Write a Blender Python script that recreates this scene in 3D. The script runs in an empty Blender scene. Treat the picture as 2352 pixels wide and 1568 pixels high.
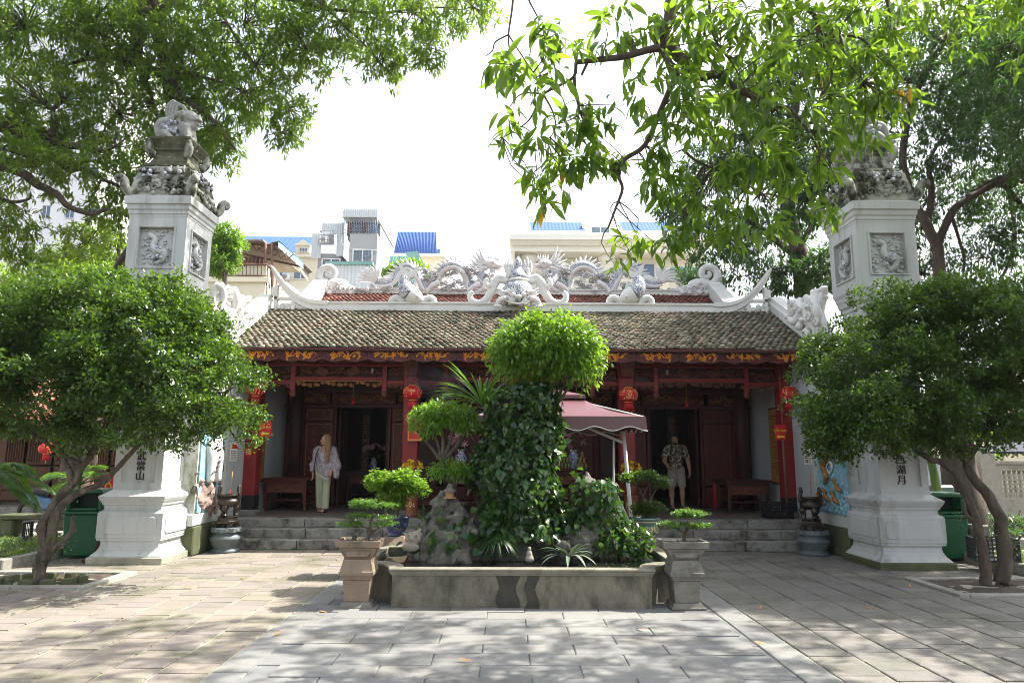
import bpy, bmesh, math, random
import numpy as np
from mathutils import Vector, Matrix
random.seed(7); RN = np.random.default_rng(7)
SC = bpy.context.scene
COL = SC.collection

# ------------------------------------------------------------------ camera
FPX, CAMH = 1568.0, 1.8                      # focal length in pixels of a 2352 px wide frame, eye height
YAW, PITCH, ROLL = (math.radians(a) for a in (0.29, 9.3, 0.27))
_f = np.array([math.sin(YAW)*math.cos(PITCH), math.cos(YAW)*math.cos(PITCH), math.sin(PITCH)])
_r0 = np.array([math.cos(YAW), -math.sin(YAW), 0.0]); _u0 = np.cross(_r0, _f)
_r = _r0*math.cos(ROLL)+_u0*math.sin(ROLL); _u = _u0*math.cos(ROLL)-_r0*math.sin(ROLL)
cd = bpy.data.cameras.new('camera'); cam = bpy.data.objects.new('camera', cd); COL.objects.link(cam)
cd.lens = 24.0; cd.sensor_width = 36.0; cd.clip_start = 0.05; cd.clip_end = 2000
cam.matrix_world = Matrix(((_r[0], _u[0], -_f[0], 0), (_r[1], _u[1], -_f[1], 0), (_r[2], _u[2], -_f[2], CAMH), (0, 0, 0, 1)))
SC.camera = cam
def ray(x, y): return _f+_r*(x-1176)/FPX+_u*(784-y)/FPX
def G(x, y, z=0.0):                          # pixel -> point on the horizontal plane z
    d = ray(x, y); t = (z-CAMH)/d[2]; return Vector((d[0]*t, d[1]*t, z))
def D(x, y, Y):                              # pixel -> point on the frontal plane at distance Y
    d = ray(x, y); t = Y/d[1]; return Vector((d[0]*t, Y, CAMH+d[2]*t))
def PXM(Y): return Y/FPX                     # metres per pixel at distance Y

# ------------------------------------------------------------------ light
SUN = Vector((0.70, 0.22, 1.0)).normalized()
w = bpy.data.worlds.new('World'); SC.world = w; w.use_nodes = True
nt = w.node_tree; bg = nt.nodes['Background']
sky = nt.nodes.new('ShaderNodeTexSky'); sky.sky_type = 'NISHITA'; sky.sun_disc = False
sky.sun_elevation = math.asin(SUN.z); sky.sun_rotation = math.atan2(SUN.x, SUN.y)
sky.air_density = 1.0; sky.dust_density = 3.0; sky.ozone_density = 1.0
hs = nt.nodes.new('ShaderNodeHueSaturation'); hs.inputs['Saturation'].default_value = 0.4
nt.links.new(sky.outputs[0], hs.inputs['Color']); nt.links.new(hs.outputs[0], bg.inputs['Color'])
bg.inputs['Strength'].default_value = 0.15
sd = bpy.data.lights.new('sun', 'SUN'); sd.energy = 4.4; sd.angle = math.radians(0.53); sd.color = (1.0, 0.95, 0.86)
so = bpy.data.objects.new('sun', sd); COL.objects.link(so); so.location = SUN*60
so.rotation_euler = SUN.to_track_quat('Z', 'Y').to_euler()
SC.view_settings.view_transform = 'Standard'; SC.view_settings.look = 'None'
SC.view_settings.gamma = 1.0; SC.view_settings.exposure = 1.65
SC.render.engine = 'CYCLES'
cy = SC.cycles; cy.use_denoising = True
try: cy.denoiser = 'OPENIMAGEDENOISE'
except Exception: pass
cy.filter_width = 0.95; cy.max_bounces = 7; cy.diffuse_bounces = 4; cy.glossy_bounces = 3; cy.transmission_bounces = 6; cy.transparent_max_bounces = 6
cy.sample_clamp_indirect = 6.0; cy.caustics_reflective = False; cy.caustics_refractive = False

# ------------------------------------------------------------------ materials
MATS = {}
def _nodes(name):
    m = bpy.data.materials.new(name); m.use_nodes = True; MATS[name] = m
    t = m.node_tree; return m, t, t.nodes['Principled BSDF']
def _ramp(t, fac, stops):
    r = t.nodes.new('ShaderNodeValToRGB'); e = r.color_ramp.elements
    while len(e) < len(stops): e.new(0.5)
    for k, (p, c) in enumerate(stops):
        e[k].position = p; e[k].color = (c[0], c[1], c[2], 1) if not isinstance(c, (int, float)) else (c, c, c, 1)
    t.links.new(fac, r.inputs[0]); return r.outputs[0]
def _noise(t, vec, scale, detail=5, rough=0.6, dist=0.0):
    n = t.nodes.new('ShaderNodeTexNoise'); n.inputs['Scale'].default_value = scale
    n.inputs['Detail'].default_value = detail; n.inputs['Roughness'].default_value = rough; n.inputs['Distortion'].default_value = dist
    if vec is not None: t.links.new(vec, n.inputs['Vector'])
    return n.outputs[0]
def _pos(t, sc=(1, 1, 1), rnd=False):
    g = t.nodes.new('ShaderNodeNewGeometry'); m = t.nodes.new('ShaderNodeMapping'); m.inputs['Scale'].default_value = sc
    t.links.new(g.outputs['Position'], m.inputs['Vector']); return m.outputs[0]
def _math(t, op, a, b=None):
    n = t.nodes.new('ShaderNodeMath'); n.operation = op
    for i, v in enumerate((a, b)):
        if v is None: continue
        if isinstance(v, (int, float)): n.inputs[i].default_value = v
        else: t.links.new(v, n.inputs[i])
    return n.outputs[0]
def _mix(t, fac, a, b, mode='MIX'):
    n = t.nodes.new('ShaderNodeMix'); n.data_type = 'RGBA'; n.blend_type = mode
    for s, v in ((n.inputs[0], fac), (n.inputs[6], a), (n.inputs[7], b)):
        if isinstance(v, (int, float)): s.default_value = v
        elif isinstance(v, tuple): s.default_value = (*v[:3], 1)
        else: t.links.new(v, s)
    return n.outputs[2]
def _rand(t):                                # one random number for each loose piece or each object
    g = t.nodes.new('ShaderNodeNewGeometry'); o = t.nodes.new('ShaderNodeObjectInfo')
    return _math(t, 'FRACT', _math(t, 'ADD', g.outputs['Random Per Island'], o.outputs['Random']))
def mat(name, c1, c2=None, scale=4.0, rough=0.75, bump=0.0, bscale=None, stain=None, sscale=1.2, sth=(0.5, 0.7), stretch=(1, 1, 1),
        piece=None, metal=0.0, spec=0.4, coat=0.0, fine=None, dist=0.0, bdist=0.02):
    m, t, b = _nodes(name); p = _pos(t, stretch)
    col = tuple(c1)
    if c2: col = _ramp(t, _noise(t, p, scale, dist=dist), [(0.32, c1), (0.68, c2)])
    if piece:                                # brightness / colour differs from piece to piece
        col = _mix(t, 0.75 if c2 else 1.0, col, _ramp(t, _rand(t), [(k/(len(piece)-1), c) for k, c in enumerate(piece)]))
    if stain: col = _mix(t, _ramp(t, _noise(t, p, sscale, 8, 0.65), [(sth[0], 0.0), (sth[1], 1.0)]), col, tuple(stain))
    if fine: col = _mix(t, fine, col, _ramp(t, _noise(t, p, (bscale or 40)*1.3, 3), [(0.3, (0.35, 0.35, 0.35)), (0.7, (1, 1, 1))]), 'MULTIPLY')
    if isinstance(col, tuple): b.inputs['Base Color'].default_value = (*col[:3], 1)
    else: t.links.new(col, b.inputs['Base Color'])
    b.inputs['Roughness'].default_value = rough; b.inputs['Metallic'].default_value = metal
    b.inputs['Specular IOR Level'].default_value = spec; b.inputs['Coat Weight'].default_value = coat
    if bump:
        bn = t.nodes.new('ShaderNodeBump'); bn.inputs['Strength'].default_value = bump; bn.inputs['Distance'].default_value = bdist
        t.links.new(_noise(t, p, bscale or 30, 6, 0.65), bn.inputs['Height']); t.links.new(bn.outputs[0], b.inputs['Normal'])
    return m
def leafmat(name, cols, trans=(0.16, 0.30, 0.02), tw=0.45, rough=0.4, spec=0.5):
    m, t, b = _nodes(name); r = _rand(t)
    col = _ramp(t, r, [(k/(len(cols)-1), c) for k, c in enumerate(cols)])
    g = t.nodes.new('ShaderNodeNewGeometry')
    t.links.new(col, b.inputs['Base Color']); b.inputs['Roughness'].default_value = rough; b.inputs['Specular IOR Level'].default_value = spec
    tr = t.nodes.new('ShaderNodeBsdfTranslucent')
    tc = _mix(t, 0.6, _mix(t, 1.0, col, (2.6, 2.4, 1.3), 'MULTIPLY'), tuple(trans))
    t.links.new(tc, tr.inputs['Color'])
    ms = t.nodes.new('ShaderNodeMixShader'); ms.inputs[0].default_value = tw
    t.links.new(b.outputs[0], ms.inputs[1]); t.links.new(tr.outputs[0], ms.inputs[2])
    t.links.new(ms.outputs[0], t.nodes['Material Output'].inputs['Surface'])
    return m
def mosaicmat(name, scale=28, white=(0.72, 0.72, 0.72), blue=(0.06, 0.09, 0.30)):
    m, t, b = _nodes(name); p = _pos(t)
    v = t.nodes.new('ShaderNodeTexVoronoi'); v.feature = 'DISTANCE_TO_EDGE'; v.inputs['Scale'].default_value = scale; t.links.new(p, v.inputs['Vector'])
    edge = _ramp(t, v.outputs['Distance'], [(0.03, 1.0), (0.09, 0.0)])
    nb = _ramp(t, _noise(t, p, scale*0.9, 4, 0.6, 1.5), [(0.50, 0.0), (0.56, 1.0)])
    col = _mix(t, nb, tuple(white), tuple(blue)); col = _mix(t, edge, col, (0.16, 0.17, 0.18))
    t.links.new(col, b.inputs['Base Color']); b.inputs['Roughness'].default_value = 0.25
    bn = t.nodes.new('ShaderNodeBump'); bn.inputs['Strength'].default_value = 0.5; bn.inputs['Distance'].default_value = 0.01; bn.invert = True
    t.links.new(edge, bn.inputs['Height']); t.links.new(bn.outputs[0], b.inputs['Normal']); return m
def glassmat(name, c=(0.05, 0.08, 0.1), rough=0.08):
    m, t, b = _nodes(name); b.inputs['Base Color'].default_value = (*c, 1); b.inputs['Roughness'].default_value = rough; b.inputs['Specular IOR Level'].default_value = 0.8
    return m

# ------------------------------------------------------------------ objects
def tag(o, label=None, cat=None, group=None, kind=None):
    if label: o['label'] = label
    if cat: o['category'] = cat
    if group: o['group'] = group
    if kind: o['kind'] = kind
    return o
def thing(name, label, cat, loc=(0, 0, 0), group=None, rz=0.0):
    o = bpy.data.objects.new(name, None); COL.objects.link(o); o.empty_display_size = 0.2
    o.location = loc; o.rotation_euler = (0, 0, rz); return tag(o, label, cat, group)
def link(name, me, parent=None, loc=None, world=True):
    o = bpy.data.objects.new(name, me); COL.objects.link(o)
    if loc is not None: o.location = loc
    if parent is not None:
        o.parent = parent
        if world and parent.parent is None:  # mesh is written in world coordinates
            o.matrix_parent_inverse = Matrix.LocRotScale(parent.location, parent.rotation_euler, parent.scale).inverted()
    return o
def copytree(o, parent=None):
    c = o.copy(); COL.objects.link(c)
    if parent is not None: c.parent = parent
    for ch in [x for x in KIDS.get(o.name, [])]:
        k = copytree(ch, c)
    return c
KIDS = {}
def kid(o, parent): KIDS.setdefault(parent.name, []).append(o); return o

class MB:
    """collects shapes; build() links them as one mesh object"""
    def __init__(s): s.v = []; s.f = []; s.n = 0; s.sm = []
    def add(s, v, f, smooth=False):
        b = len(s.v); s.v.extend([tuple(p) for p in v]); s.f.extend([tuple(i+b for i in q) for q in f]); s.sm.extend([smooth]*len(f)); return s
    def box(s, c, d, rz=0.0, tf=None, taper=1.0):
        x, y, z = d[0]/2, d[1]/2, d[2]/2; k = taper
        v = [(-x, -y, -z), (x, -y, -z), (x, y, -z), (-x, y, -z), (-x*k, -y*k, z), (x*k, -y*k, z), (x*k, y*k, z), (-x*k, y*k, z)]
        if tf is not None: v = [tuple(tf @ Vector(p)) for p in v]
        if rz: cs, sn = math.cos(rz), math.sin(rz); v = [(p[0]*cs-p[1]*sn, p[0]*sn+p[1]*cs, p[2]) for p in v]
        return s.add([(p[0]+c[0], p[1]+c[1], p[2]+c[2]) for p in v], [(3, 2, 1, 0), (4, 5, 6, 7), (0, 1, 5, 4), (1, 2, 6, 5), (2, 3, 7, 6), (3, 0, 4, 7)])
    def bb(s, x0, x1, y0, y1, z0, z1): return s.box(((x0+x1)/2, (y0+y1)/2, (z0+z1)/2), (x1-x0, y1-y0, z1-z0))
    def sq(s, c, prof, ratio=1.0):           # square moulding: prof = [(half width, z)]
        b = len(s.v); n = len(prof)
        for h, z in prof:
            for sx, sy in ((-1, -1), (1, -1), (1, 1), (-1, 1)): s.v.append((c[0]+sx*h, c[1]+sy*h*ratio, c[2]+z))
        for k in range(n-1):
            for j in range(4): s.f.append((b+4*k+j, b+4*k+(j+1) % 4, b+4*k+4+(j+1) % 4, b+4*k+4+j)); s.sm.append(False)
        s.f.append((b+3, b+2, b+1, b)); s.f.append(tuple(b+4*(n-1)+j for j in range(4))); s.sm += [False, False]; return s
    def lathe(s, c, prof, n=20, smooth=True, cap=True, sx=1, sy=1):
        b = len(s.v)
        for r, z in prof:
            for j in range(n): a = 2*math.pi*j/n; s.v.append((c[0]+r*math.cos(a)*sx, c[1]+r*math.sin(a)*sy, c[2]+z))
        for k in range(len(prof)-1):
            for j in range(n): s.f.append((b+n*k+j, b+n*k+(j+1) % n, b+n*k+n+(j+1) % n, b+n*k+n+j)); s.sm.append(smooth)
        if cap:
            s.f.append(tuple(b+j for j in reversed(range(n)))); s.f.append(tuple(b+n*(len(prof)-1)+j for j in range(n))); s.sm += [False, False]
        return s
    def tube(s, pts, rad, n=7, smooth=True, sub=0, flat=1.0, cap=True, rough=0.0):
        pts = [Vector(p) for p in pts]
        rad = [rad]*len(pts) if isinstance(rad, (int, float)) else list(rad)
        if sub: pts, rad = catmull(pts, rad, sub)
        b = len(s.v); m = len(pts); N = None
        for i, p in enumerate(pts):
            t = (pts[min(i+1, m-1)]-pts[max(i-1, 0)])
            t = t.normalized() if t.length > 1e-9 else Vector((0, 0, 1))
            if N is None: N = t.orthogonal().normalized()
            N = (N-t*N.dot(t)); N = N.normalized() if N.length > 1e-6 else t.orthogonal().normalized()
            B = t.cross(N)
            for j in range(n):
                a = 2*math.pi*j/n; rr = rad[i]*(1+rough*(math.sin(3*a+i*0.55)+0.8*math.sin(5*a-i*0.9+1)+0.9*math.sin(i*0.63+2*math.sin(a)))) if rough else rad[i]; q = p+(N*math.cos(a)+B*math.sin(a)*flat)*rr; s.v.append(tuple(q))
        for i in range(m-1):
            for j in range(n): s.f.append((b+n*i+j, b+n*i+(j+1) % n, b+n*i+n+(j+1) % n, b+n*i+n+j)); s.sm.append(smooth)
        if cap:
            s.f.append(tuple(b+j for j in reversed(range(n)))); s.f.append(tuple(b+n*(m-1)+j for j in range(n))); s.sm += [False, False]
        return s
    def prism(s, poly, y0, y1, axis='y'):    # polygon in x,z extruded along y (or in y,z along x)
        n = len(poly); b = len(s.v)
        for y in (y0, y1):
            for a, z in poly: s.v.append((a, y, z) if axis == 'y' else ((y, a, z) if axis == 'x' else (a, z, y)))
        s.f.append(tuple(b+i for i in range(n))); s.f.append(tuple(b+n+i for i in reversed(range(n))))
        for i in range(n): s.f.append((b+i, b+n+i, b+n+(i+1) % n, b+(i+1) % n))
        s.sm += [False]*(n+2); return s
    def ball(s, c, r, n=8, m=5, sc=(1, 1, 1), rnd=0.0):
        pr = []; b = len(s.v)
        for k in range(m+1):
            th = math.pi*k/m
            for j in range(n):
                a = 2*math.pi*j/n; q = r*(1+rnd*random.uniform(-1, 1))
                s.v.append((c[0]+q*sc[0]*math.sin(th)*math.cos(a), c[1]+q*sc[1]*math.sin(th)*math.sin(a), c[2]-q*sc[2]*math.cos(th)))
        for k in range(m):
            for j in range(n): s.f.append((b+n*k+j, b+n*k+(j+1) % n, b+n*k+n+(j+1) % n, b+n*k+n+j)); s.sm.append(True)
        return s
    def mesh(s, name, m):
        me = bpy.data.meshes.new(name); me.from_pydata(s.v, [], s.f); me.polygons.foreach_set('use_smooth', s.sm)
        me.materials.append(MATS[m] if isinstance(m, str) else m); me.update(); return me
    def build(s, name, m, parent=None, bevel=0, world=True):
        me = s.mesh(name, m)
        bm = bmesh.new(); bm.from_mesh(me); bmesh.ops.recalc_face_normals(bm, faces=bm.faces)
        if bevel: bmesh.ops.bevel(bm, geom=[e for e in bm.edges if e.is_manifold and e.calc_face_angle(0) > 0.6], offset=bevel, segments=1, affect='EDGES', clamp_overlap=True)
        bm.to_mesh(me); bm.free(); o = link(name, me, parent, world=world)
        if parent is not None: kid(o, parent)
        return o
def catmull(pts, rad, sub):
    P = [pts[0]]+list(pts)+[pts[-1]]; R = [rad[0]]+list(rad)+[rad[-1]]; op, orr = [], []
    for i in range(1, len(P)-2):
        for k in range(sub):
            t = k/sub; a, b, c, d = P[i-1], P[i], P[i+1], P[i+2]
            op.append(0.5*((2*b)+(c-a)*t+(2*a-5*b+4*c-d)*t*t+(3*b-a-3*c+d)*t**3)); orr.append(R[i]*(1-t)+R[i+1]*t)
    op.append(pts[-1]); orr.append(rad[-1]); return op, orr
def rawmesh(name, V, F, m, smooth=False):
    """numpy verts (n,3) and one face array (k,3|4) or a list of them"""
    Fs = F if isinstance(F, list) else [F]; me = bpy.data.meshes.new(name)
    me.vertices.add(len(V)); me.vertices.foreach_set('co', np.ascontiguousarray(V, dtype=np.float32).ravel())
    idx = np.concatenate([f.ravel() for f in Fs]).astype(np.int32); tot = np.concatenate([np.full(len(f), f.shape[1], np.int32) for f in Fs])
    me.loops.add(len(idx)); me.loops.foreach_set('vertex_index', idx); me.polygons.add(len(tot))
    st = np.concatenate([[0], np.cumsum(tot)[:-1]]).astype(np.int32)
    me.polygons.foreach_set('loop_start', st); me.polygons.foreach_set('loop_total', tot)
    if smooth: me.polygons.foreach_set('use_smooth', np.ones(len(tot), bool))
    me.materials.append(MATS[m] if isinstance(m, str) else m); me.update(calc_edges=True); return me

# ------------------------------------------------------------------ organic surfaces (surface nets over a distance field)
def vnoise(p, seed=0):
    """smooth value noise on (n,3) points, -1..1"""
    i = np.floor(p).astype(np.int64); f = p-i; f = f*f*(3-2*f); out = 0
    for dx in (0, 1):
        for dy in (0, 1):
            for dz in (0, 1):
                h = ((i[:, 0]+dx)*374761393+(i[:, 1]+dy)*668265263+(i[:, 2]+dz)*2147483647+seed*1274126177) & 0xffffffff
                h = ((h ^ (h >> 13))*1274126177) & 0xffffffff; h = ((h ^ (h >> 16)) & 0xffff)/65535.0*2-1
                out = out+h*(f[:, 0] if dx else 1-f[:, 0])*(f[:, 1] if dy else 1-f[:, 1])*(f[:, 2] if dz else 1-f[:, 2])
    return out
def fbm(p, seed=0, o=3): return sum(vnoise(p*2**k, seed+k)/2**k for k in range(o))
def smin(a, b, k):
    h = np.clip(0.5+0.5*(b-a)/k, 0, 1); return b*(1-h)+a*h-k*h*(1-h)
def caps(p, a, b, ra, rb, sy=1.0):           # tapered capsule
    a = np.array(a, float); b = np.array(b, float); ab = b-a; t = np.clip(((p-a)@ab)/max(ab@ab, 1e-9), 0, 1)
    q = p-a-t[:, None]*ab
    if sy != 1.0: q = q*np.array([1, sy, 1])
    return np.linalg.norm(q, axis=1)-(ra+(rb-ra)*t)
def ell(p, c, r):
    q = (p-np.array(c))/np.array(r); n = np.linalg.norm(q, axis=1); return (n-1)*min(r)
def nets(fn, lo, hi, h):
    lo = np.array(lo, float); n = np.ceil((np.array(hi)-lo)/h).astype(int)+1
    ax = [lo[k]+np.arange(n[k])*h for k in range(3)]
    P = np.stack(np.meshgrid(*ax, indexing='ij'), -1).reshape(-1, 3); d = fn(P).reshape(n)
    s = d < 0; nc = n-1; cnt = np.zeros(nc); acc = np.zeros((*nc, 3)); base = np.stack(np.meshgrid(*[np.arange(k) for k in nc], indexing='ij'), -1)
    sl = lambda a, o: a[o[0]:o[0]+nc[0], o[1]:o[1]+nc[1], o[2]:o[2]+nc[2]]
    for a in range(3):
        for u in (0, 1):
            for v in (0, 1):
                o = [u, v]; o.insert(a, 0); o2 = list(o); o2[a] = 1
                d0, d1 = sl(d, o), sl(d, o2); x = (d0 < 0) != (d1 < 0); t = np.where(x, d0/np.where(x, d0-d1, 1), 0)
                q = np.array(o, float)+np.zeros((*nc, 3)); q[..., a] += t; acc += q*x[..., None]; cnt += x
    on = cnt > 0; ids = -np.ones(nc, int); ids[on] = np.arange(on.sum())
    V = lo+(base[on]+acc[on]/cnt[on][:, None])*h; F = []
    for a in range(3):
        b, c = [(1, 2), (2, 0), (0, 1)][a]
        s0 = np.take(s, range(nc[a]), a); s1 = np.take(s, range(1, nc[a]+1), a); e = np.argwhere(s0 != s1)
        e = e[(e[:, b] > 0) & (e[:, c] > 0) & (e[:, b] < nc[b]) & (e[:, c] < nc[c])]
        if not len(e): continue
        fl = s[tuple(e.T)]; q = []
        for ob, oc in ((-1, -1), (0, -1), (0, 0), (-1, 0)):
            k = e.copy(); k[:, b] += ob; k[:, c] += oc; q.append(ids[tuple(k.T)])
        q = np.stack(q, 1); q[~fl] = q[~fl][:, ::-1]; F.append(q)
    return V, np.concatenate(F)
def organic(name, fn, lo, hi, h, m, parent=None, smooth=True, world=True):
    V, F = nets(fn, lo, hi, h); me = rawmesh(name, V, F, m, smooth); o = link(name, me, parent, world=world)
    if parent is not None: kid(o, parent)
    return o

# ------------------------------------------------------------------ leaves
def T_mango():      # lanceolate, folded along the midrib and curved down
    st = [(0.02, 0.01, 0), (0.25, 0.095, -0.01), (0.55, 0.115, -0.06), (0.82, 0.06, -0.15)]
    v = [(0, 0, 0)]
    for x, w_, z in st[1:]: v += [(x, w_, z+0.035), (x, 0, z), (x, -w_, z+0.035)]
    v.append((1, 0, -0.25)); f3 = [(0, 2, 1), (0, 3, 2), (7, 8, 10), (8, 9, 10)]; f4 = [(1, 2, 5, 4), (2, 3, 6, 5), (4, 5, 8, 7), (5, 6, 9, 8)]
    return np.array(v), [np.array(f3), np.array(f4)]
def T_lance():      # cheap lance leaf
    return np.array([(0, 0, 0), (0.45, 0.13, 0.02), (0.5, 0, -0.04), (0.45, -0.13, 0.02), (1, 0, -0.2)], float), [np.array([(0, 2, 1), (0, 3, 2), (1, 2, 4), (2, 3, 4)])]
def T_oval():       # small oval leaf
    return np.array([(0, 0, 0), (0.35, 0.24, 0.04), (0.75, 0.2, 0.03), (1, 0, -0.05), (0.75, -0.2, 0.03), (0.35, -0.24, 0.04)], float), [np.array([(0, 3, 2, 1), (0, 5, 4, 3)])]
def T_heart():      # pothos heart leaf
    v = [(0, 0, 0), (-0.1, 0.22, 0.03), (0.12, 0.4, 0.05), (0.5, 0.32, 0.0), (1.0, 0, -0.16), (0.5, -0.32, 0.0), (0.12, -0.4, 0.05), (-0.1, -0.22, 0.03), (0.45, 0, -0.06)]
    return np.array(v, float), [np.array([(0, 2, 1), (0, 8, 2), (8, 3, 2), (8, 4, 3), (8, 5, 4), (8, 6, 5), (0, 6, 8), (0, 7, 6)])]
def frames(d, up):
    d = d/np.maximum(np.linalg.norm(d, axis=1, keepdims=True), 1e-9); s = np.cross(up, d)
    s = s/np.maximum(np.linalg.norm(s, axis=1, keepdims=True), 1e-9); return d, s, np.cross(d, s)
def leafmesh(name, T, o, d, up, L, m, wid=1.0):
    V0, F0 = T; d, s, n = frames(d, up); L = np.broadcast_to(L, (len(o),))[:, None, None]
    V = o[:, None, :]+L*(d[:, None, :]*V0[None, :, 0:1]+s[:, None, :]*V0[None, :, 1:2]*wid+n[:, None, :]*V0[None, :, 2:3])
    off = (np.arange(len(o))*len(V0))[:, None, None]
    return rawmesh(name, V.reshape(-1, 3), [(f[None]+off).reshape(-1, f.shape[1]) for f in F0], m, True)
def leafobjs(name, T, o, d, up, L, m, parent, cap=300, wid=1.0):
    """the `cap` nearest-looking leaves as parts that share one mesh, the rest as one part"""
    V0, F0 = T; me = rawmesh(name, V0*np.array([1, wid, 1]), F0, m, True)
    L = np.broadcast_to(L, (len(o),)).copy(); dist = np.linalg.norm(o-np.array([0, 0, CAMH]), axis=1)
    vis = np.argsort(-L/dist); a, b = vis[:cap], vis[cap:]; dd, ss, nn = frames(d, up)
    for i in a:
        q = bpy.data.objects.new(name, me); COL.objects.link(q); q.parent = parent
        q.matrix_local = Matrix(((*[x[i][0]*L[i] for x in (dd, ss, nn)], o[i][0]), (*[x[i][1]*L[i] for x in (dd, ss, nn)], o[i][1]), (*[x[i][2]*L[i] for x in (dd, ss, nn)], o[i][2]), (0, 0, 0, 1)))
        if parent.type == 'EMPTY': q.matrix_parent_inverse = Matrix.Translation(-parent.location)
    if len(b):
        q = link(name+'_mass', leafmesh(name+'_mass', T, o[b], d[b], up[b], L[b], m, wid), parent); q['kind'] = 'stuff'
def rvec(n, rng):
    v = rng.normal(size=(n, 3)); return v/np.linalg.norm(v, axis=1, keepdims=True)
def tips_in(blobs, n, rng, shell=0.55, rough=0.25, up=0.0):
    """twig tips through the outer part of lumpy ellipsoids; also the outward direction at each"""
    B = np.array(blobs, float); wt = (B[:, 3]*B[:, 4]+B[:, 4]*B[:, 5]+B[:, 3]*B[:, 5]); k = rng.choice(len(B), n, p=wt/wt.sum()); u = rvec(n, rng)
    if up: u[:, 2] = u[:, 2]+up*rng.random(n); u /= np.linalg.norm(u, axis=1, keepdims=True)
    rad = (shell+(1-shell)*rng.random(n)**0.7)*(1+rough*vnoise(u*2.3+k[:, None]*7.1, 5)+rough*0.6*vnoise(u*5+k[:, None]*3.3, 9))
    return B[k, :3]+u*rad[:, None]*B[k, 3:6], u
def whorls(tips, u, k, rng, spread=1.0, droop=0.3, jit=0.05, out=0.6):
    n = len(tips)*k; o = np.repeat(tips, k, 0)+rng.normal(size=(n, 3))*jit
    d = np.repeat(u, k, 0)*out+rvec(n, rng)*spread; d[:, 2] -= droop
    up = np.tile([0, 0, 1.0], (n, 1))+rng.normal(size=(n, 3))*0.35; return o, d, up
def limb(mb, pts, r0, r1, n=7, sub=4, wob=0.0):
    pts = [Vector(p) for p in pts]
    if wob: pts = [p+Vector((random.uniform(-wob, wob), random.uniform(-wob, wob), random.uniform(-wob, wob))) if 0 < i < len(pts)-1 else p for i, p in enumerate(pts)]
    m = len(pts); big = r0 > 0.05; mb.tube(pts, [r0+(r1-r0)*i/(m-1) for i in range(m)], 14 if big else n, True, 9 if big else sub, rough=0.09 if big else 0.0); return mb
def twigs(mb, hubs, tips, r, rng, every=1, sag=0.1):
    H = np.array(hubs, float)
    for p in tips[::every]:
        q = H[np.argmin(((H-p)**2).sum(1))]; a = Vector(q); b = Vector(p); mid = (a+b)/2+Vector((random.uniform(-1, 1), random.uniform(-1, 1), random.uniform(-0.3, 1)))*(b-a).length*sag
        mb.tube([a, mid, b], [r, r*0.7, r*0.35], 4, True, 2, cap=False)
_fc = {}
def text(name, s, size, m, parent, loc, rot=(math.pi/2, 0, 0), depth=0.003, align='CENTER', world=True, spacing=1.0, sx=1.0):
    c = bpy.data.curves.new(name, 'FONT'); c.body = s; c.size = size; c.extrude = depth; c.align_x = align; c.align_y = 'CENTER'; c.space_line = spacing; c.resolution_u = 3
    t = bpy.data.objects.new(name, c); COL.objects.link(t); dg = bpy.context.evaluated_depsgraph_get(); me = bpy.data.meshes.new_from_object(t.evaluated_get(dg))
    bpy.data.objects.remove(t); me.materials.clear(); me.materials.append(MATS[m])
    me.transform(Matrix.LocRotScale(Vector(loc), Matrix.Identity(3).to_quaternion(), None) @ Matrix.Rotation(rot[2], 4, 'Z') @ Matrix.Rotation(rot[0], 4, 'X') @ Matrix.Diagonal((sx, 1, 1, 1)))
    o = link(name, me, parent, world=world)
    if parent is not None: kid(o, parent)
    return o
# ================================================================== MATERIALS
mat('earth', (0.04, 0.03, 0.022), (0.075, 0.058, 0.042), 6, 0.95, 0.6, 25)
mat('walk_joint', (0.17, 0.175, 0.175), (0.12, 0.12, 0.12), 3, 0.9, 0.3, 60)
mat('mortar', (0.36, 0.33, 0.27), (0.25, 0.24, 0.17), 2.5, 0.9, 0.3, 60, stain=(0.10, 0.12, 0.05), sscale=1.1, sth=(0.52, 0.7))
mat('paver', (0.235, 0.205, 0.165), (0.18, 0.162, 0.138), 5, 0.8, 0.35, 45, stain=(0.085, 0.088, 0.045), sscale=1.1, sth=(0.5, 0.74),
    piece=[(0.165, 0.148, 0.13), (0.255, 0.22, 0.178), (0.20, 0.172, 0.164), (0.23, 0.21, 0.158)], fine=0.4)
mat('granite', (0.20, 0.198, 0.192), (0.155, 0.154, 0.152), 8, 0.78, 0.3, 90, piece=[(0.155, 0.155, 0.155), (0.23, 0.226, 0.215), (0.188, 0.186, 0.18), (0.205, 0.197, 0.182)], fine=0.3, stain=(0.105, 0.10, 0.085), sscale=1.6, sth=(0.52, 0.74))
mat('paver_shaded', (0.19, 0.178, 0.158), (0.135, 0.13, 0.118), 5, 0.75, 0.4, 45, stain=(0.07, 0.075, 0.05), sscale=1.2, sth=(0.5, 0.72), piece=[(0.115, 0.11, 0.10), (0.205, 0.188, 0.165), (0.155, 0.14, 0.132), (0.175, 0.165, 0.135)], fine=0.4)  # right court slabs: shade put into the colour as a greyer, darker tone
mat('court_far', (0.25, 0.24, 0.23), (0.19, 0.18, 0.17), 1.5, 0.85, 0.2, 20)
mat('kerb', (0.30, 0.29, 0.26), (0.22, 0.21, 0.18), 3, 0.85, 0.4, 40, stain=(0.09, 0.10, 0.05), sscale=2, sth=(0.52, 0.68))
mat('step_stone', (0.25, 0.24, 0.215), (0.16, 0.152, 0.135), 6, 0.85, 0.5, 30, stain=(0.075, 0.072, 0.055), sscale=3.2, sth=(0.48, 0.64), fine=0.5, piece=[(0.23, 0.22, 0.20), (0.32, 0.31, 0.28), (0.27, 0.255, 0.235)])
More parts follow.
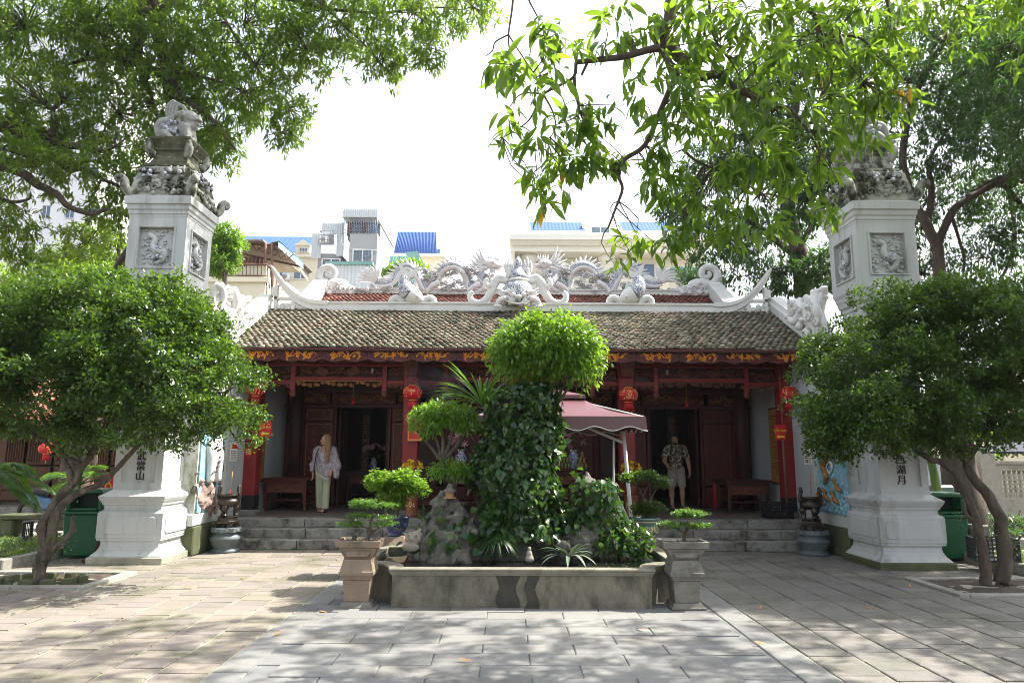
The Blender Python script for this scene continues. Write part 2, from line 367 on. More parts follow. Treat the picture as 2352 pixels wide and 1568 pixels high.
mat('porch_floor', (0.10, 0.085, 0.075), (0.15, 0.125, 0.105), 3, 0.6, 0.2, 30)
mat('pillar_plaster', (0.53, 0.54, 0.53), (0.45, 0.46, 0.455), 1.6, 0.8, 0.3, 22, stain=(0.25, 0.25, 0.21), sscale=3.4, sth=(0.52, 0.76), stretch=(1, 1, 0.16))
mat('pillar_foot', (0.40, 0.38, 0.31), (0.15, 0.145, 0.09), 2.2, 0.9, 0.4, 30)
mat('moss_dark', (0.05, 0.052, 0.026), (0.13, 0.13, 0.085), 6, 0.95, 0.5, 25, stain=(0.30, 0.30, 0.25), sscale=4, sth=(0.58, 0.7))
mat('lion_plaster', (0.33, 0.33, 0.31), (0.22, 0.23, 0.21), 9, 0.85, 0.6, 30, stain=(0.10, 0.11, 0.06), sscale=6, sth=(0.54, 0.68))
mat('mossy_stucco', (0.42, 0.42, 0.38), (0.28, 0.29, 0.24), 4, 0.85, 0.5, 20, stain=(0.035, 0.04, 0.02), sscale=3.4, sth=(0.44, 0.58), stretch=(1, 1, 0.6))
mat('ridge_plaster', (0.74, 0.73, 0.71), (0.66, 0.65, 0.63), 3, 0.75, 0.2, 25, stain=(0.33, 0.35, 0.29), sscale=2.5, sth=(0.62, 0.8))
mat('dragon_plaster', (0.74, 0.73, 0.72), (0.66, 0.64, 0.64), 8, 0.7, 0.3, 30)
mosaicmat('mosaic', 22); mosaicmat('mosaic_fine', 40)
mat('wall_grey', (0.46, 0.48, 0.49), (0.39, 0.41, 0.42), 1.2, 0.85, 0.1, 30, stain=(0.25, 0.27, 0.24), sscale=1.4, sth=(0.58, 0.8), stretch=(1, 1, 0.4))
mat('wing_plaster', (0.58, 0.60, 0.58), (0.45, 0.46, 0.42), 2, 0.85, 0.25, 20, stain=(0.12, 0.14, 0.05), sscale=1.3, sth=(0.52, 0.68), stretch=(1, 1, 0.6))
mat('moss_plinth', (0.055, 0.065, 0.03), (0.10, 0.11, 0.055), 3, 0.95, 0.5, 25, stain=(0.26, 0.27, 0.22), sscale=1.6, sth=(0.6, 0.75))
mat('tank_wall', (0.21, 0.185, 0.14), (0.13, 0.118, 0.088), 5, 0.85, 0.45, 35, stain=(0.035, 0.036, 0.022), sscale=2.6, sth=(0.47, 0.66), stretch=(1, 1, 0.55), fine=0.3)
mat('tank_cap', (0.22, 0.20, 0.16), (0.14, 0.132, 0.10), 6, 0.8, 0.4, 35, stain=(0.10, 0.11, 0.065), sscale=3, sth=(0.5, 0.7))
mat('terracotta_stone', (0.25, 0.185, 0.13), (0.18, 0.138, 0.10), 6, 0.85, 0.4, 35, stain=(0.10, 0.085, 0.06), sscale=3, sth=(0.52, 0.72))
mat('grey_cement', (0.19, 0.175, 0.15), (0.125, 0.118, 0.10), 6, 0.85, 0.4, 35, stain=(0.08, 0.08, 0.06), sscale=3, sth=(0.52, 0.72))
mat('rock', (0.085, 0.08, 0.065), (0.03, 0.032, 0.025), 7, 0.9, 1.0, 14, stain=(0.19, 0.18, 0.15), sscale=5, sth=(0.57, 0.72), bdist=0.07)
mat('rock_light', (0.20, 0.185, 0.15), (0.085, 0.08, 0.065), 7, 0.9, 1.0, 14, stain=(0.34, 0.31, 0.26), sscale=6, sth=(0.56, 0.68), bdist=0.07)
mat('bark', (0.14, 0.11, 0.08), (0.05, 0.04, 0.032), 14, 0.9, 1.0, 26, stretch=(1, 1, 0.3), stain=(0.23, 0.21, 0.16), sscale=8, sth=(0.56, 0.7), bdist=0.05)
mat('bark_dark', (0.055, 0.042, 0.033), (0.11, 0.085, 0.062), 8, 0.9, 0.8, 30, stretch=(1, 1, 0.35))
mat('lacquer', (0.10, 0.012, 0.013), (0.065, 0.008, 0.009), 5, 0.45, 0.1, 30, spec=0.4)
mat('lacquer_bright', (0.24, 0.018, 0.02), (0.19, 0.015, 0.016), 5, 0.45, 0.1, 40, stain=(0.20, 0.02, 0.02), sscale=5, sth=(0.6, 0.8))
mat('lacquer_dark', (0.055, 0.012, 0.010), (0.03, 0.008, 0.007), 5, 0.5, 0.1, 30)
mat('carved_wood', (0.16, 0.05, 0.03), (0.08, 0.022, 0.015), 14, 0.55, 0.4, 40)
mat('gilt_wood', (0.40, 0.17, 0.05), (0.22, 0.08, 0.03), 14, 0.5, 0.4, 40)
mat('gold_carving', (0.80, 0.33, 0.04), (0.55, 0.20, 0.025), 18, 0.35, 0.3, 40, spec=0.6)
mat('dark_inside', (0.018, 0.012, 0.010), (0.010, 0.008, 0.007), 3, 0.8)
mat('black_paint', (0.012, 0.012, 0.012), None, 1, 0.5)
mat('bronze', (0.09, 0.075, 0.06), (0.04, 0.035, 0.03), 10, 0.32, 0.2, 40, metal=0.75, spec=0.5)
mat('blue_stone', (0.12, 0.145, 0.155), (0.08, 0.10, 0.105), 8, 0.5, 0.35, 40)
mat('bin_green', (0.008, 0.085, 0.032), (0.006, 0.065, 0.025), 4, 0.38, 0.05, 40)
mat('bin_green_shade', (0.004, 0.02, 0.008), None, 1, 0.6)  # darker copy of the bin green, painted shade for the slot
mat('maroon_cloth', (0.115, 0.032, 0.040), (0.10, 0.027, 0.034), 3, 0.42, 0.15, 90, spec=0.8)
mat('white_metal', (0.72, 0.72, 0.72), (0.62, 0.62, 0.62), 5, 0.4)
mat('piping', (0.7, 0.68, 0.66), None, 1, 0.6)
mat('lantern_red', (0.55, 0.012, 0.02), (0.45, 0.01, 0.015), 8, 0.45)
mat('gold', (0.70, 0.42, 0.06), (0.55, 0.32, 0.04), 9, 0.35, metal=0.3)
mat('gold_print', (0.75, 0.50, 0.16), None, 1, 0.5)
mat('paper', (0.72, 0.70, 0.66), None, 1, 0.7)
mat('red_print', (0.50, 0.02, 0.02), None, 1, 0.5)
mat('board_brown', (0.42, 0.20, 0.06), (0.36, 0.16, 0.05), 2, 0.5)
mat('board_text', (0.16, 0.07, 0.02), None, 1, 0.6)
mat('sign_red', (0.50, 0.016, 0.02), None, 1, 0.4)
mat('sign_yellow', (0.80, 0.55, 0.04), None, 1, 0.5)
leafmat('leaf_mango', [(0.022, 0.060, 0.010), (0.045, 0.105, 0.014), (0.085, 0.15, 0.02), (0.035, 0.085, 0.016)], (0.36, 0.54, 0.03), 0.52, 0.32)
leafmat('leaf_mango_near', [(0.02, 0.06, 0.012), (0.04, 0.11, 0.015), (0.07, 0.15, 0.018), (0.10, 0.16, 0.02)], (0.36, 0.55, 0.03), 0.5, 0.28)
leafmat('leaf_yellow', [(0.55, 0.28, 0.01), (0.6, 0.35, 0.02)], (0.8, 0.4, 0.02), 0.4)
leafmat('leaf_dark', [(0.014, 0.042, 0.014), (0.024, 0.065, 0.018), (0.04, 0.09, 0.02)], (0.12, 0.26, 0.03), 0.38, 0.35)
leafmat('leaf_jasmine', [(0.011, 0.038, 0.007), (0.022, 0.062, 0.010), (0.050, 0.110, 0.014), (0.014, 0.045, 0.008), (0.10, 0.17, 0.02)], (0.24, 0.42, 0.02), 0.34, 0.3, 0.6)
leafmat('leaf_ficus', [(0.05, 0.12, 0.012), (0.09, 0.19, 0.018), (0.13, 0.24, 0.02)], (0.30, 0.50, 0.03), 0.45, 0.3, 0.6)
leafmat('leaf_bonsai', [(0.035, 0.09, 0.015), (0.06, 0.14, 0.02), (0.09, 0.18, 0.03)], (0.22, 0.42, 0.03), 0.4, 0.35)
leafmat('leaf_pothos', [(0.008, 0.034, 0.008), (0.016, 0.055, 0.012), (0.028, 0.080, 0.014), (0.012, 0.042, 0.010), (0.09, 0.15, 0.025)], (0.16, 0.32, 0.03), 0.28, 0.3, 0.6)
leafmat('leaf_palm', [(0.03, 0.085, 0.015), (0.06, 0.14, 0.02)], (0.22, 0.40, 0.03), 0.4, 0.3)
leafmat('leaf_cover', [(0.04, 0.09, 0.025), (0.09, 0.15, 0.04), (0.14, 0.20, 0.05)], (0.25, 0.36, 0.05), 0.35)

# ================================================================== GROUND
XC = 0.18                                     # the temple's axis
def struct(name, mb, m, parent=None): return tag(mb.build(name, m, parent), kind='structure' if parent is None else None)
mb = MB(); mb.bb(-400, 400, -60, 700, -0.35, -0.06); struct('ground', mb, 'earth')
# paved courtyard: a mortar bed and single slabs with open joints
PITL, PITR = (-9.2, -5.72, 9.62, 10.62), (5.98, 9.4, 9.32, 10.35)
def slabmesh(sx, sy, h, m, seed):
    rg = random.Random(seed); e = 0.006; v = []; x, y = sx/2, sy/2; j = lambda: rg.uniform(-0.005, 0.005)
    for z, k in ((-h, 0), (-e, 0), (0, e)): v += [(-x+k+j(), -y+k+j(), z), (x-k+j(), -y+k+j(), z), (x-k+j(), y-k+j(), z), (-x+k+j(), y-k+j(), z)]
    f = [(0, 1, 5, 4), (1, 2, 6, 5), (2, 3, 7, 6), (3, 0, 4, 7), (4, 5, 9, 8), (5, 6, 10, 9), (6, 7, 11, 10), (7, 4, 8, 11), (8, 9, 10, 11)]
    me = bpy.data.meshes.new('paving_slab'); me.from_pydata(v, [], f); me.materials.append(MATS[m]); me.update(); return me
def lay(name, piece, cells, sx, sy, m, cap=300):
    """cells: list of (x, y); nearest in view become single slabs"""
    base = struct(*name)
    ms = [slabmesh(sx-(0.024 if m[0] == 'p' else 0.010), sy-(0.014 if m[0] == 'p' else 0.010), 0.03, m, k) for k in range(4)]
    seen = lambda c: (abs(c[0]/max(c[1], 0.1)) < 0.8 and c[1] > 5.4)
    cells = sorted(cells, key=lambda c: (not seen(c), c[1])); V = []; F = []
    for k, (x, y) in enumerate(cells):
        z = random.uniform(-0.004, 0.004); r = (random.uniform(-0.009, 0.009), random.uniform(-0.007, 0.007), random.uniform(-0.009, 0.009))
        if k < cap:
            o = bpy.data.objects.new(piece, ms[k % 4]); COL.objects.link(o); o.parent = base; o.location = (x, y, z); o.rotation_euler = r
        else:
            M4 = Matrix.LocRotScale(Vector((x, y, z)), Matrix.Rotation(r[2], 3, 'Z').to_quaternion(), None); me = ms[k % 4]; b = len(V)
            V += [tuple(M4 @ q.co) for q in me.vertices]; F += [tuple(b+i for i in p.vertices) for p in me.polygons]
    if V:
        me = bpy.data.meshes.new(piece+'_field'); me.from_pydata(V, [], F); me.materials.append(MATS[m]); me.update(); tag(link(piece+'_field', me, base), kind='stuff')
    return base
def inpit(x, y):
    return any(a-0.05 < x < b+0.05 and c-0.1 < y < d+0.1 for a, b, c, d in (PITL, PITR))
mbL = MB(); mbL.bb(-7.7, -2.46, 1.5, 13.9, -0.055, -0.012)
cl = []; sx, sy = 0.437, 0.27
for i in range(12):
    for j in range(46):
        x = -2.46-(i+0.5)*sx; y = 1.7+(j+0.5*(i % 2))*sy+0.135
        if y < 13.75 and not inpit(x, y): cl.append((x, y))
lay(('courtyard_paving_left', mbL, 'mortar'), 'paving_slab', cl, sx, sy, 'paver')
mbR = MB(); mbR.bb(2.72, 7.9, 1.5, 13.9, -0.055, -0.012)
cl = [(x+10.42-5.24+0.0, y) for x, y in [(-2.46-(i+0.5)*sx, 1.7+(j+0.5*(i % 2))*sy+0.135) for i in range(12) for j in range(46)]]
cl = [(2.72+(i+0.5)*sx, 1.7+(j+0.5*(i % 2))*sy+0.135) for i in range(12) for j in range(46)]
lay(('courtyard_paving_right', mbR, 'mortar'), 'paving_slab', [c for c in cl if c[1] < 13.75 and not inpit(*c)], sx, sy, 'paver_shaded')
mbM = MB(); mbM.bb(-2.46, 2.72, 10.62, 13.9, -0.055, -0.013)
cl = [(-2.4+(i+0.5)*0.43, 10.62+(j+0.5*(i % 2))*sy+0.135) for i in range(12) for j in range(12)]
lay(('courtyard_paving_middle', mbM, 'mortar'), 'paving_slab', [c for c in cl if c[1] < 13.75], 0.43, sy, 'paver', 150)
# grey stone walk up the middle, long slabs in running bond with edge strips
mbP = MB(); mbP.bb(-2.46, 2.72, -2, 10.62, -0.055, -0.014); cl = []
for j in range(38):
    y = 10.45-j*0.335
    for i in range(6):
        x = -2.15+(i+0.5*(j % 2))*0.86+0.2
        if -2.1 < x < 2.35: cl.append((x, y))
base = lay(('stone_walk', mbP, 'walk_joint'), 'granite_slab', cl, 0.86, 0.335, 'granite', 300)
for sx0 in (-2.3, 2.56):
    ms = slabmesh(0.30, 0.9, 0.03, 'granite', 11)
    for j in range(14):
        o = bpy.data.objects.new('edge_slab', ms); COL.objects.link(o); o.parent = base; o.location = (sx0, 10.15-j*0.91, random.uniform(-0.002, 0.002))
# courtyards further out on both sides
mb = MB(); mb.bb(-40, -9.9, 9, 21.5, -0.05, -0.02); struct('side_court_paving', mb, 'court_far')
# tree pits: bare soil, edging stones, a ring of half bricks
def pit(r, name):
    a, b, c, d = r; n = 26; xs = np.linspace(a, b, n*2); ys = np.linspace(c, d, n)
    X, Y = np.meshgrid(xs, ys, indexing='ij'); P = np.stack([X.ravel(), Y.ravel(), np.zeros(X.size)], 1)
    P[:, 2] = -0.004+0.02*fbm(P*4, 3)+0.01*fbm(P*15, 8, 2)
    i = np.arange(n*2-1)[:, None]*n+np.arange(n-1)[None]; i = i.ravel(); F = np.stack([i, i+n, i+n+1, i+1], 1)
    o = tag(link(name, rawmesh(name, P, F, 'earth', True)), kind='structure')
    mb0 = [(a, b, c-0.13, c-0.01), (a, b, d+0.01, d+0.13)]
    inner = b if b < 0 else a
    for x0, x1, y0, y1 in mb0:
        k = int((x1-x0)/0.8)
        for q in range(k):
            m = MB(); m.bb(x0+q*(x1-x0)/k+0.005, x0+(q+1)*(x1-x0)/k-0.005, y0, y1, -0.05, 0.028+random.uniform(0, 0.006)); m.build('edging_stone', 'kerb', o, 0.008)
    s = 1 if b < 0 else -1
    m = MB(); m.bb(min(inner, inner+s*0.14), max(inner, inner+s*0.14), c-0.13, d+0.13, -0.05, 0.031); m.build('edging_stone', 'kerb', o, 0.008)
    return o
PL = pit(PITL, 'tree_pit_left'); PR = pit(PITR, 'tree_pit_right')
for k in range(11):
    a = 2*math.pi*k/11; m = MB(); m.box((-6.45+0.52*math.cos(a), 9.95+0.27*math.sin(a), 0.035), (0.17, 0.09, 0.1), a+1.4+random.uniform(-0.3, 0.3)); m.build('edging_brick', 'moss_plinth', PL, 0.008)
# kerbs and planting beds at both sides
def kerbrow(name, pts, h, wd, m='kerb'):
    o = tag(bpy.data.objects.new(name, None), kind='structure'); COL.objects.link(o)
    for (x0, y0), (x1, y1) in zip(pts, pts[1:]):
        L = math.hypot(x1-x0, y1-y0); n = max(1, round(L/0.7)); a = math.atan2(y1-y0, x1-x0)
        for q in range(n):
            t = (q+0.5)/n; mb = MB(); mb.box((x0+(x1-x0)*t, y0+(y1-y0)*t, h/2-0.04), (L/n-0.008, wd, h+0.08), a); mb.build('kerb_stone', m, o, 0.015)
    return o
kerbrow('kerb_left', [(-7.8, 10.9), (-7.72, 13.2)], 0.16, 0.16)
kerbrow('kerb_left_front', [(-7.85, 10.8), (-12.0, 10.7)], 0.16, 0.16)
kerbrow('kerb_right', [(7.98, 10.2), (7.85, 13.6)], 0.16, 0.16)
kerbrow('kerb_right_back', [(7.95, 13.7), (16, 15.2)], 0.16, 0.16)
def bedcover(name, x0, x1, y0, y1, n, h, m, seed, label, L=0.05):
    rg = np.random.default_rng(seed); o = np.stack([rg.uniform(x0, x1, n), rg.uniform(y0, y1, n), rg.uniform(0.0, 1, n)], 1)
    o[:, 2] = o[:, 2]*h*(0.6+0.5*fbm(o*2.0, seed)); d = rvec(n, rg); d[:, 2] = abs(d[:, 2])+0.2
    q = link(name, leafmesh(name, T_oval(), o, d, np.tile([0, 0, 1.0], (n, 1))+rvec(n, rg)*0.5, L*(0.7+0.6*rg.random(n)), m)); tag(q, label, 'ground cover', kind='stuff')
bedcover('ground_cover', -9.8, -7.85, 11.0, 14.5, 9000, 0.22, 'leaf_cover', 3, 'low pale green ground cover in the bed left of the white pillar')
bedcover('ground_cover', 8.1, 15, 11.0, 13.5, 9000, 0.2, 'leaf_cover', 4, 'low green ground cover in the bed right of the white pillar', 0.05)
bedcover('ground_cover', 8.5, 18, 15.6, 19.5, 12000, 0.3, 'leaf_dark', 5, 'dull grey green ground cover before the lattice wall', 0.07)
# ================================================================== TEMPLE FRONT HALL
TC = 0.24
mat('tile_bed', (0.02, 0.022, 0.012), (0.035, 0.035, 0.022), 6, 0.95)
mat('roof_tile', (0.13, 0.12, 0.085), (0.06, 0.058, 0.04), 7, 0.85, 0.5, 40, stain=(0.062, 0.064, 0.036), sscale=1.6, sth=(0.54, 0.74),
    piece=[(0.04, 0.037, 0.027), (0.22, 0.20, 0.145), (0.10, 0.092, 0.065), (0.38, 0.35, 0.27), (0.07, 0.064, 0.045), (0.16, 0.145, 0.10), (0.22, 0.135, 0.10), (0.30, 0.275, 0.20)])
mat('roof_tile_red', (0.17, 0.062, 0.045), (0.11, 0.04, 0.03), 7, 0.85, 0.4, 40, piece=[(0.08, 0.032, 0.026), (0.24, 0.085, 0.06), (0.13, 0.05, 0.038), (0.34, 0.17, 0.13), (0.17, 0.06, 0.045)])
mat('roof_tile_orange', (0.42, 0.17, 0.11), (0.33, 0.12, 0.08), 7, 0.85, 0.4, 40, piece=[(0.34, 0.13, 0.09), (0.48, 0.22, 0.15), (0.40, 0.16, 0.11)])
def tilemesh(wd, ln, th, m, seed):
    """one scale tile: cambered across, rounded thick nose"""
    rg = random.Random(seed); x = wd/2; j = lambda k=0.004: rg.uniform(-k, k); cb = 0.35*th
    v = [(-x, ln, 0), (0, ln, cb), (x, ln, 0), (-x+j(), 0.034+j(), th*0.55), (0, 0.02, th+cb), (x+j(), 0.034+j(), th*0.55), (-x*0.6, 0.006+j(), th*0.7), (0, -0.004+j(), th*0.8+cb), (x*0.6, 0.006+j(), th*0.7),
         (-x, 0.034, -0.01), (-x*0.6, 0.012, -0.01), (0, 0.004, -0.01), (x*0.6, 0.012, -0.01), (x, 0.034, -0.01), (-x, ln, -0.012), (x, ln, -0.012)]
    f = [(0, 3, 4, 1), (1, 4, 5, 2), (3, 6, 7, 4), (4, 7, 8, 5), (3, 9, 10, 6), (6, 10, 11, 7), (7, 11, 12, 8), (8, 12, 13, 5), (0, 14, 9, 3), (2, 5, 13, 15)]
    mb = MB(); mb.v = v; mb.f = f; mb.sm = [True]*4+[False]*6; return mb.mesh('roof_tile', m)
def tileroof(parent, x0, x1, ey, ez, ry, rz, m, wd=0.13, expo=0.108, cap=300, rowskip=0):
    a = math.atan2(rz-ez, ry-ey); S = math.hypot(rz-ez, ry-ey); n = int(S/expo); nx = int((x1-x0)/wd)
    ms = [tilemesh(wd-0.020, expo*1.75, 0.034, m, k) for k in range(6)]; V, F = [], []; k = 0
    for r in range(n):
        for i in range(nx+1):
            x = x0+(i+0.5*(r % 2))*wd+random.uniform(-0.018, 0.018); s = r*expo+random.uniform(-0.016, 0.016)
            if x > x1-0.03: continue
            p = Vector((x, ey+s*math.cos(a), ez+s*math.sin(a)+0.012+0.012*math.sin(x*1.7+1)+0.008*math.sin(x*4.3+s*3))); tilt = a-0.15+random.uniform(-0.03, 0.03); yaw = random.uniform(-0.04, 0.04)
            if k < cap and r >= rowskip:
                o = bpy.data.objects.new('roof_tile', ms[k % 6]); COL.objects.link(o); o.parent = parent; o.location = p; o.rotation_euler = (tilt, 0, yaw); k += 1
            else:
                M4 = Matrix.LocRotScale(p, (Matrix.Rotation(yaw, 3, 'Z') @ Matrix.Rotation(tilt, 3, 'X')).to_quaternion(), None); me = ms[(r*7+i*3) % 6]; b = len(V)
                V += [tuple(M4 @ q.co) for q in me.vertices]; F += [tuple(b+j for j in q.vertices) for q in me.polygons]
    me = bpy.data.meshes.new('roof_tile_field'); me.from_pydata(V, [], F); me.materials.append(MATS[m]); me.update(); tag(link('roof_tile_field', me, parent), kind='stuff')

def fret(mb, x0, x1, z0, z1, y, n, r=0.011, seed=1, depth=0.03):
    """pierced carving: curls and buds inside a rectangle"""
    rg = random.Random(seed); w_, h = x1-x0, z1-z0
    for k in range(n):
        cx = x0+w_*(k+0.5)/n+rg.uniform(-0.2, 0.2)*w_/n; cz = z0+h*rg.uniform(0.25, 0.75); R = min(h*rg.uniform(0.2, 0.42), w_*0.3); a0 = rg.uniform(0, 6.28); s = rg.choice((-1, 1)); pts = []
        for q in range(9): t = q/8; a = a0+s*t*5.2; rr = R*(1-0.75*t); pts.append((min(x1, max(x0, cx+rr*math.cos(a)*1.25)), y, min(z1, max(z0, cz+rr*math.sin(a)))))
        mb.tube(pts, [r*1.25*(1-0.4*q/8) for q in range(9)], 5, True, 0, 1.0); mb.ball(pts[-1], r*1.9, 6, 4)
        if k % 2: mb.ball((cx+R*0.8, y, cz-R*0.4), r*2.4, 6, 4, (1.4, 0.6, 0.9))
    return mb
temple = thing('temple_hall', 'low dark red lacquered temple hall with mossy tile roof and white sculpted ridge', 'temple', (TC, 16, 0))
# platform, floor and steps
plat = MB(); plat.bb(-6.05, 6.55, 14.15, 21.4, -0.05, 0.515); tag(plat.build('porch_platform', 'porch_floor'), kind='structure')
steps = thing('stone_steps', 'three long grey stone steps up to the temple porch', 'steps', (TC, 13.5, 0))
for r, (y0, y1, z0, z1) in enumerate(((13.25, 14.15, 0.002, 0.182), (13.53, 14.15, 0.184, 0.35), (13.82, 14.15, 0.352, 0.52))):
    x = -5.5; k = 0
    while x < 6.0:
        L = min(random.uniform(1.0, 1.7), 6.02-x)
        if 6.02-x-L < 0.5: L = 6.02-x
        m = MB(); m.bb(x+0.006, x+L-0.006, y0+random.uniform(-0.006, 0.006), y1, z0, z1+random.uniform(-0.003, 0.002)); m.build('step_block', 'step_stone', steps, 0.012); x += L; k += 1
    if r < 2: pass
# side walls with gables
def ywall(name, x0, x1, poly, m, parent): b = MB(); b.prism(poly, x0, x1, 'x'); return b.build(name, m, parent)
for s, xi, xo in ((-1, -5.56, -6.02), (1, 6.06, 6.52)):
    a, b = min(xi, xo), max(xi, xo)
    ywall('gable_wall', a, b, [(13.75, 0.51), (18.4, 0.51), (18.4, 3.85), (16.0, 5.05), (13.75, 3.85)], 'wall_grey', temple)
    ywall('wing_wall', a, b, [(12.45, 0.72), (13.74, 0.72), (13.74, 3.5), (12.45, 3.5)], 'wing_plaster', temple)
    q = MB(); q.bb(a-0.05 if s > 0 else a, b+0.05 if s < 0 else b, 12.4, 13.8, 0, 0.5); q.build('wing_plinth', 'moss_plinth', temple, 0.02)
    q = MB(); q.bb(a-0.03 if s > 0 else a, b+0.03 if s < 0 else b, 12.4, 13.8, 0.502, 0.72); q.build('wing_band', 'wing_plaster', temple, 0.02)
    # sloping white parapet on the verge with mouldings
    q = MB()
    for k, (w_, z0, z1) in enumerate(((0.30, -0.02, 0.16), (0.36, 0.16, 0.21), (0.27, 0.21, 0.33))):
        xm = (-5.82 if s < 0 else 6.42)
        q.prism([(13.35, 3.76+z0), (16.0, 5.2+z0), (16.0, 5.2+z1), (13.35, 3.76+z1)], xm-w_/2, xm+w_/2, 'x')
    q.build('verge_parapet', 'ridge_plaster', temple)
    q = MB(); q.prism([(16.01, 5.2), (18.5, 3.9), (18.5, 4.2), (16.01, 5.5)], xi+s*0.13, xi+s*0.43, 'x'); q.build('verge_parapet', 'ridge_plaster', temple)
    # pilaster block at the lower end, carrying the sculpted crest
    q = MB(); q.sq((xi+s*0.28, 13.55, 0), [(0.26, 3.4), (0.26, 3.95), (0.30, 4.0), (0.30, 4.08), (0.24, 4.12)]); q.build('verge_block', 'ridge_plaster', temple)
    rg = random.Random(5+s); q = MB(); xm = xi+s*0.2
    for k, (yc, zt) in enumerate(((13.42, 5.12), (13.75, 5.14), (14.2, 5.1), (14.6, 5.12))):
        zb = 3.86+(yc-13.35)*0.545+0.2
        for j in range(3):
            yy = yc+rg.uniform(-0.09, 0.09); xx = xm+rg.uniform(-0.1, 0.1); pts = []
            for t in np.linspace(0, 1, 9): pts.append((xx+0.05*math.sin(t*7+j), yy+0.11*math.sin(t*6+j*2+k), zb+(zt-zb)*t))
            q.tube(pts, [0.085-0.03*abs(t-0.4) for t in np.linspace(0, 1, 9)], 7, True, 2)
        for j in range(7): q.ball((xm+rg.uniform(-0.14, 0.14), yc+rg.uniform(-0.17, 0.17), rg.uniform(zb, zt)), rg.uniform(0.05, 0.09), 8, 5, (1, 1, 0.8))
        q.tube([(xm-s*0.13, yc-0.1+0.1*math.cos(a)*(1-a/9), zb+0.3+0.1*math.sin(a)*(1-a/9)) for a in np.linspace(0, 8, 16)], 0.03, 6)
    for k in range(14): q.ball((xm+rg.uniform(-0.12, 0.12), 13.4+k*0.1, 4.05+k*0.054), rg.uniform(0.06, 0.1), 7, 5)
    q.build('crest_sculpture', 'ridge_plaster', temple)
# reliefs on the wing walls facing the court
mat('relief_blue', (0.16, 0.36, 0.46), (0.30, 0.50, 0.58), 9, 0.7, 0.4, 30)
mat('relief_white', (0.66, 0.66, 0.64), (0.5, 0.52, 0.5), 9, 0.7)
mat('relief_orange', (0.38, 0.17, 0.04), (0.24, 0.10, 0.03), 9, 0.6)
mat('relief_rock', (0.36, 0.26, 0.22), (0.15, 0.11, 0.10), 7, 0.85, 0.8, 20)
mat('relief_green', (0.05, 0.10, 0.06), (0.09, 0.15, 0.09), 9, 0.8)
rl = thing('tiger_relief', 'coloured wall relief of pale tiger on brown rocks beside left incense burner', 'relief', (-5.55, 12.95, 0.8))
m = MB(); m.bb(-5.557, -5.53, 12.5, 13.5, 0.73, 2.7); m.build('backing', 'relief_blue', rl)
def rocky(P): return ell(P, (-5.58, 13.0, 1.0), (0.11, 0.5, 0.36))+0.08*fbm(P*7, 2)
organic('rock', rocky, (-5.75, 12.4, 0.6), (-5.3, 13.6, 1.7), 0.035, 'relief_rock', rl)
organic('tiger_body', lambda P: smin(smin(ell(P, (-5.50, 12.95, 1.9), (0.12, 0.27, 0.36)), caps(P, (-5.48, 12.85, 1.75), (-5.46, 12.8, 1.3), 0.11, 0.07), 0.06), caps(P, (-5.48, 13.1, 1.75), (-5.46, 13.12, 1.3), 0.11, 0.07), 0.06), (-5.7, 12.5, 1.1), (-5.3, 13.4, 2.4), 0.03, 'relief_white', rl)
m = MB()
for k in range(26): y = 12.72+0.06*(k % 9)+random.uniform(-.01, .01); z = 1.4+0.09*(k % 10); m.tube([(-5.41, y, z), (-5.375, y+0.05, z+0.05), (-5.40, y+0.1, z+0.06)], 0.008, 4)
tag(m.build('tiger_stripes', 'black_paint', rl), kind='stuff')
m = MB()
for k in range(12): m.ball((-5.5, 13.25+random.uniform(-0.12, 0.12), 1.5+k*0.09), 0.09, 6, 4, (0.5, 1, 1), 0.2)
m.build('pine_foliage', 'relief_green', rl)
rl = thing('sea_relief', 'blue sea relief with orange carp and white waves on right wing wall', 'relief', (6.05, 12.95, 0.8))
m = MB(); m.bb(6.03, 6.057, 12.35, 13.5, 0.73, 2.7); m.build('backing', 'relief_blue', rl)
m = MB(); rg = random.Random(3)
for k in range(170): z = 0.76+abs(rg.gauss(0, 0.28)); m.ball((6.02, rg.uniform(12.4, 13.45), min(z, 1.6)), rg.uniform(0.025, 0.055), 6, 4, (0.6, 1, 1))
tag(m.build('foam', 'relief_blue', rl), kind='stuff')
for k in range(5):
    m = MB(); y, z = rg.uniform(12.5, 13.4), 1.55+0.17*k
    for j in range(4): m.tube([(6.0, y+0.2*math.cos(a)*(1-a/11)-j*0.012, z+0.16*math.sin(a)*(1-a/11)+j*0.012) for a in np.linspace(0, 7, 14)], 0.011, 5)
    m.build('cloud_scroll', 'relief_white', rl)
for y, z in ((12.72, 0.98), (13.05, 1.0), (13.3, 0.92), (12.6, 1.2)):
    m = MB(); m.tube([(6.0, y-0.1, z-0.05), (5.97, y, z), (5.98, y+0.09, z+0.08)], [0.015, 0.05, 0.02], 7, True, 3); m.tube([(5.99, y+0.07, z+0.05), (5.98, y+0.15, z+0.15)], [0.015, 0.045], 5); m.build('carp', 'relief_orange', rl)
m = MB(); m.tube([(5.98, 13.15, 1.25), (5.96, 13.0, 1.4), (5.97, 13.12, 1.6), (5.95, 12.95, 1.75), (5.96, 12.8, 1.95), (5.93, 12.95, 2.1)], [0.02, 0.05, 0.06, 0.07, 0.09, 0.13], 8, True, 4)
for k in range(9): a = k*0.7; m.tube([(5.92, 12.95+0.1*math.cos(a), 2.12+0.1*math.sin(a)), (5.9, 12.95+0.24*math.cos(a), 2.12+0.24*math.sin(a))], [0.045, 0.008], 5)
m.ball((5.85, 12.95, 2.13), 0.045, 8, 6); m.build('sea_dragon', 'relief_orange', rl)

